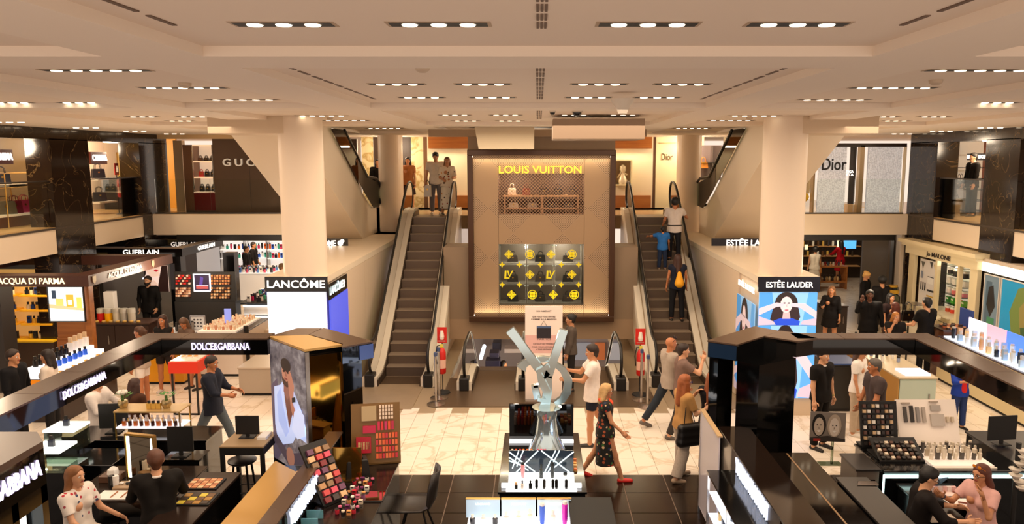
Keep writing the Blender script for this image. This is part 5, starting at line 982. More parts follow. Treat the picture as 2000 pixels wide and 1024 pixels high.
# ================================================================ COUNTERS AND GOODS
def counter(label, x0, x1, y0, y1, h, body, top, name='counter', cat='counter', over=.02, base=None, doors=0, front=-1):
    t = thing(name, label, cat, ((x0 + x1) / 2, (y0 + y1) / 2, 0)); box('body', x0, x1, y0, y1, .06, h - .03, body, t); box('plinth', x0 + .03, x1 - .03, y0 + .03, y1 - .03, 0, .06, base or MBLACK, t); box('top', x0 - over, x1 + over, y0 - over, y1 + over, h - .03, h, top, t, bevel=.005)
    for i in range(doors):
        dr = box('door', x0 + (x1 - x0) * i / doors + .008, x0 + (x1 - x0) * (i + 1) / doors - .008, y0 - .012, y0, .1, h - .06, body, t); box('handle', x0 + (x1 - x0) * (i + .8) / doors, x0 + (x1 - x0) * (i + .83) / doors, y0 - .03, y0 - .012, h * .5, h * .7, STEEL, dr)
    return t
def rows(kinds, cols, xs_, ys_, z, group, label, r=.02, h=.08, cap='17130f', cat='bottle', emit=0, rz=0, jit=.0):
    """goods set out in rows: every one its own thing"""
    for j, y in enumerate(ys_):
        for i, x in enumerate(xs_):
            k = (i + j) % len(kinds); product(kinds[k], cols[(i * 2 + j) % len(cols)], TR(x + random.uniform(-jit, jit), y + random.uniform(-jit, jit), z + .001, rz), label if len(label.split()) > 12 else label + f', {ORD[i]} of {ORD[j]} row', group, cat, r, h, cap, emit)
def monitor(label, M, w=.42, h=.32, scr=None, stand=.06):
    t = thing('monitor', label, 'monitor', (0, 0, 0)); WM[t.name] = Matrix.Identity(4); t.matrix_basis = Matrix.Identity(4)
    box('screen_shell', -w / 2, w / 2, -.012, .012, stand, stand + h, MBLACK, t, bevel=.004); box('foot', -.1, .1, -.08, .08, 0, .01, MBLACK, t); box('neck', -.025, .025, -.01, .01, .01, stand + .02, MBLACK, t)
    t.matrix_basis = M; return t
lsp = lambda a, b_, n: [a + (b_ - a) * (i + .5) / n for i in range(n)]
M_DKW = mat('2e1a12', .4); M_LITTOP = mat('f4f6fa', .3, emit=.9)
# ---- far left: tiered table of bottles
t = thing('display_stand', 'tiered lit stand of black, blue and white bottles below the bright perfume screen', 'display stand', (-9.0, 14.5, 0)); box('body', -9.3, -8.7, 13.6, 15.4, 0, .82, mat('2a1a14', .35), t); box('orange_band', -9.32, -8.68, 13.58, 15.42, .66, .8, mat('e8880a', .4, emit=.2), t)
for i, (xa, z) in enumerate([(-8.72, .86), (-8.92, .94), (-9.12, 1.02)]): box('lit_tier', xa - .2, xa, 13.6, 15.4, .82, z, M_LITTOP, t)
rows(['round'], ['15120f'], [-9.22], lsp(13.65, 14.7, 8), 1.02, 'black bottles on the tiered stand', 'black bottle in the back row of the tiered lit stand', .045, .2)
rows(['square'], ['efeae4'], [-9.22], lsp(14.72, 15.35, 4), 1.02, 'white bottles on the tiered stand', 'tall white bottle at the far end of the tiered lit stand', .06, .3, 'd8b890')
rows(['round'], ['1f5ad0'], [-9.02], lsp(14.0, 15.0, 6), .94, 'blue bottles on the tiered stand', 'blue bottle in the middle row of the tiered lit stand', .045, .17)
rows(['jar', 'compact'], ['f0e4c8', 'e8b84a'], [-8.82], lsp(13.7, 15.3, 8), .86, 'small jars on the tiered stand', 'small pale jar in the front row of the tiered lit stand', .04, .06, 'd8a040')
counter('dark brown counter carrying red and yellow glass jars, under the brown canopy', -10.7, -9.1, 17.6, 18.2, 1.0, M_DKW, mat('3a241a', .3), doors=2)
for px, c_, l in ((197, 'c01818', 'red'), (212, 'f0a800', 'amber yellow'), (228, 'cfc8b8', 'clear pale'), (242, 'a8a49c', 'clear grey'), (257, 'b8b0a4', 'clear cloudy')):
    p = at(px, 612, Y=17.85); product('jar', c_, TR(p.x, 17.85, 1.001), f'{l} apothecary jar with a silver lid on the dark brown counter', 'apothecary jars on the dark brown counter', 'jar', .085, .3, 'b8b4ac')
rows(['compact'], ['d9b060', 'e8e0c8'], lsp(-10.6, -9.3, 8), [17.68], 1.0, 'small tins before the apothecary jars', 'small round tin before the apothecary jars', .05, .05, '8a6a30', 'tin')
p = at(212, 590, Y=18.1); box('carton', p.x - .22, p.x + .02, 18.28, 18.45, 1.02, 1.62, mat('e8e4e0', .6), cat='box', label='tall white carton behind the apothecary jars', bevel=.006); box('shelf_post', p.x - .25, p.x + .3, 18.28, 18.5, 0, 1.015, M_DKW, cat='cabinet', label='narrow dark cabinet carrying the tall white carton')
# thin black canopy shop: back wall shelves, poster
t = thing('wall_shelving', 'dark wall shelving with white lit strips and pale drawers behind the bearded salesperson', 'shelving', (-11, 20.9, 0)); Y = 20.9
for px0, px1, py0, py1, m, nm in [(205, 282, 520, 650, MBLACK, 'back_board'), (222, 268, 583, 612, mat('b8b0a8', .4), 'drawer_unit')]: pbox(nm, px0, px1, py0, py1, Y + (.3 if nm == 'back_board' else 0), .1 if nm == 'back_board' else .28, m, t)
for py in (543, 568, 580): pbox('lit_shelf', 214, 279, py, py + 3, Y, .3, mat('dfe6f4', .4, emit=.9), t)
z1 = at(250, 567, Y=Y).z; rows(['square', 'round', 'jar'], ['2a2a34', 'c8a050', 'e8dcd0'], lsp(at(216, 560, Y=Y).x, at(277, 560, Y=Y).x, 10), [Y + .12], z1 + .012, 'dark bottles on the lit shelf', 'bottle on the middle lit shelf behind the bearded salesperson', .05, .22)
t = thing('poster', 'tall poster of a fair face with red lips beside the bearded salesperson', 'poster', (at(306, 560, Y=20.3).x, 20.3, 1)); a = at(284, 570, Y=20.3); c = at(327, 519, Y=20.3)
pic(TR((a.x + c.x) / 2, 20.3, a.z), c.x - a.x, c.z - a.z, 'f0d8cc', [([(.5, 0), (.62, .5), (.75, 1), (1, 1), (1, 0)], '2a1814'), ([(0, 0), (0, .3), (.4, .45), (.55, .3), (.6, 0)], 'e8c4b0'), ([(.1, 1), (.12, .75), (.3, .55), (.6, .6), (.72, 1)], 'efcdb8'), ([(.4, .8), (.5, .86), (.62, .83), (.52, .76)], 'c02030'), ([(0, 1), (0, .55), (.08, .7), (.08, 1)], '1a1210')], t, .5, 'picture'); box('post', (a.x + c.x) / 2 - .05, (a.x + c.x) / 2 + .05, 20.33, 20.38, 0, a.z, MBLACK, t)
# glass table with yellow side
t = counter('glossy glass-topped counter with a yellow front near the person with tied hair', -8.4, -7.6, 16.0, 17.4, .95, mat('e8a010', .4), mat('c8c8cc', .08, coat=.5)); rows(['tube', 'round'], ['2a2624', '8a8078'], lsp(-8.2, -7.8, 4), lsp(16.9, 17.3, 3), .95, 'dark tester bottles on the yellow-fronted counter', 'dark tester bottle clustered on the yellow-fronted counter', .035, .18)
t = thing('framed_sign', 'small framed card with rows of dark dots on the yellow-fronted counter', 'sign', (-7.75, 17.0, .95)); pic(TR(-7.75, 17.15, .952), .3, .3, 'e8e8e8', [((.25 + .25 * i, .25 + .25 * j, .08, .06), '3a3a40') for i in range(3) for j in range(3)], t, .0, 'card', mat('8a8a90', .3))
# makeup gondola
t = thing('makeup_display', 'upright black makeup wall with a white-lit mirror screen and rows of red and beige testers', 'makeup display', (-7.0, 18.8, 0)); Y = 18.8; a = at(341, 590, Y=Y); c = at(457, 532, Y=Y)
box('base', a.x, c.x, Y, Y + .3, 0, a.z, MBLACK, t); box('panel', a.x, c.x, Y + .05, Y + .12, a.z, c.z, MBLACK, t)
for q in [(342, 374, '8a2018'), (342, 374, 'c8a080'), (411, 448, 'b87848'), (411, 448, 'd8a878')]:
    pass
for (px0, px1, py0, py1, cols) in [(344, 373, 536, 556, ['c82018', '8a1814', 'd8b8a0', '3a1a14']), (344, 373, 561, 580, ['c89878', 'a87858', '6a3a28', 'e0c0a8']), (412, 450, 536, 556, ['b87040', 'd89858', '8a5030', 'c88850']), (412, 450, 560, 584, ['e0b890', 'b8804c', '5a3420', 'c89868'])]:
    n, k = 7, 4
    for i in range(n):
        for j in range(k):
            u = at(px0 + (px1 - px0) * (i + .5) / n, py1 - (py1 - py0) * (j + .5) / k, Y=Y + .04); MB().box(u.x - .022, u.x + .022, Y + .0, Y + .05, u.z - .022, u.z + .022).obj('tester', mat(cols[(i * 3 + j) % 4], .5, emit=.08), t)
a = at(380, 568, Y=Y); c = at(408, 537, Y=Y); pic(TR((a.x + c.x) / 2, Y + .02, a.z), c.x - a.x, c.z - a.z, '2a2038', [([(.3, .3), (.4, .9), (.6, .8), (.5, .3)], '4a3a8a'), ([(.1, .1), (.1, .3), (.9, .3), (.9, .1)], 'a04a4a'), ([(.1, .3), (.1, .33), (.9, .33), (.9, .3)], 'd0d0e8')], t, .5, 'mirror_screen', mat('f4f6ff', .4, emit=1.4))
t = counter('white counter with a cream tester tray in front of the black makeup wall', -7.6, -6.55, 16.6, 18.3, .98, mat('e4d8cc', .4), mat('2a201c', .3)); box('cream_tray', -7.55, -6.7, 16.65, 18.2, .98, 1.02, mat('f0e0cc', .4, emit=.25), t); box('lit_edge', -7.62, -6.53, 16.56, 16.6, .84, .88, STRIP, t)
rows(['jar', 'round', 'compact', 'tube'], ['e8c8a8', 'f0dcc4', 'c88a6a', 'e8d0b0'], lsp(-7.5, -6.75, 9), lsp(16.75, 18.1, 9), 1.02, 'cream testers on the white counter', 'small cream-coloured tester on the tray before the black makeup wall', .03, .1, 'e8d8c0', 'tester')
box('leaflet_stand', -7.2, -7.05, 17.3, 17.33, 1.03, 1.4, mat('8a9af0', .4, emit=.4), cat='sign', label='small upright lilac lit card in the cream tester tray', bevel=.004)
counter('plain cream square plinth between the makeup wall and the white stepped counter', -6.75, -6.1, 18.0, 18.6, .75, mat('dccab4', .4), mat('e4d4c0', .4), name='display_plinth', cat='plinth')
t = thing('stepped_counter', 'white stepped counter with lit lines and bright goods, left of the blank bright screen', 'counter', (-6.2, 20, 0)); x0 = at(462, 560, Y=19.4).x
for j in range(4): box('step_block', x0 + j * .06, -5.3, 19.2 + j * .05, 21.2, .02 + j * .27, .25 + j * .27, mat('d8d0c4', .4), t); box('lit_line', x0 - .01 + j * .06, -5.3, 19.17 + j * .05, 19.2 + j * .05, .25 + j * .27, .28 + j * .27, STRIP, t)
box('dark_edge', x0, -5.3, 19.38, 21.2, 1.1, 1.13, MBLACK, t)
rows(['carton', 'square', 'jar', 'round', 'tube'], ['f4f0f0', 'c8285a', '2a2a30', 'e8d8d0', '3a8a6a', '3a58a8', 'd8a0a0'], lsp(x0 + .1, -5.35, 9), lsp(19.5, 21.1, 8), 1.13, 'goods on the white stepped counter', 'small package crowded on the white stepped counter', .045, .17, '3a3434', 'package')
# bright back displays far left
for k, (px0, px1, Yd) in enumerate([(432, 476, 30.2), (482, 520, 30.4), (524, 556, 30.2), (640, 676, 23.5)]):
    a = at(px0, 545, Y=Yd); c = at(px1, 478, Y=Yd); t = thing('display_unit', ['bright shelf unit with blue and orange packages, leftmost behind the far salespeople', 'bright shelf unit behind the two far salespeople', 'bright shelf unit just left of the thick column', 'bright shelf unit just right of the thick column, under the ledge'][k], 'shelf unit', ((a.x + c.x) / 2, Yd, 0)); box('body', a.x, c.x, Yd + .3, Yd + .35, 0, 2.2, mat('e8e4e0', .4, emit=.45), t)
    for z in (.9, 1.25, 1.6, 1.95):
        box('shelf', a.x, c.x, Yd, Yd + .3, z - .03, z, mat('f0ece8', .4, emit=.5), t)
        for i, x in enumerate(lsp(a.x + .02, c.x - .02, 6)): product(['carton', 'square', 'tube'][(i + k) % 3], ['f0f0f0', '2a5ac0', 'e86a20', '1a1a20', 'd04068', '3aa890'][(i * 5 + k + int(z * 10)) % 6], TR(x, Yd + .15, z + .001), f'{ORD[i]} package of the {dict(zip((.9, 1.25, 1.6, 1.95), ORD))[z]} level, ' + ['leftmost bright shelf unit', 'unit behind the two salespeople', 'unit left of the thick column', 'unit right of the thick column'][k], 'packages on bright shelf unit ' + 'ABCD'[k], 'package', .045, .2)
    for x in (a.x, c.x - .02): box('upright', x, x + .02, Yd, Yd + .3, 0, 2.2, STEEL, t)
t = counter('low white counter crowded with goods in the far-left shop', at(440, 530, Y=26).x, at(548, 530, Y=26).x, 25.6, 26.4, 1.0, mat('e0dcd8', .4, emit=.15), mat('f0f0f0', .3, emit=.3)); rows(['round', 'carton', 'jar'], ['e0d8d0', '3a3a44', 'c04868', '4a78b8', 'f0f0f0'], lsp(at(445, 530, Y=26).x, at(540, 530, Y=26).x, 14), [25.7, 25.95, 26.2], 1.0, 'goods on the low far-left white counter', 'small package on the low white counter in the far-left shop', .04, .18, '2a2a2a', 'package')
# red topped table
p = at(362, 812, z=0); Y = p.y; a = at(329, 722, Y=Y).x; c = at(386, 722, Y=Y).x; t = thing('table', 'red-topped display table on thin black legs behind the black canopy', 'table', (p.x, Y, 0)); zt = at(360, 730, Y=Y).z; z1 = at(360, 708, Y=Y).z
box('red_tray', a, c, Y, Y + .75, zt, z1, mat('e03418', .4), t); box('glass_lid', a + .03, c - .03, Y + .03, Y + .72, z1, z1 + .02, mat('f4e4d4', .2), t)
for x in (a + .03, c - .06):
    for y in (Y + .02, Y + .68): box('leg', x, x + .03, y, y + .03, 0, zt, MBLACK, t)
box('stretcher', a + .03, c - .03, Y + .02, Y + .05, .0, .03, MBLACK, t)
rows(['compact'], ['f0a040', 'f8e8d8'], lsp(a + .1, c - .1, 3), [Y + .3, Y + .5], z1 + .02, 'tins on the red-topped table', 'orange and white tin on the red-topped table', .05, .04, 'f0ece4', 'tin')
counter('small grey-beige block counter behind the walking person in navy', -6.1, -5.2, 15.2, 16.4, .6, mat('b8aa98', .4), mat('c8baa8', .3)); 
t = thing('floor_stand', 'slim black floor stand on a square foot behind the walking person', 'stand', (at(485, 730, z=0).x, at(485, 730, z=0).y, 0)); p = at(485, 730, z=0); MB().tube([(p.x, p.y, 0), (p.x, p.y, 1.1)], .06, 6).obj('pole', MBLACK, t); box('foot', p.x - .22, p.x + .22, p.y - .15, p.y + .15, 0, .04, MBLACK, t)
# ================================================================ NEAR LEFT KIOSK
counter('long glossy black counter under the far side of the near canopy', -6.5, -4.6, 10.2, 10.75, .95, BLACK, BLACK); counter('black workbench with the lit makeup mirror', -5.45, -4.25, 8.42, 9.4, .9, BLACK, mat('241a14', .15)); counter('black counter crossed by makeup palettes beside the person in the suit jacket', -4.2, -3.75, 7.3, 9.2, .9, BLACK, mat('2a1e18', .2))
counter('long low black bench front left of the lit mirror', -6.4, -5.5, 9.45, 10.0, .9, BLACK, BLACK)
# rack with plants
t = thing('bottle_rack', 'brass frame rack with a bottle tray and two plants, under the far canopy', 'rack', (-5.3, 10.45, .95)); a = at(226, 835, Y=10.3).x; c = at(352, 835, Y=10.3).x; zr = at(290, 806, Y=10.3).z
for x in (a, c): 
    for y in (10.3, 10.62): MB().tube([(x, y, .955), (x, y, zr)], .012, 6).obj('post', BRASS, t)
box('top_shelf', a - .01, c + .01, 10.28, 10.64, zr, zr + .02, mat('c9a870', .25, .3), t); zm = .955 + (zr - .955) * .35; box('lit_tray', a, c, 10.29, 10.63, zm, zm + .015, mat('f0f0f8', .3, emit=.7), t)
rows(['square', 'round'], ['c06020', 'e8b868', '3a1a14', 'f0e8e0'], lsp(a + .05, c - .05, 10), [10.36, 10.5], zm + .015, 'perfumes on the brass rack tray', 'small perfume bottle on the lit tray of the brass rack', .025, .11, 'e8e0e0')
rows(['square'], ['e0b050'], lsp(a + .4, c - .3, 3), [10.4], zr + .02, 'golden bottles on top of the brass rack', 'golden perfume bottle on top of the brass rack', .03, .12, '17130f')
for px, l, fl in ((241, 'potted plant with white flowers at one end of the brass rack', 1), (326, 'leafy green potted plant at the plain end of the brass rack', 0)):
    x = at(px, 800, Y=10.45).x; t = thing('potted_plant', l, 'plant', (x, 10.45, zr + .021)); z = zr + .021
    MB().lathe([(.045, 0), (.07, .05), (.065, .1), (.06, .11)], (x, 10.45, z), 12).obj('pot', mat('b8a070', .2, .6), t, smooth=True)
    for i in range(16):
        a_ = i * 2.4; rr = .03 + .06 * (i % 4) / 3; c_ = Vector((x + rr * math.cos(a_), 10.45 + rr * math.sin(a_), z + .15 + .05 * ((i * 7) % 5) / 4)); b = MB(); d = Vector((math.cos(a_), math.sin(a_), .3)) * .05; s_ = Vector((-math.sin(a_), math.cos(a_), 0)) * .02
        b.slab(c_, c_ + d * .6 + s_, c_ + d * 1.2, c_ + d * .6 - s_, .003); b.obj('leaf', mat('4a8a30', .5), t)
    MB().tube([(x, 10.45, z + .08), (x, 10.45, z + .18)], .02, 6).obj('stem', mat('4a6a2a', .6), t)
    if fl:
        for i in range(7): MB().ball((x + .05 * math.cos(i * .9), 10.45 + .05 * math.sin(i * .9), z + .22), .028, 6, 4).obj('flower', mat('f0e8dc', .5), t, smooth=2)
p = at(197, 862, z=.95); monitor('black monitor seen from behind at the black counter, left of the brass rack', TR(p.x, p.y + .35, .951, R(5)), .4, .36)
p = at(333, 905, z=.92); monitor('black monitor beside the lit makeup mirror', TR(p.x, p.y + .3, .901, R(0)), .34, .34)
box('riser', p.x - .2, p.x + .3, p.y + .15, p.y + .5, 0, .9, BLACK, cat='cabinet', label='black cabinet carrying the monitor beside the lit mirror')
for px, py, l in ((130, 832, 'square white lit tray with a small dark bottle on a clear box'), (101, 872, 'second white lit tray nearer the tower with the big letters')):
    p = at(px, py, z=1.2); t = thing('display_riser', l, 'display riser', (p.x, p.y, .9)); box('clear_box', p.x - .2, p.x + .2, p.y - .18, p.y + .18, .952, 1.17, GLASS2, t); box('lit_top', p.x - .21, p.x + .21, p.y - .19, p.y + .19, 1.17, 1.2, mat('eef4ea', .3, emit=1.0), t)
    product('square', '1a2038', TR(p.x, p.y, 1.201), 'dark square bottle on the ' + ('first' if px > 110 else 'second') + ' white lit tray', None, 'bottle', .035, .14); box('box_counter', p.x - .3, p.x + .3, p.y - .25, p.y + .25, 0, .948, BLACK, cat='counter', label='black box counter under the ' + ('white lit tray with a clear box' if px > 110 else 'second white lit tray'))
# lit mirror
p = at(252, 935, z=.92); t = thing('makeup_mirror', 'brass-framed upright mirror with bright light strips on both sides', 'mirror', (p.x, p.y, .9)); w = .4; zt = at(252, 850, Y=p.y).z; M = TR(at(276, 900, Y=p.y).x, p.y, .901, R(-14))
def lb(nm, m, *q): b = MB(); b.T = M; b.box(*q); return b.obj(nm, m, t)
H_ = zt - .901; lb('back', MBLACK, -w / 2, w / 2, .0, .03, 0, H_); lb('glass', mat('b8a890', .03, 1), -w / 2 + .05, w / 2 - .05, -.006, 0, .03, H_ - .03)
for sg in (-1, 1): lb('light_strip', mat('fff6e8', .4, emit=5), sg * (w / 2 - .045), sg * (w / 2 - .015), -.012, 0, .02, H_ - .03); lb('frame_side', BRASS, sg * (w / 2 - .012), sg * (w / 2 + .01), -.02, .035, 0, H_)
lb('frame_top', BRASS, -w / 2, w / 2, -.02, .035, H_ - .015, H_ + .01)
p = at(222, 935, z=.92); box('tissue_box', p.x - .13, p.x + .1, p.y - .1, p.y + .1, .901, .98, mat('5a3a24', .4), cat='box', label='brown tissue box left of the lit mirror', bevel=.005); b = MB(); b.lathe([(.07, 0), (.06, .06), (.02, .09)], (p.x, p.y, .981), 7); b.obj('tissue', PAPER, cat='tissue', label='crumpled white tissue on the brown box')
for px, c_, l in ((223, '17130f', 'black brush pot beside the tissue box'), (231, 'e8e4de', 'white cotton pot beside the tissue box')): p = at(px, 945, z=.92); product('jar', c_, TR(p.x, p.y - .05, .901), l, None, 'pot', .035, .14, c_)
p = at(270, 938, z=.92); t = thing('cosmetic_tray', 'tan tray of white cotton pads and black brushes under the lit mirror', 'tray', (p.x, p.y, .9)); box('tray', p.x - .18, p.x + .22, p.y - .25, p.y - .05, .901, .93, mat('a88a68', .4), t)
for i in range(5): MB().ball((p.x - .12 + i * .075, p.y - .15, .945), .03, 8, 4, (1, .8, .5)).obj('pad', mat(['f0ece4', '1a1614'][i % 2], .5), t, smooth=2)
p = at(243, 967, z=.905); t = thing('paper_sheet', 'white paper mat with two brown pencils on the workbench', 'paper', (p.x, p.y, .9)); box('sheet', p.x - .3, p.x + .2, p.y - .12, p.y + .12, .901, .905, PAPER, t)
for dx in (-.12, .0): MB().tube([(p.x + dx, p.y - .08, .912), (p.x + dx, p.y + .08, .912)], .007, 5).obj('pencil', mat('a86a3a', .5), t)
for k, (px, py, n, m_, l) in enumerate([(400, 945, 5, 4, 'large open makeup palette with pans of peach and tan'), (385, 975, 4, 3, 'smaller open palette with yellow and brown pans')]):
    p = at(px, py, z=.91); t = thing('makeup_palette', l, 'palette', (p.x, p.y, .9)); box('case', p.x - .2, p.x + .2, p.y - .16, p.y + .16, .902, .915, MBLACK, t)
    for i in range(n):
        for j in range(m_): box('pan', p.x - .18 + .36 * i / n, p.x - .19 + .36 * (i + 1) / n, p.y - .14 + .28 * j / m_, p.y - .15 + .28 * (j + 1) / m_, .915, .92, mat([['e0a070', 'c88050', 'f0c090', 'b06a40'], ['d8c040', '6a4a2a', 'a87a30', '3a2a1a']][k][(i + j * 3) % 4], .5), t)
def stool(label, x, y, h=.72, back=False):
    t = thing('stool', label, 'stool', (x, y, 0)); MB().lathe([(.16, -.04), (.19, -.02), (.19, 0), (.15, .012)], (x, y, h), 20).obj('seat', mat('2a2422', .35), t, smooth=True)
    for i in range(4): a_ = math.pi / 4 + i * math.pi / 2; MB().tube([(x + .12 * math.cos(a_), y + .12 * math.sin(a_), h - .04), (x + .2 * math.cos(a_), y + .2 * math.sin(a_), 0)], .016, 6).obj('leg', MBLACK, t)
    MB().tube([(x + .165 * math.cos(a_), y + .165 * math.sin(a_), .3) for a_ in np.linspace(0, 2 * math.pi, 13)[:-1]], .009, 5, closed=True).obj('footrest', MBLACK, t)
p = at(473, 898, z=.72); stool('black bentwood-style stool in front of the tall black table', p.x, p.y)
p = at(480, 858, z=1.02); t = thing('table', 'tall black table with a tan top beside the tower with the man on the screen', 'table', (p.x, p.y, 0)); 
a, c = at(433, 865, Y=p.y - .2).x, at(518, 865, Y=p.y - .2).x; box('top', a, c, p.y - .28, p.y + .28, 1.0, 1.02, mat('a88c68', .3), t); box('apron', a, c, p.y - .28, p.y + .28, .9, 1.0, MBLACK, t)
for x in (a, c - .05):
    for y in (p.y - .28, p.y + .23): box('leg', x, x + .05, y, y + .05, 0, .9, MBLACK, t)
monitor('black monitor on the tall black table', TR(p.x, p.y + .08, 1.021), .32, .26, stand=.04); box('paper_stack', p.x + .17, p.x + .29, p.y - .05, p.y + .2, 1.021, 1.06, PAPER, cat='paper', label='small paper pile right of the monitor on the tall black table')
for (px, py, zh, sh_, l) in [(143, 903, 1.5, .58, 'dark stool under the person in the speckled blouse'), (303, 880, 1.6, .68, 'dark stool under the person in the suit jacket'), (1795, 902, 1.42, .5, 'dark stool under the seated person with short black hair'), (1928, 893, 1.45, .5, 'dark stool under the person in the pink blouse')]:
    q = at(px, py, z=zh); stool(l, q.x, q.y, sh_ - .03)
# ================================================================ LIPSTICK WALL COUNTER (left of centre)
counter('black counter of lipsticks and mirrors right of the long white lettering', -2.5, -1.82, 7.2, 9.6, .9, BLACK, mat('1a1412', .15))
def tilt_panel(label, cx, cy, z, w, h, ang, lean_, m, cells, rz=0, name='makeup_display'):
    """leaning display board; cells: (u, v, w, h, colour) as fractions"""
    t = thing(name, label, 'makeup display', (cx, cy, z)); M = TR(cx, cy, z, R(rz)) @ Matrix.Rotation(R(-lean_), 4, 'X')
    def q(nm, mm, x0, x1, y0, y1, z0, z1): b = MB(); b.T = M; b.box(x0, x1, y0, y1, z0, z1); b.obj(nm, mm, t)
    q('board', m, -w / 2, w / 2, 0, .03, 0, h); b = MB(); b.T = TR(cx, cy, z, R(rz)); d = h * math.sin(R(lean_)); b.box(-w / 2, w / 2, 0, max(.12, d + .04), 0, .02); b.box(-.02, .02, max(.1, d), max(.12, d) + .02, 0, h * .8 * math.cos(R(lean_))); b.obj('stand', m, t)
    for (u, v, cw_, ch, c_) in cells: q('tester', mat(c_, .4), (u - .5) * w, (u - .5 + cw_) * w, -.035, 0, v * h, (v + ch) * h)
    return t
random.seed(3)
cells = [(.22, .72, .3, .24, 'b8a078'), (.24, .52, .26, .12, 'c02048'), (.1, .2, .3, .26, 'b01830')] + [(.58 + .06 * i, .74 + .06 * j, .04, .045, 'e8d0b8') for i in range(5) for j in range(4)] + [(.54 + .07 * i, .56, .05, .14, ['d02850', 'e03838', 'c83068', 'e85030', 'b82848'][i]) for i in range(5)] + [(.5 + .065 * i, .1 + .11 * j, .05, .08, ['e86838', 'd84830', 'c83040', 'e87848'][(i + j) % 4]) for i in range(7) for j in range(4)] + [(.14 + .05 * i, .26, .035, .12, 'e8c890') for i in range(5)]
tilt_panel('tall leaning board of red and orange lipstick rows at the counter end', -2.08, 9.45, .905, .62, .78, 0, 12, mat('7a5a30', .3, .3), cells, rz=10)
cells = [(.08 + .3 * i + .05 * (j % 2), .04 + .11 * j, .22, .085, ['7a1820', 'c84040', 'b88858', '3a2a28', 'd84860', '8a6a48', 'e0b080', '6a3a58'][(i * 3 + j) % 8]) for i in range(3) for j in range(8)]
tilt_panel('lower slanted board of red, gold and plum makeup beside the white lettering', -2.3, 8.35, .905, .36, .75, 0, 35, MBLACK, cells, rz=52)
t = thing('gold_divider', 'small gold mirror divider standing behind the slanted makeup board', 'divider', (-2.3, 8.9, .9)); box('pane', -2.5, -2.15, 8.95, 8.97, .905, 1.32, mat('b07a30', .12, .9), t); box('foot', -2.5, -2.15, 8.9, 9.02, .902, .92, BRASS, t)
p = at(703, 930, z=.92); handbag(TR(p.x - .03, p.y, .905, R(20)), .3, .24, .16, mat('17140f', .5), 'black leather bag standing among the makeup boards', handle=.06)
p = at(724, 970, z=.91); t = thing('mirror', 'square table mirror lying on the black counter', 'mirror', (p.x, p.y, .9)); box('frame', p.x - .17, p.x + .17, p.y - .14, p.y + .14, .902, .915, MBLACK, t); box('glass', p.x - .155, p.x + .155, p.y - .125, p.y + .125, .915, .918, mat('f0e0d0', .03, 1), t)
rows(['tube', 'compact', 'carton'], ['c83040', 'e87898', 'd8c8b0', '7a3a68', 'e8a060', 'f0e8dc'], lsp(-2.25, -2.0, 4), lsp(8.0, 9.0, 8), .9, 'loose makeup on the black lipstick counter', 'small makeup item loose on the black lipstick counter', .025, .05, '1a1614', 'cosmetic', jit=.015)
rows(['tube'], ['2a2a30', 'c8a050'], lsp(-2.4, -1.95, 5), [7.35, 7.5], .9, 'dark tubes at the near end of the lipstick counter', 'dark tube at the near end of the lipstick counter', .02, .1, 'b8924a', 'tube')
for k in range(4):
    y = 7.35 + k * .2; box('clear_divider', -2.53, -2.35, y, y + .008, .905, 1.0, mat('8ad0d8', .1, alpha=.4), cat='divider', label=f'{ORD[k]} turquoise clear divider below the long white lettering, from the near end')
# chair
p = at(812, 985, z=.46); x, y = p.x, p.y; t = thing('chair', 'dark moulded shell chair in front of the lipstick counter', 'chair', (x, y, 0)); M_SH = mat('2a2522', .35)
prof = [(-.3, .47, .0), (-.12, .44, .02), (.1, .43, .03), (.2, .46, .04), (.26, .56, .05), (.29, .74, .06), (.32, .93, .05)]; vs = []; n = 9
for (dx, z, cu) in prof:
    w = .27 if z < .6 else .27 - (z - .6) * .2
    for j in range(n): u = -1 + 2 * j / (n - 1); vs.append((x + dx - (cu * 1.6 * abs(u) ** 2 if z > .5 else 0), y + u * w, z + (cu * 1.6 * abs(u) ** 2.2 if z < .5 else 0)))
b = MB(); fs = [(i * n + j, i * n + j + 1, (i + 1) * n + j + 1, (i + 1) * n + j) for i in range(len(prof) - 1) for j in range(n - 1)]; b.add(vs, fs); o = b.obj('shell', M_SH, t, smooth=2); m_ = o.modifiers.new('thickness', 'SOLIDIFY'); m_.thickness = .018; m_.offset = 0
for sx in (-1, 1):
    for sy in (-1, 1): MB().tube([(x + sx * .1, y + sy * .1, .43), (x + sx * .22, y + sy * .2, 0)], .014, 6).obj('leg', MBLACK, t)
# ================================================================ MIDDLE COUNTER WITH THE CHROME LETTERS
counter('black middle counter carrying the chrome letter sculpture', -.46, .56, 8.65, 10.6, .9, BLACK, BLACK, doors=2)
t = thing('letter_sculpture', 'tall interlaced chrome letters on a chrome base at the middle counter', 'sculpture', (.1, 9.95, .9)); Y = 9.95
def ribbon(pts, w, nm='chrome_stroke', d=.09, yo=0):
    """flat thick stroke through pixel points, widths in metres"""
    P_ = [at(px, py, Y=Y) for px, py in pts]; P_ = [Vector((q.x, q.z)) for q in P_]; ws = w if isinstance(w, (list, tuple)) else [w] * len(P_); L_, R_ = [], []
    for i, q in enumerate(P_):
        d_ = (P_[min(i + 1, len(P_) - 1)] - P_[max(i - 1, 0)]).normalized(); n_ = Vector((-d_.y, d_.x)) * ws[i] / 2; L_.append(q + n_); R_.append(q - n_)
    b = MB()
    for i in range(len(P_) - 1): b.prismy([tuple(L_[i]), tuple(L_[i + 1]), tuple(R_[i + 1]), tuple(R_[i])], Y - d / 2 + yo, Y + d / 2 + yo)
    return b.obj(nm, CHROME, t)
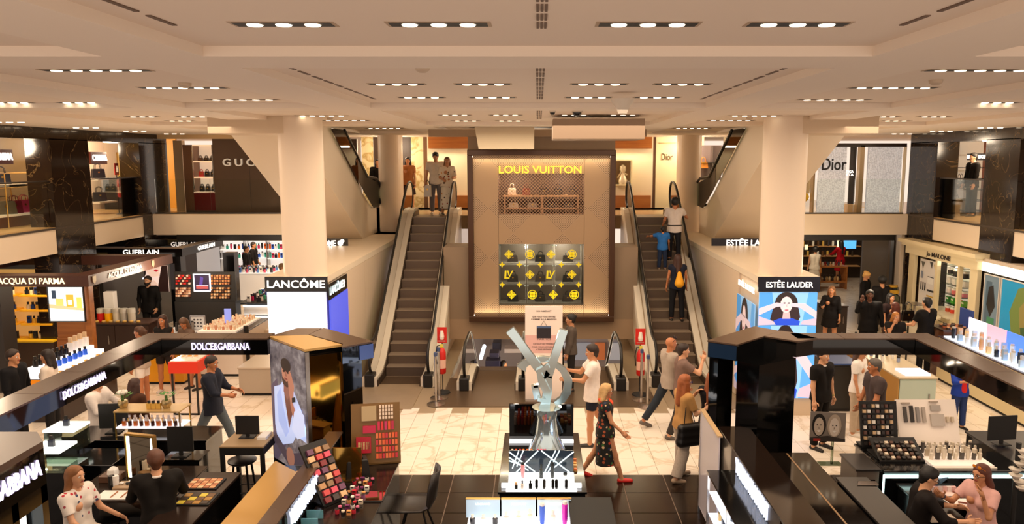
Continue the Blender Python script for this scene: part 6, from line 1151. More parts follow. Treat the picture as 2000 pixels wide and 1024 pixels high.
ribbon([(996, 644), (1012, 664), (1030, 690), (1050, 716), (1068, 736)], [.12, .11, .11, .12, .12], 'letter_y_arm'); ribbon([(1101, 644), (1093, 668), (1082, 700), (1070, 736)], .11, 'letter_y_arm')
ribbon([(1068, 734), (1070, 760), (1066, 785), (1062, 800)], [.13, .12, .12, .16], 'letter_y_stem')
ribbon([(1018, 722), (1024, 712), (1040, 704), (1060, 703), (1078, 704)], [.14, .1, .07, .08, .05], 'letter_s_top', yo=.05); ribbon([(1072, 712), (1052, 722), (1058, 742), (1068, 762), (1070, 780), (1050, 776)], [.06, .07, .1, .1, .08, .05], 'letter_s_body', yo=-.06)
ribbon([(1084, 712), (1100, 724), (1110, 744), (1108, 766), (1098, 782), (1084, 790)], [.06, .09, .11, .11, .09, .06], 'letter_l_curve', yo=.04); ribbon([(1044, 752), (1050, 778)], .09, 'letter_l_foot'); ribbon([(1042, 754), (1060, 752)], .035, 'letter_l_serif')
zb = at(1070, 795, Y=Y).z; b = MB(); b.lathe([(.24, 0), (.25, .02), (.16, .22), (.13, .45), (.17, zb - .93), (.2, zb - .902)], (at(1068, 790, Y=Y).x, Y, .902), 20); b.obj('base', CHROME, t, smooth=True)
for i, (a, c, l) in enumerate([(995, 1052, 'glossy black upright panel left of the chrome base'), (1086, 1120, 'glossy black upright panel right of the chrome base')]):
    t = thing('upright_display', l, 'display panel', (0, 10.35, .9)); a_, c_ = at(a, 840, Y=10.3).x, at(c, 840, Y=10.3).x; zt = at(1000, 790, Y=10.3).z; box('panel', a_, c_, 10.3, 10.34, .93, zt, M_GLOSS, t); box('lit_ledge', a_, c_, 10.2, 10.42, .902, .93, M_LITTOP, t)
# lipstick fan rows behind the lit glass box
for i, (px, c_, n) in enumerate([(1002, 'e8d0c0', 3), (1009, 'd85020', 5), (1017, 'c02020', 6), (1023, 'f08838', 6), (1031, 'e86820', 6), (1038, 'd88838', 4), (1051, 'c01848', 6), (1057, 'e02868', 6), (1064, 'c83058', 4)]):
    for k in range(n):
        x = at(px, 865, z=1.0).x; product('tube', c_, TR(x, 9.55 - k * .09 + .1, .902 + .0), f'{ORD[k]} lipstick of the {["pale", "burnt orange", "deep red", "amber", "orange", "ochre", "crimson", "hot pink", "rose"][i]} row behind the lit glass box', f'lipsticks, {["pale", "burnt orange", "deep red", "amber", "orange", "ochre", "crimson", "hot pink", "rose"][i]} row', 'lipstick', .02, .11, c_)
rows(['compact', 'carton'], ['e8a050', 'd86838', 'f0c890'], lsp(.33, .5, 3), lsp(9.2, 9.6, 4), .9, 'orange compacts at the right of the middle counter', 'orange makeup compact at the right of the middle counter', .025, .04, 'c8904a', 'compact')
t = thing('glass_case', 'lit glass box with crossed white lines on the front of the middle counter', 'display case', (.05, 8.95, .9)); a, c = -.36, .44; z0_, z1_ = .935, 1.22
box('lit_floor', a, c, 8.86, 9.12, .905, .935, mat('fafcff', .3, emit=1.5), t); box('back', a, c, 9.12, 9.13, z0_, z1_, mat('2a3440', .1), t); box('glass', a, c, 8.855, 8.862, z0_, z1_, GLASS, t)
for (u0_, v0_, u1_, v1_) in [(0, .95, .4, .05), (0, .7, .3, .1), (.1, 0, .45, 1), (.15, 1, .05, .2), (.0, .55, .25, .3), (.5, 1, .95, 0), (.55, 0, .72, 1), (.6, 0, .78, 1), (.7, .25, 1, .95), (.22, 1, .12, .3)]:
    b = MB(); x0_, x1_ = a + (c - a) * u0_, a + (c - a) * u1_; za, zb_ = z0_ + (z1_ - z0_) * v0_, z0_ + (z1_ - z0_) * v1_; d_ = Vector((x1_ - x0_, zb_ - za)).normalized(); n_ = Vector((-d_.y, d_.x)) * .006; b.prismy([(x0_ + n_.x, za + n_.y), (x1_ + n_.x, zb_ + n_.y), (x1_ - n_.x, zb_ - n_.y), (x0_ - n_.x, za - n_.y)], 9.105, 9.118); b.obj('white_line', mat('dff0f8', .4, emit=.8), t)
for px, c_, l, k in ((1021, 'e89098', 'pink tube with a black cap in the lit glass box', 'tube'), (1057, '1a1a1a', 'black and clear bottle in the middle of the lit glass box', 'round'), (1079, '17130f', 'slim black tube in the lit glass box', 'tube'), (1104, 'f4e8e4', 'small white jar at the right of the lit glass box', 'jar')): product(k, c_, TR(at(px, 920, Y=8.95).x, 8.96, .936), l, None, 'bottle' if k == 'round' else k, .025, .17 if k != 'jar' else .06)
t = thing('lit_shelf', 'white lit bar shelf at the front edge of the middle counter', 'shelf', (.05, 8.72, .9)); box('lit_bar', -.44, .52, 8.74, 8.8, .905, .94, mat('fafcff', .3, emit=1.6), t); box('lit_front', -.38, .46, 8.63, 8.7, .902, .925, mat('fafcff', .3, emit=1.6), t)
for i, px in enumerate((1008, 1020, 1036, 1048, 1063, 1080, 1087, 1106)): product(['compact', 'round', 'square', 'tube', 'tube', 'tube', 'tube', 'tube'][i], ['e0b080', 'f0e0d0', '1a1614', '14110f', '3a342c', '17130f', '17130f', '17130f'][i], TR(at(px, 940, Y=8.66).x, 8.665, .926), f'{["round gold compact","pale capped bottle","short square black bottle","wide black tube","thin dark tube","tall black tube","second tall black tube","black tube"][i]}, number {i+1} along the white lit bar', 'testers on the white lit bar', 'tester', .02, .1)
# nearest centre display with three lit panels
counter('black stand carrying three pale lit panels at the bottom of the view', -.74, .34, 7.3, 7.95, .92, BLACK, mat('f4f6fa', .3, emit=1.1)); t = thing('lit_display', 'three pale lit panels with faint white headings at the bottom of the view', 'display panel', (-.2, 7.93, .92))
for i, (px0, px1) in enumerate([(910, 977), (979, 1047), (1049, 1116)]):
    a, c = at(px0, 1000, Y=7.93).x, at(px1, 1000, Y=7.93).x; zt = at(1000, 976, Y=7.93).z; box('panel', a + .003, c - .003, 7.93, 7.95, .925, zt, mat(['9fb4c4', 'a8bac8', 'b4c4c4'][i], .3, emit=.55), t); text(['LE GRAND', 'PARFUM', 'MAKE UP'][i], .03, face(((a + c) / 2, 7.922, zt - .05)), mat('ffffff', .4, emit=.9), t, .001, .01, width=.16); box('metal_cap', a, c, 7.925, 7.955, zt, zt + .012, BRASS, t)
for i, (px, k, c_, l, h_) in enumerate([(923, 'round', '2a2c34', 'dark ribbed bottle, leftmost before the lit panels', .1), (944, 'round', 'd8e4ec', 'clear star-topped bottle before the first lit panel', .1), (967, 'round', '1d1f24', 'black bottle before the first lit panel', .1), (989, 'round', 'f0d8dc', 'pink and red-based bottle before the second lit panel', .13), (1013, 'round', 'f0e4d8', 'pale bottle before the second lit panel', .14), (1035, 'round', 'f4ecd8', 'tall white bottle with a gold mark before the second lit panel', .16), (1059, 'tube', '2a58d0', 'blue twisted bottle before the third lit panel', .2), (1080, 'round', 'f4ece4', 'round white bottle before the third lit panel', .15), (1103, 'tube', 'd818b8', 'magenta tube-shaped bottle before the third lit panel', .22)]):
    product(k, c_, TR(at(px, 1010, Y=7.8).x, 7.8, .921), l, 'bottles before the three lit panels', 'bottle', .03, h_, 'e8e0d8')
t = counter('plain glossy black cube right of the three lit panels', .35, .78, 7.4, 8.0, 1.12, mat('050505', .3, spec=.1), mat('070606', .35, spec=.15)); box('blue_reflector', .36, .56, 7.385, 7.395, 1.0, 1.01, mat('8ab0f0', .3, emit=.7), t)
# ================================================================ RIGHT SIDE
M_GRN = mat('bccabb', .35); t = counter('long pale green counter with a wooden edge behind the black slab tower', 6.35, 7.0, 13.1, 16.4, 1.0, M_GRN, mat('c8b898', .4), doors=1); box('blue_screen', 6.5, 6.95, 13.2, 13.6, 1.0, 1.03, mat('d8e0ff', .3, emit=1.1), t); box('wood_edge', 6.33, 6.36, 13.1, 16.4, .06, .97, mat('b88a48', .4), t)
rows(['tube', 'jar', 'round'], ['e8e4dc', '1f1c1a', '8a98b8'], [6.5, 6.8], lsp(14, 16.2, 9), 1.0, 'testers on the pale green counter', 'small tester on the pale green counter', .03, .12, '17130f', 'tester')
for i, (x, y, l) in enumerate([(5.5, 14.2, 'black-sided cabinet with a blue pad near the person with the wristwatch'), (7.6, 20.0, 'dark counter behind the salesperson with long fair-brown hair')]): counter(l, x, x + .6, y, y + .9, .95, [mat('17140f', .3), mat('2a1e18', .4)][i], [mat('2a4478', .4), mat('3a2a20', .3)][i], doors=1)
t = thing('oval_counter', 'round cream counter with a black bag hanging before it, by the cream shop front', 'counter', (9.45, 18.95, 0)); MB().lathe([(.45, 0), (.5, .06), (.5, .85), (.6, .88), (.6, .92)], (9.45, 18.95, 0), 28).obj('body', mat('e4d8bc', .4), t, smooth=True); MB().lathe([(.1, 0), (.03, .03), (.03, .25), (.22, .27), (.22, .29)], (9.45, 18.95, .92), 16).obj('cake_stand', STEEL, t, smooth=True)
handbag(TR(at(1776, 600, Y=17.8).x, 17.85, 1.0, 0), .3, .26, .12, BLACK, 'black handbag hanging in front of the round cream counter', handle=.2); MB().tube([(at(1776, 600, Y=17.85).x, 17.85, 0), (at(1776, 600, Y=17.85).x, 17.85, 1.0)], .02, 6).obj('bag_post', MBLACK, cat='post', label='thin black post under the hanging black handbag')
t = thing('cloche_display', 'gold and black banded hat box on a glass dome stand behind the crowd', 'display', (8.2, 20.3, 0)); X = at(1745, 550, Y=20.3).x
MB().cyl((X, 20.3, 0), .25, .95, 16).obj('pedestal', mat('c8b898', .4), t, smooth=True); MB().lathe([(.2, 0), (.19, .2), (.1, .28)], (X, 20.3, .955), 16).obj('glass_dome', GLASS2, t, smooth=2); MB().cyl((X, 20.3, 1.24), .16, .1, 16).obj('gold_band', mat('d8a83a', .25, .7), t, smooth=True); MB().cyl((X, 20.3, 1.34), .14, .07, 16).obj('black_band', BLACK, t, smooth=True); MB().cyl((X, 20.3, 1.41), .12, .05, 16).obj('gold_band', mat('d8a83a', .25, .7), t, smooth=True)
# fragrance island at the right edge
t = counter('long cream island with a bright blue lit top of glass bottles at the right edge', 8.75, 9.75, 11.6, 16.4, .98, mat('dccba0', .4), mat('4a4048', .25)); box('lit_tray', 8.8, 9.3, 12.2, 16.3, .98, 1.0, mat('e4f0ff', .3, emit=1.1), t)
for i in range(6): y = 12.2 + i * .68; box('lit_back_panel', 9.3, 9.33, y + .01, y + .67, 1.0, 1.42, mat(['1f9ab8', '2aa4d0', '3a8ad8', '4a78e0', 'd8a0b0', 'e8e0f0'][i], .3, emit=.75), t)
rows(['round', 'square', 'tube', 'carton'], ['d8e4f0', '9ab8d8', '17202e', 'e8c890', 'd8a880', 'b8d0e8'], [8.88, 9.02, 9.18], lsp(12.3, 16.2, 15), 1.0, 'bottles on the blue lit island', 'glass bottle on the bright blue lit island', .045, .22, 'c8c0b8')
box('paper_sheet', 8.78, 9.2, 11.75, 12.1, .981, .985, PAPER, cat='paper', label='white sheet at the near end of the cream island')
t = thing('case', 'brown open case with orange jar at the far end of the cream island', 'case', (9.4, 16.8, 0)); box('body', 8.9, 9.7, 16.5, 17.1, 0, 1.05, mat('6a4028', .4), t); box('top', 8.88, 9.72, 16.48, 17.12, 1.05, 1.08, mat('3a2a24', .3), t); box('lid_screen', 9.5, 9.54, 16.5, 17.0, 1.08, 1.5, mat('2a3a6a', .3, emit=.3), t)
product('jar', 'f07820', TR(9.65, 16.6, 1.082), 'orange jar at the far end of the cream island', None, 'jar', .06, .18, 'f07820'); rows(['compact', 'jar'], ['d89868', 'b86848'], lsp(9.0, 9.45, 5), [16.6, 16.75, 16.9], 1.08, 'brown pots on the open case', 'small brown pot on the open case', .04, .07, '3a2a24', 'pot')
# magazine stand with two faces
p = at(1616, 908, z=0); t = thing('print_stand', 'black and white print of two smiling faces on a clear stand', 'print', (p.x, p.y, 0)); Y = p.y; a = at(1582, 862, Y=Y); c = at(1652, 806, Y=Y); w, h = c.x - a.x, c.z - a.z
F_ = lambda cx, hair, face_: [((cx, .55, .2, .4), hair), ((cx, .5, .14, .32), face_), ((cx - .05, .56, .022, .02), '222222'), ((cx + .05, .56, .022, .02), '222222'), ([(cx - .06, .36), (cx, .31), (cx + .06, .36), (cx, .38)], 'f4f0ec'), ([(cx - .01, .52), (cx - .02, .43), (cx + .02, .43)], '9a8a80')]
pic(TR((a.x + c.x) / 2, Y, a.z, R(-6)), w, h, '8a8078', F_(.25, '2a2624', 'c8b8a8') + F_(.68, 'b8a898', 'dccfc4') + [([(0, 0), (0, .12), (.5, .2), (1, .1), (1, 0)], '3a3432'), ([(.1, .0), (.1, .1), (.3, .1), (.3, 0)], 'a03028')], t, 0, 'print'); MB().tube([((a.x + c.x) / 2 + .1, Y + .03, 0), ((a.x + c.x) / 2 + .1, Y + .03, a.z + .1)], .02, 6).obj('stand_rod', GLASS2, t); box('foot', (a.x + c.x) / 2 - .1, (a.x + c.x) / 2 + .25, Y - .05, Y + .12, 0, .01, GLASS2, t)
# near right makeup stations
counter('low black cube counter nearest the dark floor edge, right of the black partition', 3.7, 4.05, 7.4, 9.05, .9, BLACK, mat('3a3632', .3)); p = at(1692, 945, z=.91); t = thing('wrapped_tools', 'bundle of silver wrapped tools lying on the low black cube counter', 'tools', (p.x, p.y, .9))
for i in range(5): MB().tube([(p.x - .12 + i * .01, p.y - .03 + i * .02, .912), (p.x + .13, p.y - .04 + i * .022, .912)], .01, 5).obj('tool', STEEL, t)
t = counter('black counter outlined by a thin white light line under the makeup stands', 4.35, 6.1, 9.2, 10.1, .93, BLACK, BLACK)
for q in [(4.33, 6.12, 9.165, 9.18, .84, .88), (4.32, 4.34, 9.165, 9.18, .35, .88)]: box('light_line', *q, mat('d8fff8', .3, emit=2.2), t)
t = counter('grey bin-fronted cabinet with a dark slot beside the black makeup stand', 4.0, 4.28, 9.2, 9.7, .95, mat('6a5e54', .4), mat('2a2624', .3)); box('dark_slot', 4.05, 4.23, 9.185, 9.19, .78, .81, BLACK, t)
cells = [(.06 + .12 * i, .06 + .115 * j, .08, .07, ['2a2422', 'c8a880', '5a3a30', 'e0d8cc', '17130f'][(i * 2 + j) % 5]) for i in range(7) for j in range(8)]
tilt_panel('upright black board of dark makeup testers left of the white board', 4.62, 9.95, .935, .5, .62, 0, 14, MBLACK, cells)
cells = [(.05 + .11 * i, .08 + .15 * j, .07, .09, ['1a1614', '3a302a', 'd8c8b0', '5a3a2a'][(i + j) % 4]) for i in range(8) for j in range(5)]
tilt_panel('low slanted black tray of testers below the black board', 4.7, 9.45, .935, .6, .42, 0, 62, MBLACK, cells)
cells = [(.1, .5, .05, .34, '4a4440'), (.21, .5, .05, .36, '2a2624'), (.31, .5, .05, .33, '8a8480'), (.41, .5, .05, .33, 'a89c90'), (.54, .42, .22, .26, 'b8aea4'), (.56, .75, .16, .12, 'a8a098'), (.8, .5, .04, .12, 'c8b8a0'), (.88, .5, .04, .12, 'c8b8a0'), (.08, .9, .14, .03, 'a89888'), (.55, .93, .14, .03, 'a89888')]
tilt_panel('large slanted white board with a few grey tubes in the right makeup stand', 5.32, 9.98, .95, .82, .62, 0, 22, mat('f4e8dc', .4), cells)
t = thing('lower_tray', 'white lower trays of pale bottles under the slanted white board', 'tray', (5.35, 9.5, .93)); box('tray', 4.98, 5.75, 9.25, 9.85, .932, .97, mat('f4e8dc', .4, emit=.15), t); box('tray_lip', 4.96, 5.77, 9.22, 9.25, .932, .955, WHITE, t)
rows(['round', 'square', 'tube', 'jar'], ['d8ccb8', 'b8a890', '4a4440', 'e8dccc'], lsp(5.02, 5.72, 9), lsp(9.4, 9.75, 3), .97, 'pale bottles in the white lower trays', 'pale bottle in the white trays under the slanted white board', .025, .14, 'c8bca8')
p = at(1955, 868, z=.95); monitor('black monitor seen from behind at the far right counter', TR(p.x, p.y, .951, R(8)), .42, .34); counter('dark counter carrying the right-hand monitor and clear stands', 6.15, 7.0, 9.3, 10.6, .93, BLACK, mat('2a2522', .3))
t = thing('leaflet_rack', 'spiral tower of white cups on a black post at the right edge', 'rack', (at(1982, 960, z=.9).x, at(1982, 960, z=.9).y, 0)); p = at(1982, 960, z=.9); MB().cyl((p.x, p.y, 0), .03, 1.5, 8).obj('post', MBLACK, t)
for k in range(7): MB().lathe([(.03, 0), (.07, .04), (.075, .05)], (p.x + .05 * math.cos(k * 1.2), p.y - .05, .93 + k * .075), 10).obj('cup', WHITE, t, smooth=2)
p = at(1895, 990, z=.9); counter('narrow black table between the two seated people on the right', 4.5, 5.15, 8.55, 9.14, .78, BLACK, mat('1f1a18', .2)); counter('small black side table beside the person with short black hair', 4.5, 4.8, 7.7, 8.5, .78, BLACK, mat('1f1a18', .2))
for i, (px, py, w, d, c_, l) in enumerate([(1865, 962, .3, .2, 'f0dcd4', 'white notepad nearest the pink blouse'), (1876, 982, .3, .22, 'f4ece4', 'white sheet with a brown pencil on the narrow black table'), (1838, 1012, .32, .2, 'e0d0bc', 'tan card at the bottom of the view before the person in black')]):
    p = at(px, py, z=.79); t = thing('notepad', l, 'paper', (p.x, p.y, .78)); box('sheet', p.x - w / 2, p.x + w / 2, p.y - d / 2, p.y + d / 2, .781, .79, mat(c_, .6), t)
    if i < 2: MB().tube([(p.x - .03, p.y, .797), (p.x + .1, p.y - .05, .797)], .01, 5).obj('pencil', mat('8a4a38', .5), t)
p = at(1822, 950, z=.8); b = MB(); b.T = TR(p.x, p.y, .8, R(20)) @ Matrix.Rotation(R(40), 4, 'X'); b.box(-.1, .1, -.005, .005, 0, .2); b.obj('folder', mat('5a8ab0', .4), cat='folder', label='light blue tilted folder held above the narrow black table')
for k in range(6): product('carton', ['f0dcd8', 'e8b8b4'][k % 2], TR(4.78 + k * .055, 8.9, .935 - .935 + .001), f'{ORD[k]} pink and white carton in the row under the light line', 'striped cartons', 'carton', .026, .85)
# ================================================================ PEOPLE: one continuous skin surface, clothes and hair as parts
def sdf_surface(prims, res, carve=(), k=.028, floorz=None):
    """prims: (a, b, ra, rb, flat) round cones blended smoothly; returns the surface as vertices and quads"""
    P = [(np.array(p[0], float), np.array(p[1], float), p[2], p[3], (p[4] if len(p) > 4 else 0)) for p in prims]
    lo = np.min([np.minimum(a, b) - max(ra, rb) for a, b, ra, rb, f in P], 0) - .04; hi = np.max([np.maximum(a, b) + max(ra, rb) for a, b, ra, rb, f in P], 0) + .04
    n = np.ceil((hi - lo) / res).astype(int) + 1; D = np.full(n, .2, np.float32); ax = [lo[i] + res * np.arange(n[i]) for i in range(3)]
    def ev(a, b, ra, rb, flat, pad):
        R_ = max(ra, rb) + pad; i0 = np.maximum(((np.minimum(a, b) - R_ - lo) / res).astype(int), 0); i1 = np.minimum(((np.maximum(a, b) + R_ - lo) / res).astype(int) + 2, n)
        sl = tuple(slice(i0[j], i1[j]) for j in range(3)); X, Y, Z = np.meshgrid(ax[0][sl[0]], ax[1][sl[1]], ax[2][sl[2]], indexing='ij', sparse=True)
        d = b - a; L = max(1e-9, float(d @ d)); px, py, pz = X - a[0], Y - a[1], Z - a[2]
        t = (px * d[0] + py * d[1] + pz * d[2]) / L; tc = np.clip(t, 0, 1)
        q = np.sqrt((px - tc * d[0]) ** 2 + (py - tc * d[1]) ** 2 + (pz - tc * d[2]) ** 2) - (ra + (rb - ra) * tc)
        if flat: q = np.maximum(q, (t - 1) * math.sqrt(L))
        if flat == 2: q = np.maximum(q, -t * math.sqrt(L))
        return sl, q
    for a, b, ra, rb, f in P:
        sl, q = ev(a, b, ra, rb, f, k + 2 * res); o = D[sl]; h = np.clip(.5 + .5 * (o - q) / k, 0, 1); D[sl] = o + (q - o) * h - k * h * (1 - h)
    for c in carve:
        sl, q = ev(np.array(c[0], float), np.array(c[1], float), c[2], c[3], 0, 2 * res); D[sl] = np.maximum(D[sl], -q)
    if floorz is not None: D = np.maximum(D, (floorz - ax[2])[None, None, :].astype(np.float32))
    for i in range(3):
        s = [slice(None)] * 3; s[i] = 0; D[tuple(s)] = .2; s[i] = -1; D[tuple(s)] = .2
    S = D < 0; m = [v - 1 for v in n]; acc = np.zeros((*m, 3), np.float32); cnt = np.zeros(m, np.float32)
    c = [(i, j, l) for i in (0, 1) for j in (0, 1) for l in (0, 1)]
    def sub(A, o): return A[o[0]:o[0] + m[0], o[1]:o[1] + m[1], o[2]:o[2] + m[2]]
    for u in c:
        for i in range(3):
            if u[i]: continue
            w = list(u); w[i] = 1; A, B = sub(D, u), sub(D, w); x = (A < 0) != (B < 0); den = np.where(x, A - B, 1); t = np.where(x, A / den, 0)
            for j in range(3): acc[..., j] += np.where(x, (u[j] + (t if j == i else 0)), 0)
            cnt += x
    idx = np.full(m, -1, np.int64); act = cnt > 0; idx[act] = np.arange(act.sum()); ijk = np.argwhere(act); V = (ijk + acc[act] / cnt[act][:, None]) * res + lo
    F = []
    for i in range(3):
        j, l = (i + 1) % 3, (i + 2) % 3; s0 = [slice(1, m[q]) for q in range(3)]; s0[i] = slice(0, m[i]); s1 = list(s0); s1[i] = slice(1, m[i] + 1)
        A, B = S[tuple(s0)], S[tuple(s1)]; e = np.argwhere(A != B)
        if not len(e): continue
        off = np.zeros(3, int); off[j] = 1; off[l] = 1; e2 = e + off; inside = A[tuple(e.T)]
        def g(dj, dl):
            q = e2.copy(); q[:, j] -= dj; q[:, l] -= dl; return idx[tuple(q.T)]
        q = np.stack([g(1, 1), g(0, 1), g(0, 0), g(1, 0)], 1); q[~inside] = q[~inside][:, ::-1]; F.append(q)
    return V, np.concatenate(F)
def soft_obj(name, prims, m, parent, res, carve=(), k=.028, floorz=None, extra=None, label=None):
    V, F = sdf_surface(prims, res, carve, k, floorz); V = V.tolist(); F = F.tolist(); ns = len(F)
    if extra and extra.v: nV = len(V); V += extra.v; F += [[nV + i for i in f] for f in extra.f]
    b = MB(); b.v = [tuple(v) for v in V]; b.f = [tuple(f) for f in F]; b.mi = [0] * len(F); return b.obj(name, m, parent, smooth=2, local=True, label=label)
def hand_mesh(b, wrist, d, side, curl=25, s=1.0, fwd=None):
    """palm and five unequal bent fingers; d: direction of the forearm, side: towards the thumb, curl in degrees per joint"""
    d = Vector(d).normalized(); side = (Vector(side) - d * Vector(side).dot(d)).normalized(); nrm = d.cross(side).normalized()
    w = Vector(wrist); P = lambda u, v, t: tuple(w + d * u * s + side * v * s + nrm * t * s); n0 = len(b.v)
    b.add([P(-.02, -.024, -.016), P(-.02, .024, -.016), P(-.02, .024, .016), P(-.02, -.024, .016), P(.045, -.04, -.013), P(.04, .038, -.015), P(.04, .038, .015), P(.045, -.04, .013), P(.092, -.037, -.010), P(.096, .034, -.011), P(.096, .034, .011), P(.092, -.037, .010)],
          [(3, 2, 1, 0), (0, 1, 5, 4), (1, 2, 6, 5), (2, 3, 7, 6), (3, 0, 4, 7), (4, 5, 9, 8), (5, 6, 10, 9), (6, 7, 11, 10), (7, 4, 8, 11), (8, 9, 10, 11)])
    for v, L, st in ((.027, .072, .09), (.009, .08, .093), (-.01, .074, .091), (-.028, .058, .086)):
        a = 0; p = Vector(P(st, v, 0)); pts = [tuple(p)]
        for f in (.45, .32, .23):
            a += R(curl); p = p + (d * math.cos(a) + nrm * math.sin(a)) * L * f * s; pts.append(tuple(p))
        b.tube(pts, [.0095 * s, .009 * s, .008 * s, .006 * s], 6)
    p = Vector(P(.02, .034, .002)); q = p + (d * .6 + side * .8).normalized() * .038 * s; r = q + (d * .9 + side * .25 + nrm * .4).normalized() * .032 * s
    b.tube([tuple(p), tuple(q), tuple(r)], [.012 * s, .011 * s, .008 * s], 6)
SKIN = dict(light='d9a27c', tan='c58a62', warm='b9764c', dark='6b4330', pale='e3b595')
NPEOPLE = 0
def person(x, y, z, rz, label, h=1.7, skin='tan', top=('1a1614', 1), bottom=('1e1a18', 'trousers'), hair=('2a1a12', 'short'), shoes='1c1816', legs=((0, 0), (0, 0)), arms=((5, 8, 12, 0), (5, 8, 12, 0)), lean=0, head=(0, 0), sit=None, res=.015, build=1.1, curl=25, extras=(), group='shoppers and staff', female=False, absz=None, face_on=True, legspread=6, name='person'):
    """arms: (forward swing, sideways, elbow bend, inward) for the left and the right arm; legs: (forward swing, knee bend) for left and right; the figure faces +Y before rz"""
    t = thing(name, label, 'person', (x, y, z), rz, group); s = h / 1.75; V3 = lambda *a: np.array(a, float)
    L = R(lean); hw = (.165 if female else .19) * s * (build ** .5); hipw = (.095 if female else .088) * s
    def legd(f, a, sg): return V3(sg * math.sin(R(a)), math.sin(R(f)) * math.cos(R(a)), -math.cos(R(f)) * math.cos(R(a)))
    th, sh = .43 * s, .41 * s; low = []
    for i, sg in ((0, -1), (1, 1)): f, kn = legs[i]; low.append((legd(f, legspread / 2, sg) * th + legd(f - kn, legspread / 3, sg) * sh)[2])
    pz = (-min(low) + .075 * s) if sit is None else sit + .09
    pel = V3(0, 0, pz)
    def up(dx, dy, dz): return pel + V3(dx, dy * math.cos(L) + dz * math.sin(L), dz * math.cos(L) - dy * math.sin(L))
    hip = [pel + V3(sg * hipw, 0, -.02 * s) for sg in (-1, 1)]; knee = []; ank = []; toe = []; fd = []
    for i, sg in ((0, -1), (1, 1)):
        f, kn = legs[i]; k_ = hip[i] + legd(f, legspread / 2, sg) * th; a_ = k_ + legd(f - kn, legspread / 3, sg) * sh; knee.append(k_); ank.append(a_)
        an = R(max(-65, min(0, (f - kn) if sit is None else 0)) * .8); toe.append(a_ + V3(0, math.cos(an) * .16 * s, math.sin(an) * .16 * s - .035 * s))
    shd = [up(sg * hw, 0, .47 * s) for sg in (-1, 1)]; elb = []; wri = []; fad = []
    for i, sg in ((0, -1), (1, 1)):
        f, a, e, inn = arms[i]; d = V3(sg * math.sin(R(a)), math.sin(R(f)) * math.cos(R(a)), -math.cos(R(f)) * math.cos(R(a))); e_ = shd[i] + d * .285 * s
        d2 = V3(sg * (math.sin(R(a)) * .5 if inn == 0 else -math.sin(R(inn))), math.sin(R(f + e)), -math.cos(R(f + e))); d2 /= np.linalg.norm(d2)
        if inn: d2 = V3(-sg * math.sin(R(inn)), math.sin(R(f + e)) * math.cos(R(inn)), -math.cos(R(f + e)) * math.cos(R(inn)))
        elb.append(e_); wri.append(e_ + d2 * .245 * s); fad.append(d2)
    nb = up(0, -.01 * s, .50 * s); HM = Matrix.Rotation(-R(head[0]), 3, 'Z') @ Matrix.Rotation(-R(head[1]) - L * .5, 3, 'X'); hb = up(0, .0, .59 * s)
    def H(a, b_, c): v = HM @ Vector((a * s, b_ * s, c * s)); return hb + V3(0, .015 * s, .075 * s) + V3(*v)
    B = build; tw = (.085 if female else .1) * s * B; waist = (.072 if female else .085) * s * B
    torso = []
    for sg in (-1, 1):
        torso += [(up(sg * (hw - .085 * s), 0, .41 * s), up(sg * .055 * s, 0, .2 * s), tw, waist * 1.05), (up(sg * .055 * s, 0, .2 * s), pel + V3(sg * .07 * s, 0, 0), waist * 1.05, .1 * s * B)]
    torso += [(up(-hw + .03 * s, 0, .465 * s), up(hw - .03 * s, 0, .465 * s), .058 * s, .058 * s), (up(0, 0, .44 * s), nb, .07 * s, .058 * s)]
    if female: torso += [(up(sg * .07 * s, .075 * s, .35 * s), up(sg * .07 * s, .07 * s, .34 * s), .055 * s, .055 * s) for sg in (-1, 1)]
    ar = .047 * s * (.85 if female else 1) * B; fa = .038 * s * (.85 if female else 1)
    upper = [(shd[i], elb[i], ar * 1.05, fa) for i in (0, 1)]; fore = [(elb[i], wri[i], fa, .025 * s) for i in (0, 1)]
    thigh = [(hip[i], knee[i], .083 * s * B, .054 * s) for i in (0, 1)]; shin = [(knee[i], knee[i] * .6 + ank[i] * .4 + V3(0, -.012, 0), .053 * s, .052 * s) for i in (0, 1)] + [(knee[i] * .6 + ank[i] * .4, ank[i], .05 * s, .036 * s) for i in (0, 1)]
    foot = [(ank[i] + V3(0, -.03 * s, -.03 * s), toe[i], .036 * s, .028 * s) for i in (0, 1)]
    headp = [(H(0, -.022, .032), H(0, -.022, .03), .082 * s, .082 * s), (H(0, .022, .03), H(0, .018, .0), .07 * s, .068 * s), (H(0, .03, -.03), H(0, .05, -.085), .054 * s, .034 * s), (H(0, .078, .012), H(0, .1, -.024), .009 * s, .015 * s),
             (H(-.078, -.01, .008), H(-.078, -.012, -.018), .014 * s, .01 * s), (H(.078, -.01, .008), H(.078, -.012, -.018), .014 * s, .01 * s), (nb, H(0, -.02, -.03), .056 * s, .052 * s)]
    hm = MB(); hc = curl if isinstance(curl, tuple) else (curl, curl)
    for i, sg in ((0, -1), (1, 1)): side = V3(-sg * .3, 1, 0) if fad[i][2] < -.5 else V3(-sg * .6, .0, .8); hand_mesh(hm, wri[i], fad[i], side if sg < 0 else side, hc[i] * (1 if sg > 0 else 1), s)
    sk = mat(SKIN.get(skin, skin), .5)
    bo = soft_obj('body', [p for p in torso] + upper + fore + thigh + shin + foot + headp, sk, t, res, carve=[(H(sg * .033, .105, .01), H(sg * .033, .105, .008), .022 * s, .022 * s) for sg in (-1, 1)], k=.022, extra=hm)
    g = .014
    def infl(ps, a, flat=0): return [(p[0], p[1], p[2] + a, p[3] + a, flat) for p in ps]
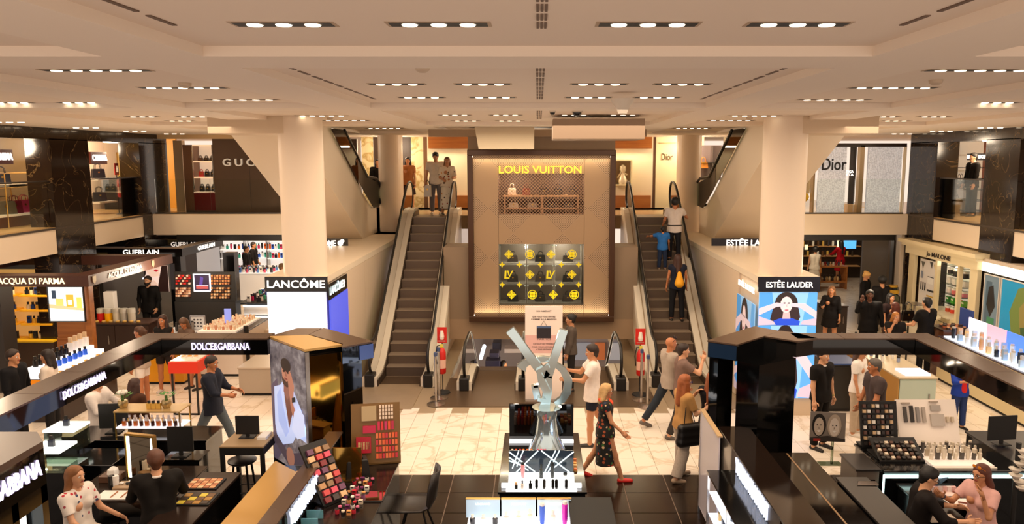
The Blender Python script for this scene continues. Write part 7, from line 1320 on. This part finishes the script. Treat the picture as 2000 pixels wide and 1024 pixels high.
    tc, sl = top[0], top[1]; hem = top[2] if len(top) > 2 else .06; cm = lambda c: c if not isinstance(c, str) else mat(c, .75, noise=.12, nscale=18, spec=.2)
    if tc:
        pr = infl(torso[:-1], g) + [(pel + V3(sg * .07 * s, 0, 0), pel + V3(sg * .08 * s, 0, -(hem + .02)), .115 * s * B, .125 * s * B, 1) for sg in (-1, 1)] + [(pel + V3(0, 0, .04), pel + V3(0, .005, -(hem + .02)), .118 * s * B, .132 * s * B, 1)]
        def part(a, b_, f): return a + (b_ - a) * f
        if sl > 0:
            f = min(1, sl * .62) if sl < 2 else 1
            pr += [(shd[i], part(shd[i], elb[i], f), ar + g + .006, (fa + g + .012) if sl < 2 else fa + g, 1 if sl < 2 else 0) for i in (0, 1)]
        if sl >= 1.5: pr += [(elb[i], part(elb[i], wri[i], .5 if sl < 2 else .97), fa + g, (.025 + .016) * s, 1) for i in (0, 1)]
        soft_obj('shirt' if len(top) < 4 else top[3], pr, cm(tc), t, res, k=.03, carve=[(H(0, .0, -.09), H(0, .03, -.12), .058 * s, .05 * s)] if sl < 9 else ())
    bc, kind = bottom[0], bottom[1]
    if kind in ('trousers', 'shorts', 'wide'):
        wd = .035 if kind == 'wide' else g; pr = [(pel + V3(-.06 * s, 0, .03), pel + V3(.06 * s, 0, .03), .112 * s * B, .112 * s * B)] + infl(thigh, g if kind != 'wide' else .025)
        if kind == 'shorts': pr = pr[:1] + [(hip[i], hip[i] + (knee[i] - hip[i]) * .62, .1 * s * B, .085 * s, 1) for i in (0, 1)]
        else: pr += [(knee[i], knee[i] + (ank[i] - knee[i]) * .93, .055 * s + wd * 1.1, .045 * s + wd * 1.2, 1) for i in (0, 1)]
        soft_obj('trousers' if kind != 'shorts' else 'shorts', pr, cm(bc), t, res, k=.025)
    elif kind in ('skirt', 'dress'):
        hl = bottom[2]; c = (knee[0] + knee[1]) / 2; e = pel + (c - pel) / max(.01, np.linalg.norm(c - pel)) * hl * s
        pr = [(pel + V3(sg * .05 * s, 0, .05 * s), e + V3(sg * .09 * s, 0, 0), .11 * s * B, .15 * s, 1) for sg in (-1, 1)] + [(pel, e, .12 * s, .17 * s, 1)]
        soft_obj('skirt', pr, cm(bc), t, res, k=.04)
    if shoes and (sit is None or sit < .6):
        soft_obj('shoe', [(ank[0] + V3(0, -.035 * s, -.03 * s), toe[0], .042 * s, .034 * s)], mat(shoes, .5), t, .012); soft_obj('shoe', [(ank[1] + V3(0, -.035 * s, -.03 * s), toe[1], .042 * s, .034 * s)], mat(shoes, .5), t, .012)
    hcol, hk = hair; hmt = mat(hcol, .55, noise=.3, nscale=30)
    if hk != 'bald':
        pr = [(H(0, -.024, .046), H(0, -.03, .03), .092 * s, .09 * s), (H(0, .02, .065), H(0, .0, .06), .07 * s, .08 * s)]
        cv = [(H(0, .125, -.02), H(0, .12, -.1), .088 * s, .09 * s), (H(0, .13, .03), H(0, .13, -.03), .075 * s, .08 * s)]
        if hk in ('short', 'cap'): pr.append((H(0, -.05, .0), H(0, -.05, -.05), .062 * s, .05 * s)); cv += [(H(sg * .1, .01, -.05), H(sg * .1, .03, -.01), .04 * s, .035 * s) for sg in (-1, 1)]
        if hk in ('long', 'bob', 'wavy'):
            ll = {'bob': .1, 'long': .28, 'wavy': .24}[hk]; w2 = .05 if hk != 'wavy' else .06
            bk = up(0, -.085 * s, .59 * s - ll * s)
            pr += [(H(0, -.055, 0), bk, .075 * s, w2 * s)] + [(H(sg * .058, -.03, .0), up(sg * .085 * s, -.055 * s, (.62 - ll * .8) * s), .045 * s, .04 * s) for sg in (-1, 1)]
            if hk == 'wavy': pr += [(H(sg * .07, .0, -.0), up(sg * .1 * s, .03 * s, (.62 - ll * .7) * s), .035 * s, .03 * s) for sg in (-1, 1)]
        if hk == 'bun': pr += [(H(0, -.07, .1), H(0, -.1, .08), .035 * s, .04 * s), (H(0, -.05, -.02), H(0, -.05, -.02), .06 * s, .06 * s)]
        if hk == 'pony': pr += [(H(0, -.09, .06), H(0, -.13, .02), .03 * s, .035 * s), (H(0, -.13, .02), H(0, -.12, -.16), .035 * s, .015 * s), (H(0, -.04, -.02), H(0, -.04, -.03), .065 * s, .06 * s)]
        if hk == 'afro': pr += [(H(0, -.03, .06), H(0, -.03, .06), .12 * s, .12 * s)]
        soft_obj('hair', pr, hmt, t, min(res, .012), carve=cv, k=.02)
    if hk == 'cap' or 'cap' in extras:
        cc = [e for e in extras if isinstance(e, tuple) and e[0] == 'cap']; cc = mat(cc[0][1] if cc else '4a4a50', .7)
        soft_obj('cap', [(H(0, -.02, .075), H(0, .0, .07), .088 * s, .088 * s)], cc, t, .012, carve=[(H(0, 0, -.06), H(0, 0.02, -.06), .1 * s, .1 * s)]); MB().box(-.06 * s, .06 * s, .0, .01, 0, .01)
    if face_on:
        for sg in (-1, 1):
            b = MB(); c = H(sg * .031, .079, .011); b.ball(tuple(c), .0125 * s, 8, 6); b.m = 1; b.ball(tuple(H(sg * .031, .0885, .011)), .0068 * s, 6, 4); b.obj('eye', [mat('efe6dc', .3), mat('1c120c', .2)], bo, smooth=2, local=t)
            MB().tube([tuple(H(sg * .016, .094, .03)), tuple(H(sg * .032, .093, .036)), tuple(H(sg * .05, .082, .03))], [.003, .0045, .002], 5).obj('eyebrow', hmt if hk != 'bald' else mat('3a2a20', .6), bo, local=t)
        MB().tube([tuple(H(-.024, .078, -.05)), tuple(H(-.008, .088, -.048)), tuple(H(.008, .088, -.048)), tuple(H(.024, .078, -.05))], [.003, .0075, .0075, .003], 6).obj('mouth', mat('a8473e', .45), bo, smooth=2, local=t)
    for e in extras:
        if not isinstance(e, tuple): continue
        if e[0] == 'glasses':
            b = MB()
            for sg in (-1, 1): b.tube([tuple(H(sg * .033 + .022 * math.cos(a), .1, .008 + .018 * math.sin(a))) for a in np.linspace(0, 2 * math.pi, 9)[:-1]], .0028 * s, 4, closed=True); b.tube([tuple(H(sg * .055, .1, .01)), tuple(H(sg * .08, .0, .01))], .0026 * s, 4)
            b.tube([tuple(H(-.012, .104, .01)), tuple(H(.012, .104, .01))], .0026 * s, 4); b.obj('glasses', mat(e[1], .2), t, local=True)
        if e[0] == 'headglasses':
            b = MB()
            for sg in (-1, 1): b.ball(tuple(H(sg * .035, .07, .115)), .026 * s, 8, 5, (1, .35, .8)); b.tube([tuple(H(sg * .06, .06, .11)), tuple(H(sg * .088, -.02, .05))], .004 * s, 4)
            b.obj('sunglasses', mat(e[1], .1), t, local=True)
        if e[0] == 'beard': soft_obj('beard', [(H(0, .048, -.07), H(0, .055, -.095), .05 * s, .036 * s), (H(-.05, .02, -.04), H(0, .055, -.085), .03 * s, .035 * s), (H(.05, .02, -.04), H(0, .055, -.085), .03 * s, .035 * s)], mat(e[1], .8), t, .01)
        if e[0] == 'scarf': MB().tube([tuple(nb + V3(.095 * s * math.cos(a), .09 * s * math.sin(a) + .01, .0 - .03 * math.sin(a))) for a in np.linspace(0, 2 * math.pi, 13)[:-1]], .045 * s, 8, closed=True).obj('scarf', mat(e[1], .7), t, smooth=2, local=True)
        if e[0] == 'front': soft_obj('shirt_front', [(up(0, .075 * s, .4 * s), up(0, .09 * s, .05 * s), .07 * s, .085 * s)], mat(e[1], .7), t, .014)
        if e[0] == 'tie': MB().tube([tuple(up(0, .11 * s, .46 * s)), tuple(up(0, .125 * s, .38 * s)), tuple(up(0, .12 * s, .1 * s))], [.012, .018, .028], 6).obj('tie', mat(e[1], .5), t, local=True)
        if e[0] == 'collar': MB().tube([tuple(nb + V3(.066 * s * math.cos(a), .066 * s * math.sin(a), .005)) for a in np.linspace(0, 2 * math.pi, 13)[:-1]], .014 * s, 6, closed=True).obj('collar', mat(e[1], .6), t, smooth=2, local=True)
        if e[0] == 'watch': i = e[2]; c = Vector(wri[i]); d = Vector(fad[i]); MB().tube([tuple(c - d * .03 + d.orthogonal().normalized() * 0), tuple(c - d * .005)], .031 * s, 10).obj('watch', mat(e[1], .3, .5), t, local=True)
        if e[0] == 'belt': MB().tube([tuple(pel + V3(.175 * s * B * math.cos(a), .125 * s * B * math.sin(a), .06 * s)) for a in np.linspace(0, 2 * math.pi, 17)[:-1]], .016, 6, closed=True).obj('belt', mat(e[1], .5), t, local=True)
        if e[0] == 'backpack': soft_obj('backpack', [(up(.02 * s, -.16 * s, .33 * s), up(.02 * s, -.18 * s, .08 * s), .05 * s, .12 * s)], mat(e[1], .6, noise=.15, nscale=12), t, .014)
        if e[0] == 'shoulder_bag':
            i = e[2]; sg = -1 if i == 0 else 1; c = pel + V3(sg * .2 * s, e[3] if len(e) > 3 else .02, -.02 * s); sz = e[4] if len(e) > 4 else 1
            soft_obj('shoulder_bag', [(c + V3(0, -.1 * sz, .02), c + V3(0, .1 * sz, .02), .05 * sz, .05 * sz), (c + V3(0, -.1 * sz, -.06 * sz), c + V3(0, .1 * sz, -.06 * sz), .055 * sz, .055 * sz), (c + V3(0, -.11 * sz, -.14 * sz), c + V3(0, .11 * sz, -.14 * sz), .06 * sz, .06 * sz)], mat(e[1], .4), t, .015, k=.05)
            MB().tube([tuple(c + V3(0, -.1, .03)), tuple(shd[i] + V3(-sg * .04, -.02, .05)), tuple(c + V3(0, .1, .03))], .008, 5).obj('bag_strap', mat(e[1], .5), t, local=True)
        if e[0] == 'hat': soft_obj('hat', [(H(0, -.01, .07), H(0, -.01, .12), .1 * s, .09 * s), (H(0, .0, .06), H(0, .0, .062), .12 * s, .12 * s)], mat(e[1], .7), t, .014, carve=[(H(0, 0, -.1), H(0, 0, -.1), .13 * s, .13 * s)])
    return dict(t=t, wrist=[WM[t.name] @ Vector(w) for w in wri], pel=WM[t.name] @ Vector(pel))
def stand(px, py, h, z=0.0, key='head'):
    """where a standing figure is, from the place of the top of its head (or its feet) in the photograph"""
    p = at(px, py, z=z + h) if key == 'head' else at(px, py, z=z); return p.x, p.y
# ================================================================ WHO IS THERE
AWAY, CAMW, LEFT, RIGHT = 0, math.pi, math.pi / 2, -math.pi / 2
FL1 = floral('e9dcc8', ['a8402c', '4a3426', 'd99a5a', '7a5a3a'], 16); FL2 = floral('15130f', ['c23a24', '3f6b34', 'd9b48a', '1d2a4a', 'a8502a'], 20, thr=.35); FL3 = floral('ece2d8', ['c0303a', 'a8404a', '3a4a6a'], 24, thr=.8)
# upper floor
x, y = stand(845, 294, 1.80, FLOOR2); person(x, 22.1, FLOOR2, CAMW, 'person in white tee and grey jeans looking down at the top of the empty escalator', 1.80, 'tan', ('ded2c4', 1), ('6a6468', 'trousers'), ('1d130d', 'short'), 'c9bca8', ((8, 10), (-2, 4)), ((4, 8, 12, 0), (6, 10, 20, 0)), head=(0, 25))
x2 = at(873, 330, Y=21.7).x; person(x2, 21.75, FLOOR2, CAMW + .3, 'person in long pale flowered dress at the top of the empty escalator', 1.66, 'tan', (FL1, 1.4), (FL1, 'skirt', .72), ('7a5432', 'long'), '3a2a20', ((6, 8), (-4, 8)), ((10, 12, 80, 20), (10, 12, 60, 20)), female=True, head=(15, 0))
t = handbag(TR(x - .22, 21.95, FLOOR2 + .5), .22, .34, .12, mat('e6ded6', .6), 'white and red shopping bag hanging beside the person in grey jeans', hm=BLACK)
p = stand(1845, 318, 1.75, FLOOR2 + .02); person(11.75, 20.9, FLOOR2 + .021, LEFT, 'person in black suit standing in profile in the right gallery', 1.75, 'light', ('15110f', 2, .12, 'jacket'), ('131010', 'trousers'), ('17100c', 'short'), extras=(('collar', 'efe8e0'),), res=.018)
x, y = stand(797, 307, 1.68, FLOOR2); person(at(797, 330, Y=23.4).x, 23.4, FLOOR2, CAMW, 'person half hidden behind the far column, dark skirt, orange-brown top', 1.66, 'tan', ('a86a3c', 1), ('2e1410', 'skirt', .4), ('1d120c', 'long'), female=True, res=.02, face_on=False)
person(at(738, 330, Y=23.6).x, 23.6, FLOOR2, CAMW, 'person in black seen as a sliver beside the far column', 1.6, 'tan', ('17120f', 2), ('17120f', 'trousers'), ('1a120e', 'long'), res=.02, face_on=False)
# on the escalator
def step_z(Y): return max(0, min(FLOOR2, math.ceil((Y - 16.62 + .1) / .28) * .2025))
Y = 19.55; person(at(1316, 500, Y=Y).x, Y, 2.228, AWAY, 'person in white tee with dark waist strap, highest on the escalator', 1.62, 'warm', ('d9cdc4', 1, .1), ('1b1a20', 'trousers'), ('0f0b09', 'afro'), legs=((5, 10), (-3, 0)), arms=((10, 14, 30, 0), (40, 30, 40, 0)), extras=(('belt', '2a2624'),))
Y = 19.3; person(at(1293, 520, Y=Y).x, Y, 2.025, AWAY, 'child in blue beside the person with the waist strap on the escalator', 1.12, 'warm', ('2f6fb8', 1), ('24304a', 'trousers'), ('150f0c', 'short'), '8a7a6a', arms=((60, 60, 20, 0), (5, 10, 10, 0)), res=.014)
Y = 17.85; person(at(1322, 590, Y=Y).x, Y, 1.013, AWAY, 'person with long brown hair and a yellow drawstring backpack on the escalator', 1.62, 'warm', ('1c2030', .4), ('16161a', 'trousers'), ('3a1c10', 'wavy'), '1a1614', ((4, 8), (-2, 4)), ((4, 12, 10, 0), (4, 10, 15, 0)), female=True, extras=(('backpack', 'f0a818'),), res=.013)
# around the foot of the escalator
x, y = stand(1310, 648, 1.76); person(x, y, 0, RIGHT + .35, 'bald person in light grey polo and jeans striding, sunglasses pushed up', 1.76, 'warm', ('a89a8c', 1, .1), ('2a3038', 'trousers'), ('6a5a4a', 'bald'), '6a6058', ((-28, 8), (24, 8)), ((6, 8, 15, 0), (12, 8, 20, 0)), extras=(('headglasses', '1d1a28'), ('collar', 'b3a698')), res=.012, build=1.08)
x, y = stand(1334, 666, 1.72); person(x, y, 0, RIGHT, 'person in mauve-brown tee, hand raised to the face, behind the one in tan', 1.72, 'light', ('7a6258', 1, .1), ('3a3430', 'trousers'), ('2a1a12', 'short'), '5a5048', ((10, 10), (-12, 8)), ((6, 8, 15, 0), (60, 10, 100, 20)), res=.012)
x, y = stand(1337, 727, 1.66); person(x, y, 0, RIGHT + .35, 'person in tan wrap top, glasses and striped wide trousers with a black bag', 1.66, 'light', ('b98a52', 1.2, .04), (mat('b8a898', .7, noise=.2, nscale=40), 'wide'), ('9a5428', 'wavy'), 'b89c80', ((6, 6), (-8, 10)), ((35, 10, 110, 25), (20, 8, 80, 20)), female=True, extras=(('glasses', '2a3a8a'), ('shoulder_bag', '15110f', 1, .0, 1.35)), res=.011)
x, y = stand(1392, 722, 1.66); person(x, y, 0, RIGHT + .9, 'person with sunglasses in auburn hair leaning beside the pale glass panel', 1.66, 'light', ('16151a', 1), ('24242c', 'trousers'), ('8a4a26', 'long'), '2a2420', arms=((70, 20, 80, 30), (20, 8, 60, 20)), female=True, extras=(('headglasses', '1a1614'),), res=.012)
x, y = stand(1158, 668, 1.78); r_ = person(x, y, 0, LEFT, 'person in white tee and dark shorts holding a phone in front of the tall sign', 1.78, 'tan', ('efe2d8', 1, .12), ('20202c', 'shorts'), ('2a1a12', 'short'), '2a2420', ((6, 6), (-14, 18)), ((38, 8, 55, 12), (42, 10, 60, 10)), head=(0, 5), extras=(('watch', 'f0f0f0', 0),), res=.012)
w_ = r_['wrist'][1]; b = MB(); b.T = Matrix.Translation(w_ + Vector((-.12, 0, .05))) @ Matrix.Rotation(R(30), 4, 'Y'); b.box(-.07, .07, -.035, .035, 0, .01); b.obj('phone', WHITE, cat='phone', label='white phone held by the person in the white tee')
x, y = stand(1140, 690, 1.7); person(x - .05, 15.6, 0, LEFT, 'person in grey with dark hair tied back, mostly hidden behind the white tee', 1.66, 'tan', ('5a5048', 2), ('2a2624', 'trousers'), ('120e0c', 'bun'), res=.015)
x, y = stand(1183, 740, 1.56); person(x, y, 0, RIGHT, 'person with short fair hair, orange scarf and dark flowered dress in red flats', 1.56, 'tan', (FL2, .5), (FL2, 'skirt', .58), ('c9a068', 'bob'), 'd0241a', ((-20, 12), (22, 6)), ((-14, 14, 25, 0), (18, 12, 30, 0)), female=True, extras=(('scarf', 'f05024'), ('glasses', '1a1410')), res=.011, build=1.25)
# centre-left aisle
x, y = stand(410, 684, 1.74); person(x, y, 0, RIGHT, 'person in navy shirt and grey jeans walking with a folder past the red table', 1.74, 'warm', ('1f222e', 1.6, .14), ('5a6268', 'trousers'), ('2a1c14', 'short'), '2a2420', ((24, 6), (-26, 14)), ((25, 8, 55, 15), (28, 10, 60, 0)), res=.012, head=(10, 10), build=1.08)
x, y = stand(272, 634, 1.62); person(x, y, 0, LEFT, 'young person with tied hair in profile, white shorts, near the yellow counter', 1.62, 'warm', ('b8a898', 0), ('e8e0d8', 'shorts'), ('4a2c18', 'pony'), 'c8bcae', female=True, res=.014)
x, y = stand(317, 612, 1.66); person(x, y, 0, CAMW, 'person with shoulder-length brown hair and thin black straps facing us', 1.66, 'warm', ('1a1614', 0), ('2a2220', 'shorts'), ('3a2014', 'wavy'), 'd8d0c8', female=True, res=.014)
x, y = stand(373, 612, 1.62); person(x, y, 0, CAMW - .5, 'person with long light brown hair in taupe tee bending over the cream counter', 1.62, 'warm', ('6a5648', 1), ('7a5a48', 'shorts'), ('5a3c26', 'long'), '2a2624', lean=18, head=(-20, 25), female=True, arms=((40, 20, 90, 10), (20, 10, 40, 0)), res=.014)
x, y = stand(288, 536, 1.80); person(x, y, 0, CAMW, 'bearded salesperson in black under the thin black canopy', 1.80, 'light', ('121010', 2, .12), ('121010', 'trousers'), ('1d1410', 'short'), res=.015, extras=(('beard', '1d1410'),), arms=((0, 12, 20, 10), (0, 12, 20, 10)))
# near left kiosk
x, y = stand(22, 678, 1.78); person(x, y, 0, RIGHT, 'person in black shirt at the left edge talking to the one in white', 1.78, 'tan', ('100f12', 1.6), ('131216', 'trousers'), ('2a1a12', 'short'), res=.013, build=1.1)
x, y = stand(92, 679, 1.68); person(x, y, 0, LEFT + .2, 'person in white shirt with black tie and dark bob near the blue bottles', 1.68, 'tan', ('e0d2c4', 2), ('1a1818', 'trousers'), ('1f120c', 'bob'), female=True, extras=(('tie', '17140f'),), res=.013)
x, y = stand(246, 738, 1.5); person(x, y, 0, AWAY - .4, 'person with dark brown hair in brown coat behind the bottle rack', 1.5, 'warm', ('4a2c1c', 2, .1), ('2a1a14', 'trousers'), ('3a1e12', 'wavy'), res=.014, lean=15, face_on=False)
x, y = stand(186, 728, 1.6); person(x, y, 0, RIGHT, 'person in white shirt partly hidden under the black canopy', 1.6, 'light', ('e6dcd4', 2), ('2a2624', 'trousers'), ('2a1a12', 'short'), arms=((40, 10, 60, 0), (30, 10, 50, 0)), res=.014)
def seated(px, py, zh, seat, **k): p = at(px, py, z=zh); return p.x, p.y
x, y = seated(143, 903, 1.5, .55); person(x, y, 0, RIGHT - .2, 'seated person in white and red speckled blouse with long fair-brown hair', 1.68, 'light', (FL3, 1.1), ('d8ccc0', 'trousers'), ('8a5a34', 'long'), None, ((82, 80), (82, 80)), ((20, 14, 45, 0), (30, 10, 40, 0)), sit=.6, female=True, res=.010, head=(0, -4))
x, y = seated(303, 880, 1.6, .6); person(x, y, 0, AWAY + .5, 'seated person in black suit jacket, brown hair, seen from behind at the lit mirror', 1.74, 'light', ('16120f', 2, .1, 'jacket'), ('131010', 'trousers'), ('5a3420', 'short'), None, ((80, 80), (80, 80)), ((30, 14, 55, 20), (30, 14, 55, 20)), sit=.7, lean=8, res=.011, extras=(('collar', 'e8e0d8'),), face_on=False)
x, y = seated(1795, 902, 1.42, .55); person(x, y, 0, RIGHT - .25, 'seated person with short black hair in black top with glasses', 1.68, 'light', ('17110f', 1.6), ('17110f', 'trousers'), ('120d0a', 'short'), None, ((80, 80), (80, 80)), ((35, 12, 60, 15), (40, 12, 50, 15)), sit=.52, lean=10, head=(0, 15), res=.010, extras=(('glasses', '1a1410'),))
x, y = seated(1928, 893, 1.45, .55); person(x, y, 0, LEFT + .35, 'seated person in pale pink blouse, sunglasses on reddish-brown hair, finger at cheek', 1.68, 'tan', ('d8a8a0', 1), ('c8b8a8', 'trousers'), ('5a2c1c', 'bob'), None, ((80, 80), (80, 80)), ((45, 20, 120, 10), (40, 14, 80, 10)), sit=.52, lean=6, female=True, res=.010, curl=(8, 30), extras=(('headglasses', 'c8781a'), ('glasses', '1a1410'), ('watch', '3a4a6a', 1)))
# right side
x, y = stand(1717, 695, 1.75); person(x, y, 0, LEFT, 'person in dark grey polo with white collar trim reaching down to the counter', 1.75, 'warm', ('4a3e3c', 1.1, .12), ('3a3430', 'trousers'), ('5a524a', 'short'), '4a4440', ((8, 6), (-6, 6)), ((18, 14, 16, 0), (8, 10, 10, 0)), lean=5, extras=(('collar', 'd8ccc0'), ('watch', '2a2624', 0)), res=.011, build=1.12)
x, y = stand(1706, 692, 1.64); person(x + .1, y + .75, 0, CAMW + .8, 'person in white blouse and pale trousers with a beige tote behind the dark polo', 1.64, 'tan', ('ece4da', 1), ('b8a48c', 'trousers'), ('4a3020', 'bob'), 'd8d0c4', female=True, extras=(('shoulder_bag', 'c09a72', 0, 0, 1.3),), res=.013)
x, y = stand(1608, 676, 1.75); person(x, y, 0, CAMW + .6, 'person in black tee with white neckline and a wristwatch beside the black slab tower', 1.75, 'light', ('15110f', 1), ('15110f', 'trousers'), ('2a1a12', 'short'), extras=(('watch', 'd0c080', 0), ('collar', 'e8e0d8')), arms=((2, 10, 6, 0), (2, 8, 10, 0)), res=.013)
x, y = stand(1880, 700, 1.30); person(x, y, 0, CAMW + .2, 'child in red shirt and open blue jacket beyond the black canopy', 1.34, 'tan', ('2340a0', 1.7), ('2a3a6a', 'trousers'), ('2a1a12', 'short'), arms=((30, 20, 60, 20), (40, 20, 70, 20)), extras=(('front', 'd0141c'),), res=.014)
px_ = x; soft = None
x, y = stand(1812, 578, 1.80); person(x, y, 0, AWAY + .4, 'person in black tee and backwards black cap seen from behind by the cream shop front', 1.80, 'light', ('100e0e', 1.1, .14), ('121014', 'trousers'), ('120e0c', 'short'), '3a3438', arms=((20, 14, 60, 0), (10, 12, 30, 0)), extras=(('cap', '100e0e'),), res=.013, build=1.15, face_on=False)
x, y = stand(1700, 563, 1.80); person(x, y, 0, CAMW - .3, 'person in black jacket and grey cap holding a hand to the face', 1.80, 'dark', ('110f10', 2, .14), ('121014', 'trousers'), ('120e0c', 'short'), '1a1614', arms=((5, 12, 10, 0), (60, 14, 110, 15)), extras=(('cap', '6a6468'),), res=.014, build=1.15)
x, y = stand(1625, 556, 1.66); person(x, y, 0, CAMW - .5, 'salesperson with long fair-brown hair in black dress near the woman screen', 1.66, 'tan', ('120f10', 1.6), ('120f10', 'skirt', .3), ('7a5230', 'long'), '17120f', arms=((5, 10, 10, 0), (30, 12, 70, 20)), female=True, res=.014)
x, y = stand(1692, 528, 1.68); person(x, y, 0, CAMW + .9, 'fair-haired salesperson in black looking down before the grey door panel', 1.68, 'tan', ('121010', 2), ('121010', 'trousers'), ('d8a860', 'bun'), head=(0, 30), res=.015)
x, y = stand(1724, 538, 1.72); person(x, y, 0, AWAY, 'person in black with black curly hair beside the fair-haired salesperson', 1.72, 'tan', ('151212', 2), ('151212', 'trousers'), ('0f0b0a', 'afro'), res=.016, face_on=False)
x, y = stand(1740, 570, 1.62); person(x, y, 0, CAMW + .4, 'person with long black hair beside the one in the grey cap', 1.62, 'tan', ('2a1c1c', 1), ('2a2224', 'trousers'), ('0f0a09', 'wavy'), female=True, res=.016)
x, y = stand(1750, 588, 1.58); person(x, y, 0, AWAY + .6, 'person with dark red-brown wavy hair seen from behind at the oval counter', 1.58, 'tan', ('2a1c1c', 1), ('2a2224', 'trousers'), ('5a2414', 'wavy'), female=True, res=.016, face_on=False)
x, y = stand(1750, 607, 1.5); person(x, y, 0, CAMW, 'child with fair hair in black top, hand over the mouth', 1.5, 'tan', ('151212', 1), ('1a1818', 'trousers'), ('b87a3c', 'bob'), arms=((10, 8, 20, 0), (60, 10, 120, 25)), res=.013)
x, y = stand(1886, 533, 1.68); person(x, y, 0, LEFT + .7, 'salesperson in black inside the cream shop front, head bent', 1.66, 'tan', ('121010', 2), ('121010', 'trousers'), ('17100c', 'short'), head=(0, 25), res=.015)
x, y = stand(1591, 480, 1.70); person(x, y - .1, 0, AWAY, 'person in cream sleeveless dress with crossed bag strap in the dark shop', 1.70, 'tan', ('dccfba', 0, .02), ('dccfba', 'skirt', .5), ('120d0a', 'afro'), female=True, extras=(('shoulder_bag', 'a0642c', 1, 0, .8),), res=.016, face_on=False)
x, y = stand(1647, 470, 1.70); person(x, y + .2, 0, AWAY + .4, 'person in crimson dress reaching over the wooden counter of the dark shop', 1.72, 'tan', ('b0101c', 1.6), ('b0101c', 'skirt', .4), ('120d0a', 'long'), female=True, arms=((40, 14, 30, 0), (50, 14, 30, 0)), res=.016, face_on=False)
# basement, far left shops, second figure behind
p = at(983, 703, Y=23); person(p.x, 23, -3.0, RIGHT, 'person with long dark hair in dark red top in the lower hall', 1.7, 'tan', ('4a1410', 1), ('2a2224', 'trousers'), ('150d0a', 'long'), female=True, res=.016)
for px, py, l, c_, hc in [(480, 478, 'salesperson in black among the bright far-left displays', '151212', '1a1210'), (494, 471, 'taller salesperson in black leaning at the bright far-left displays', '1a1616', '241812'), (550, 512, 'person with teal bag half hidden by the thick column', 'd8c8b8', '8a6a48')]:
    x, y = stand(px, py, 1.7); person(x, y, 0, RIGHT, l, 1.7, 'tan', (c_, 1.6), ('1a1818', 'trousers'), (hc, 'short'), res=.018)
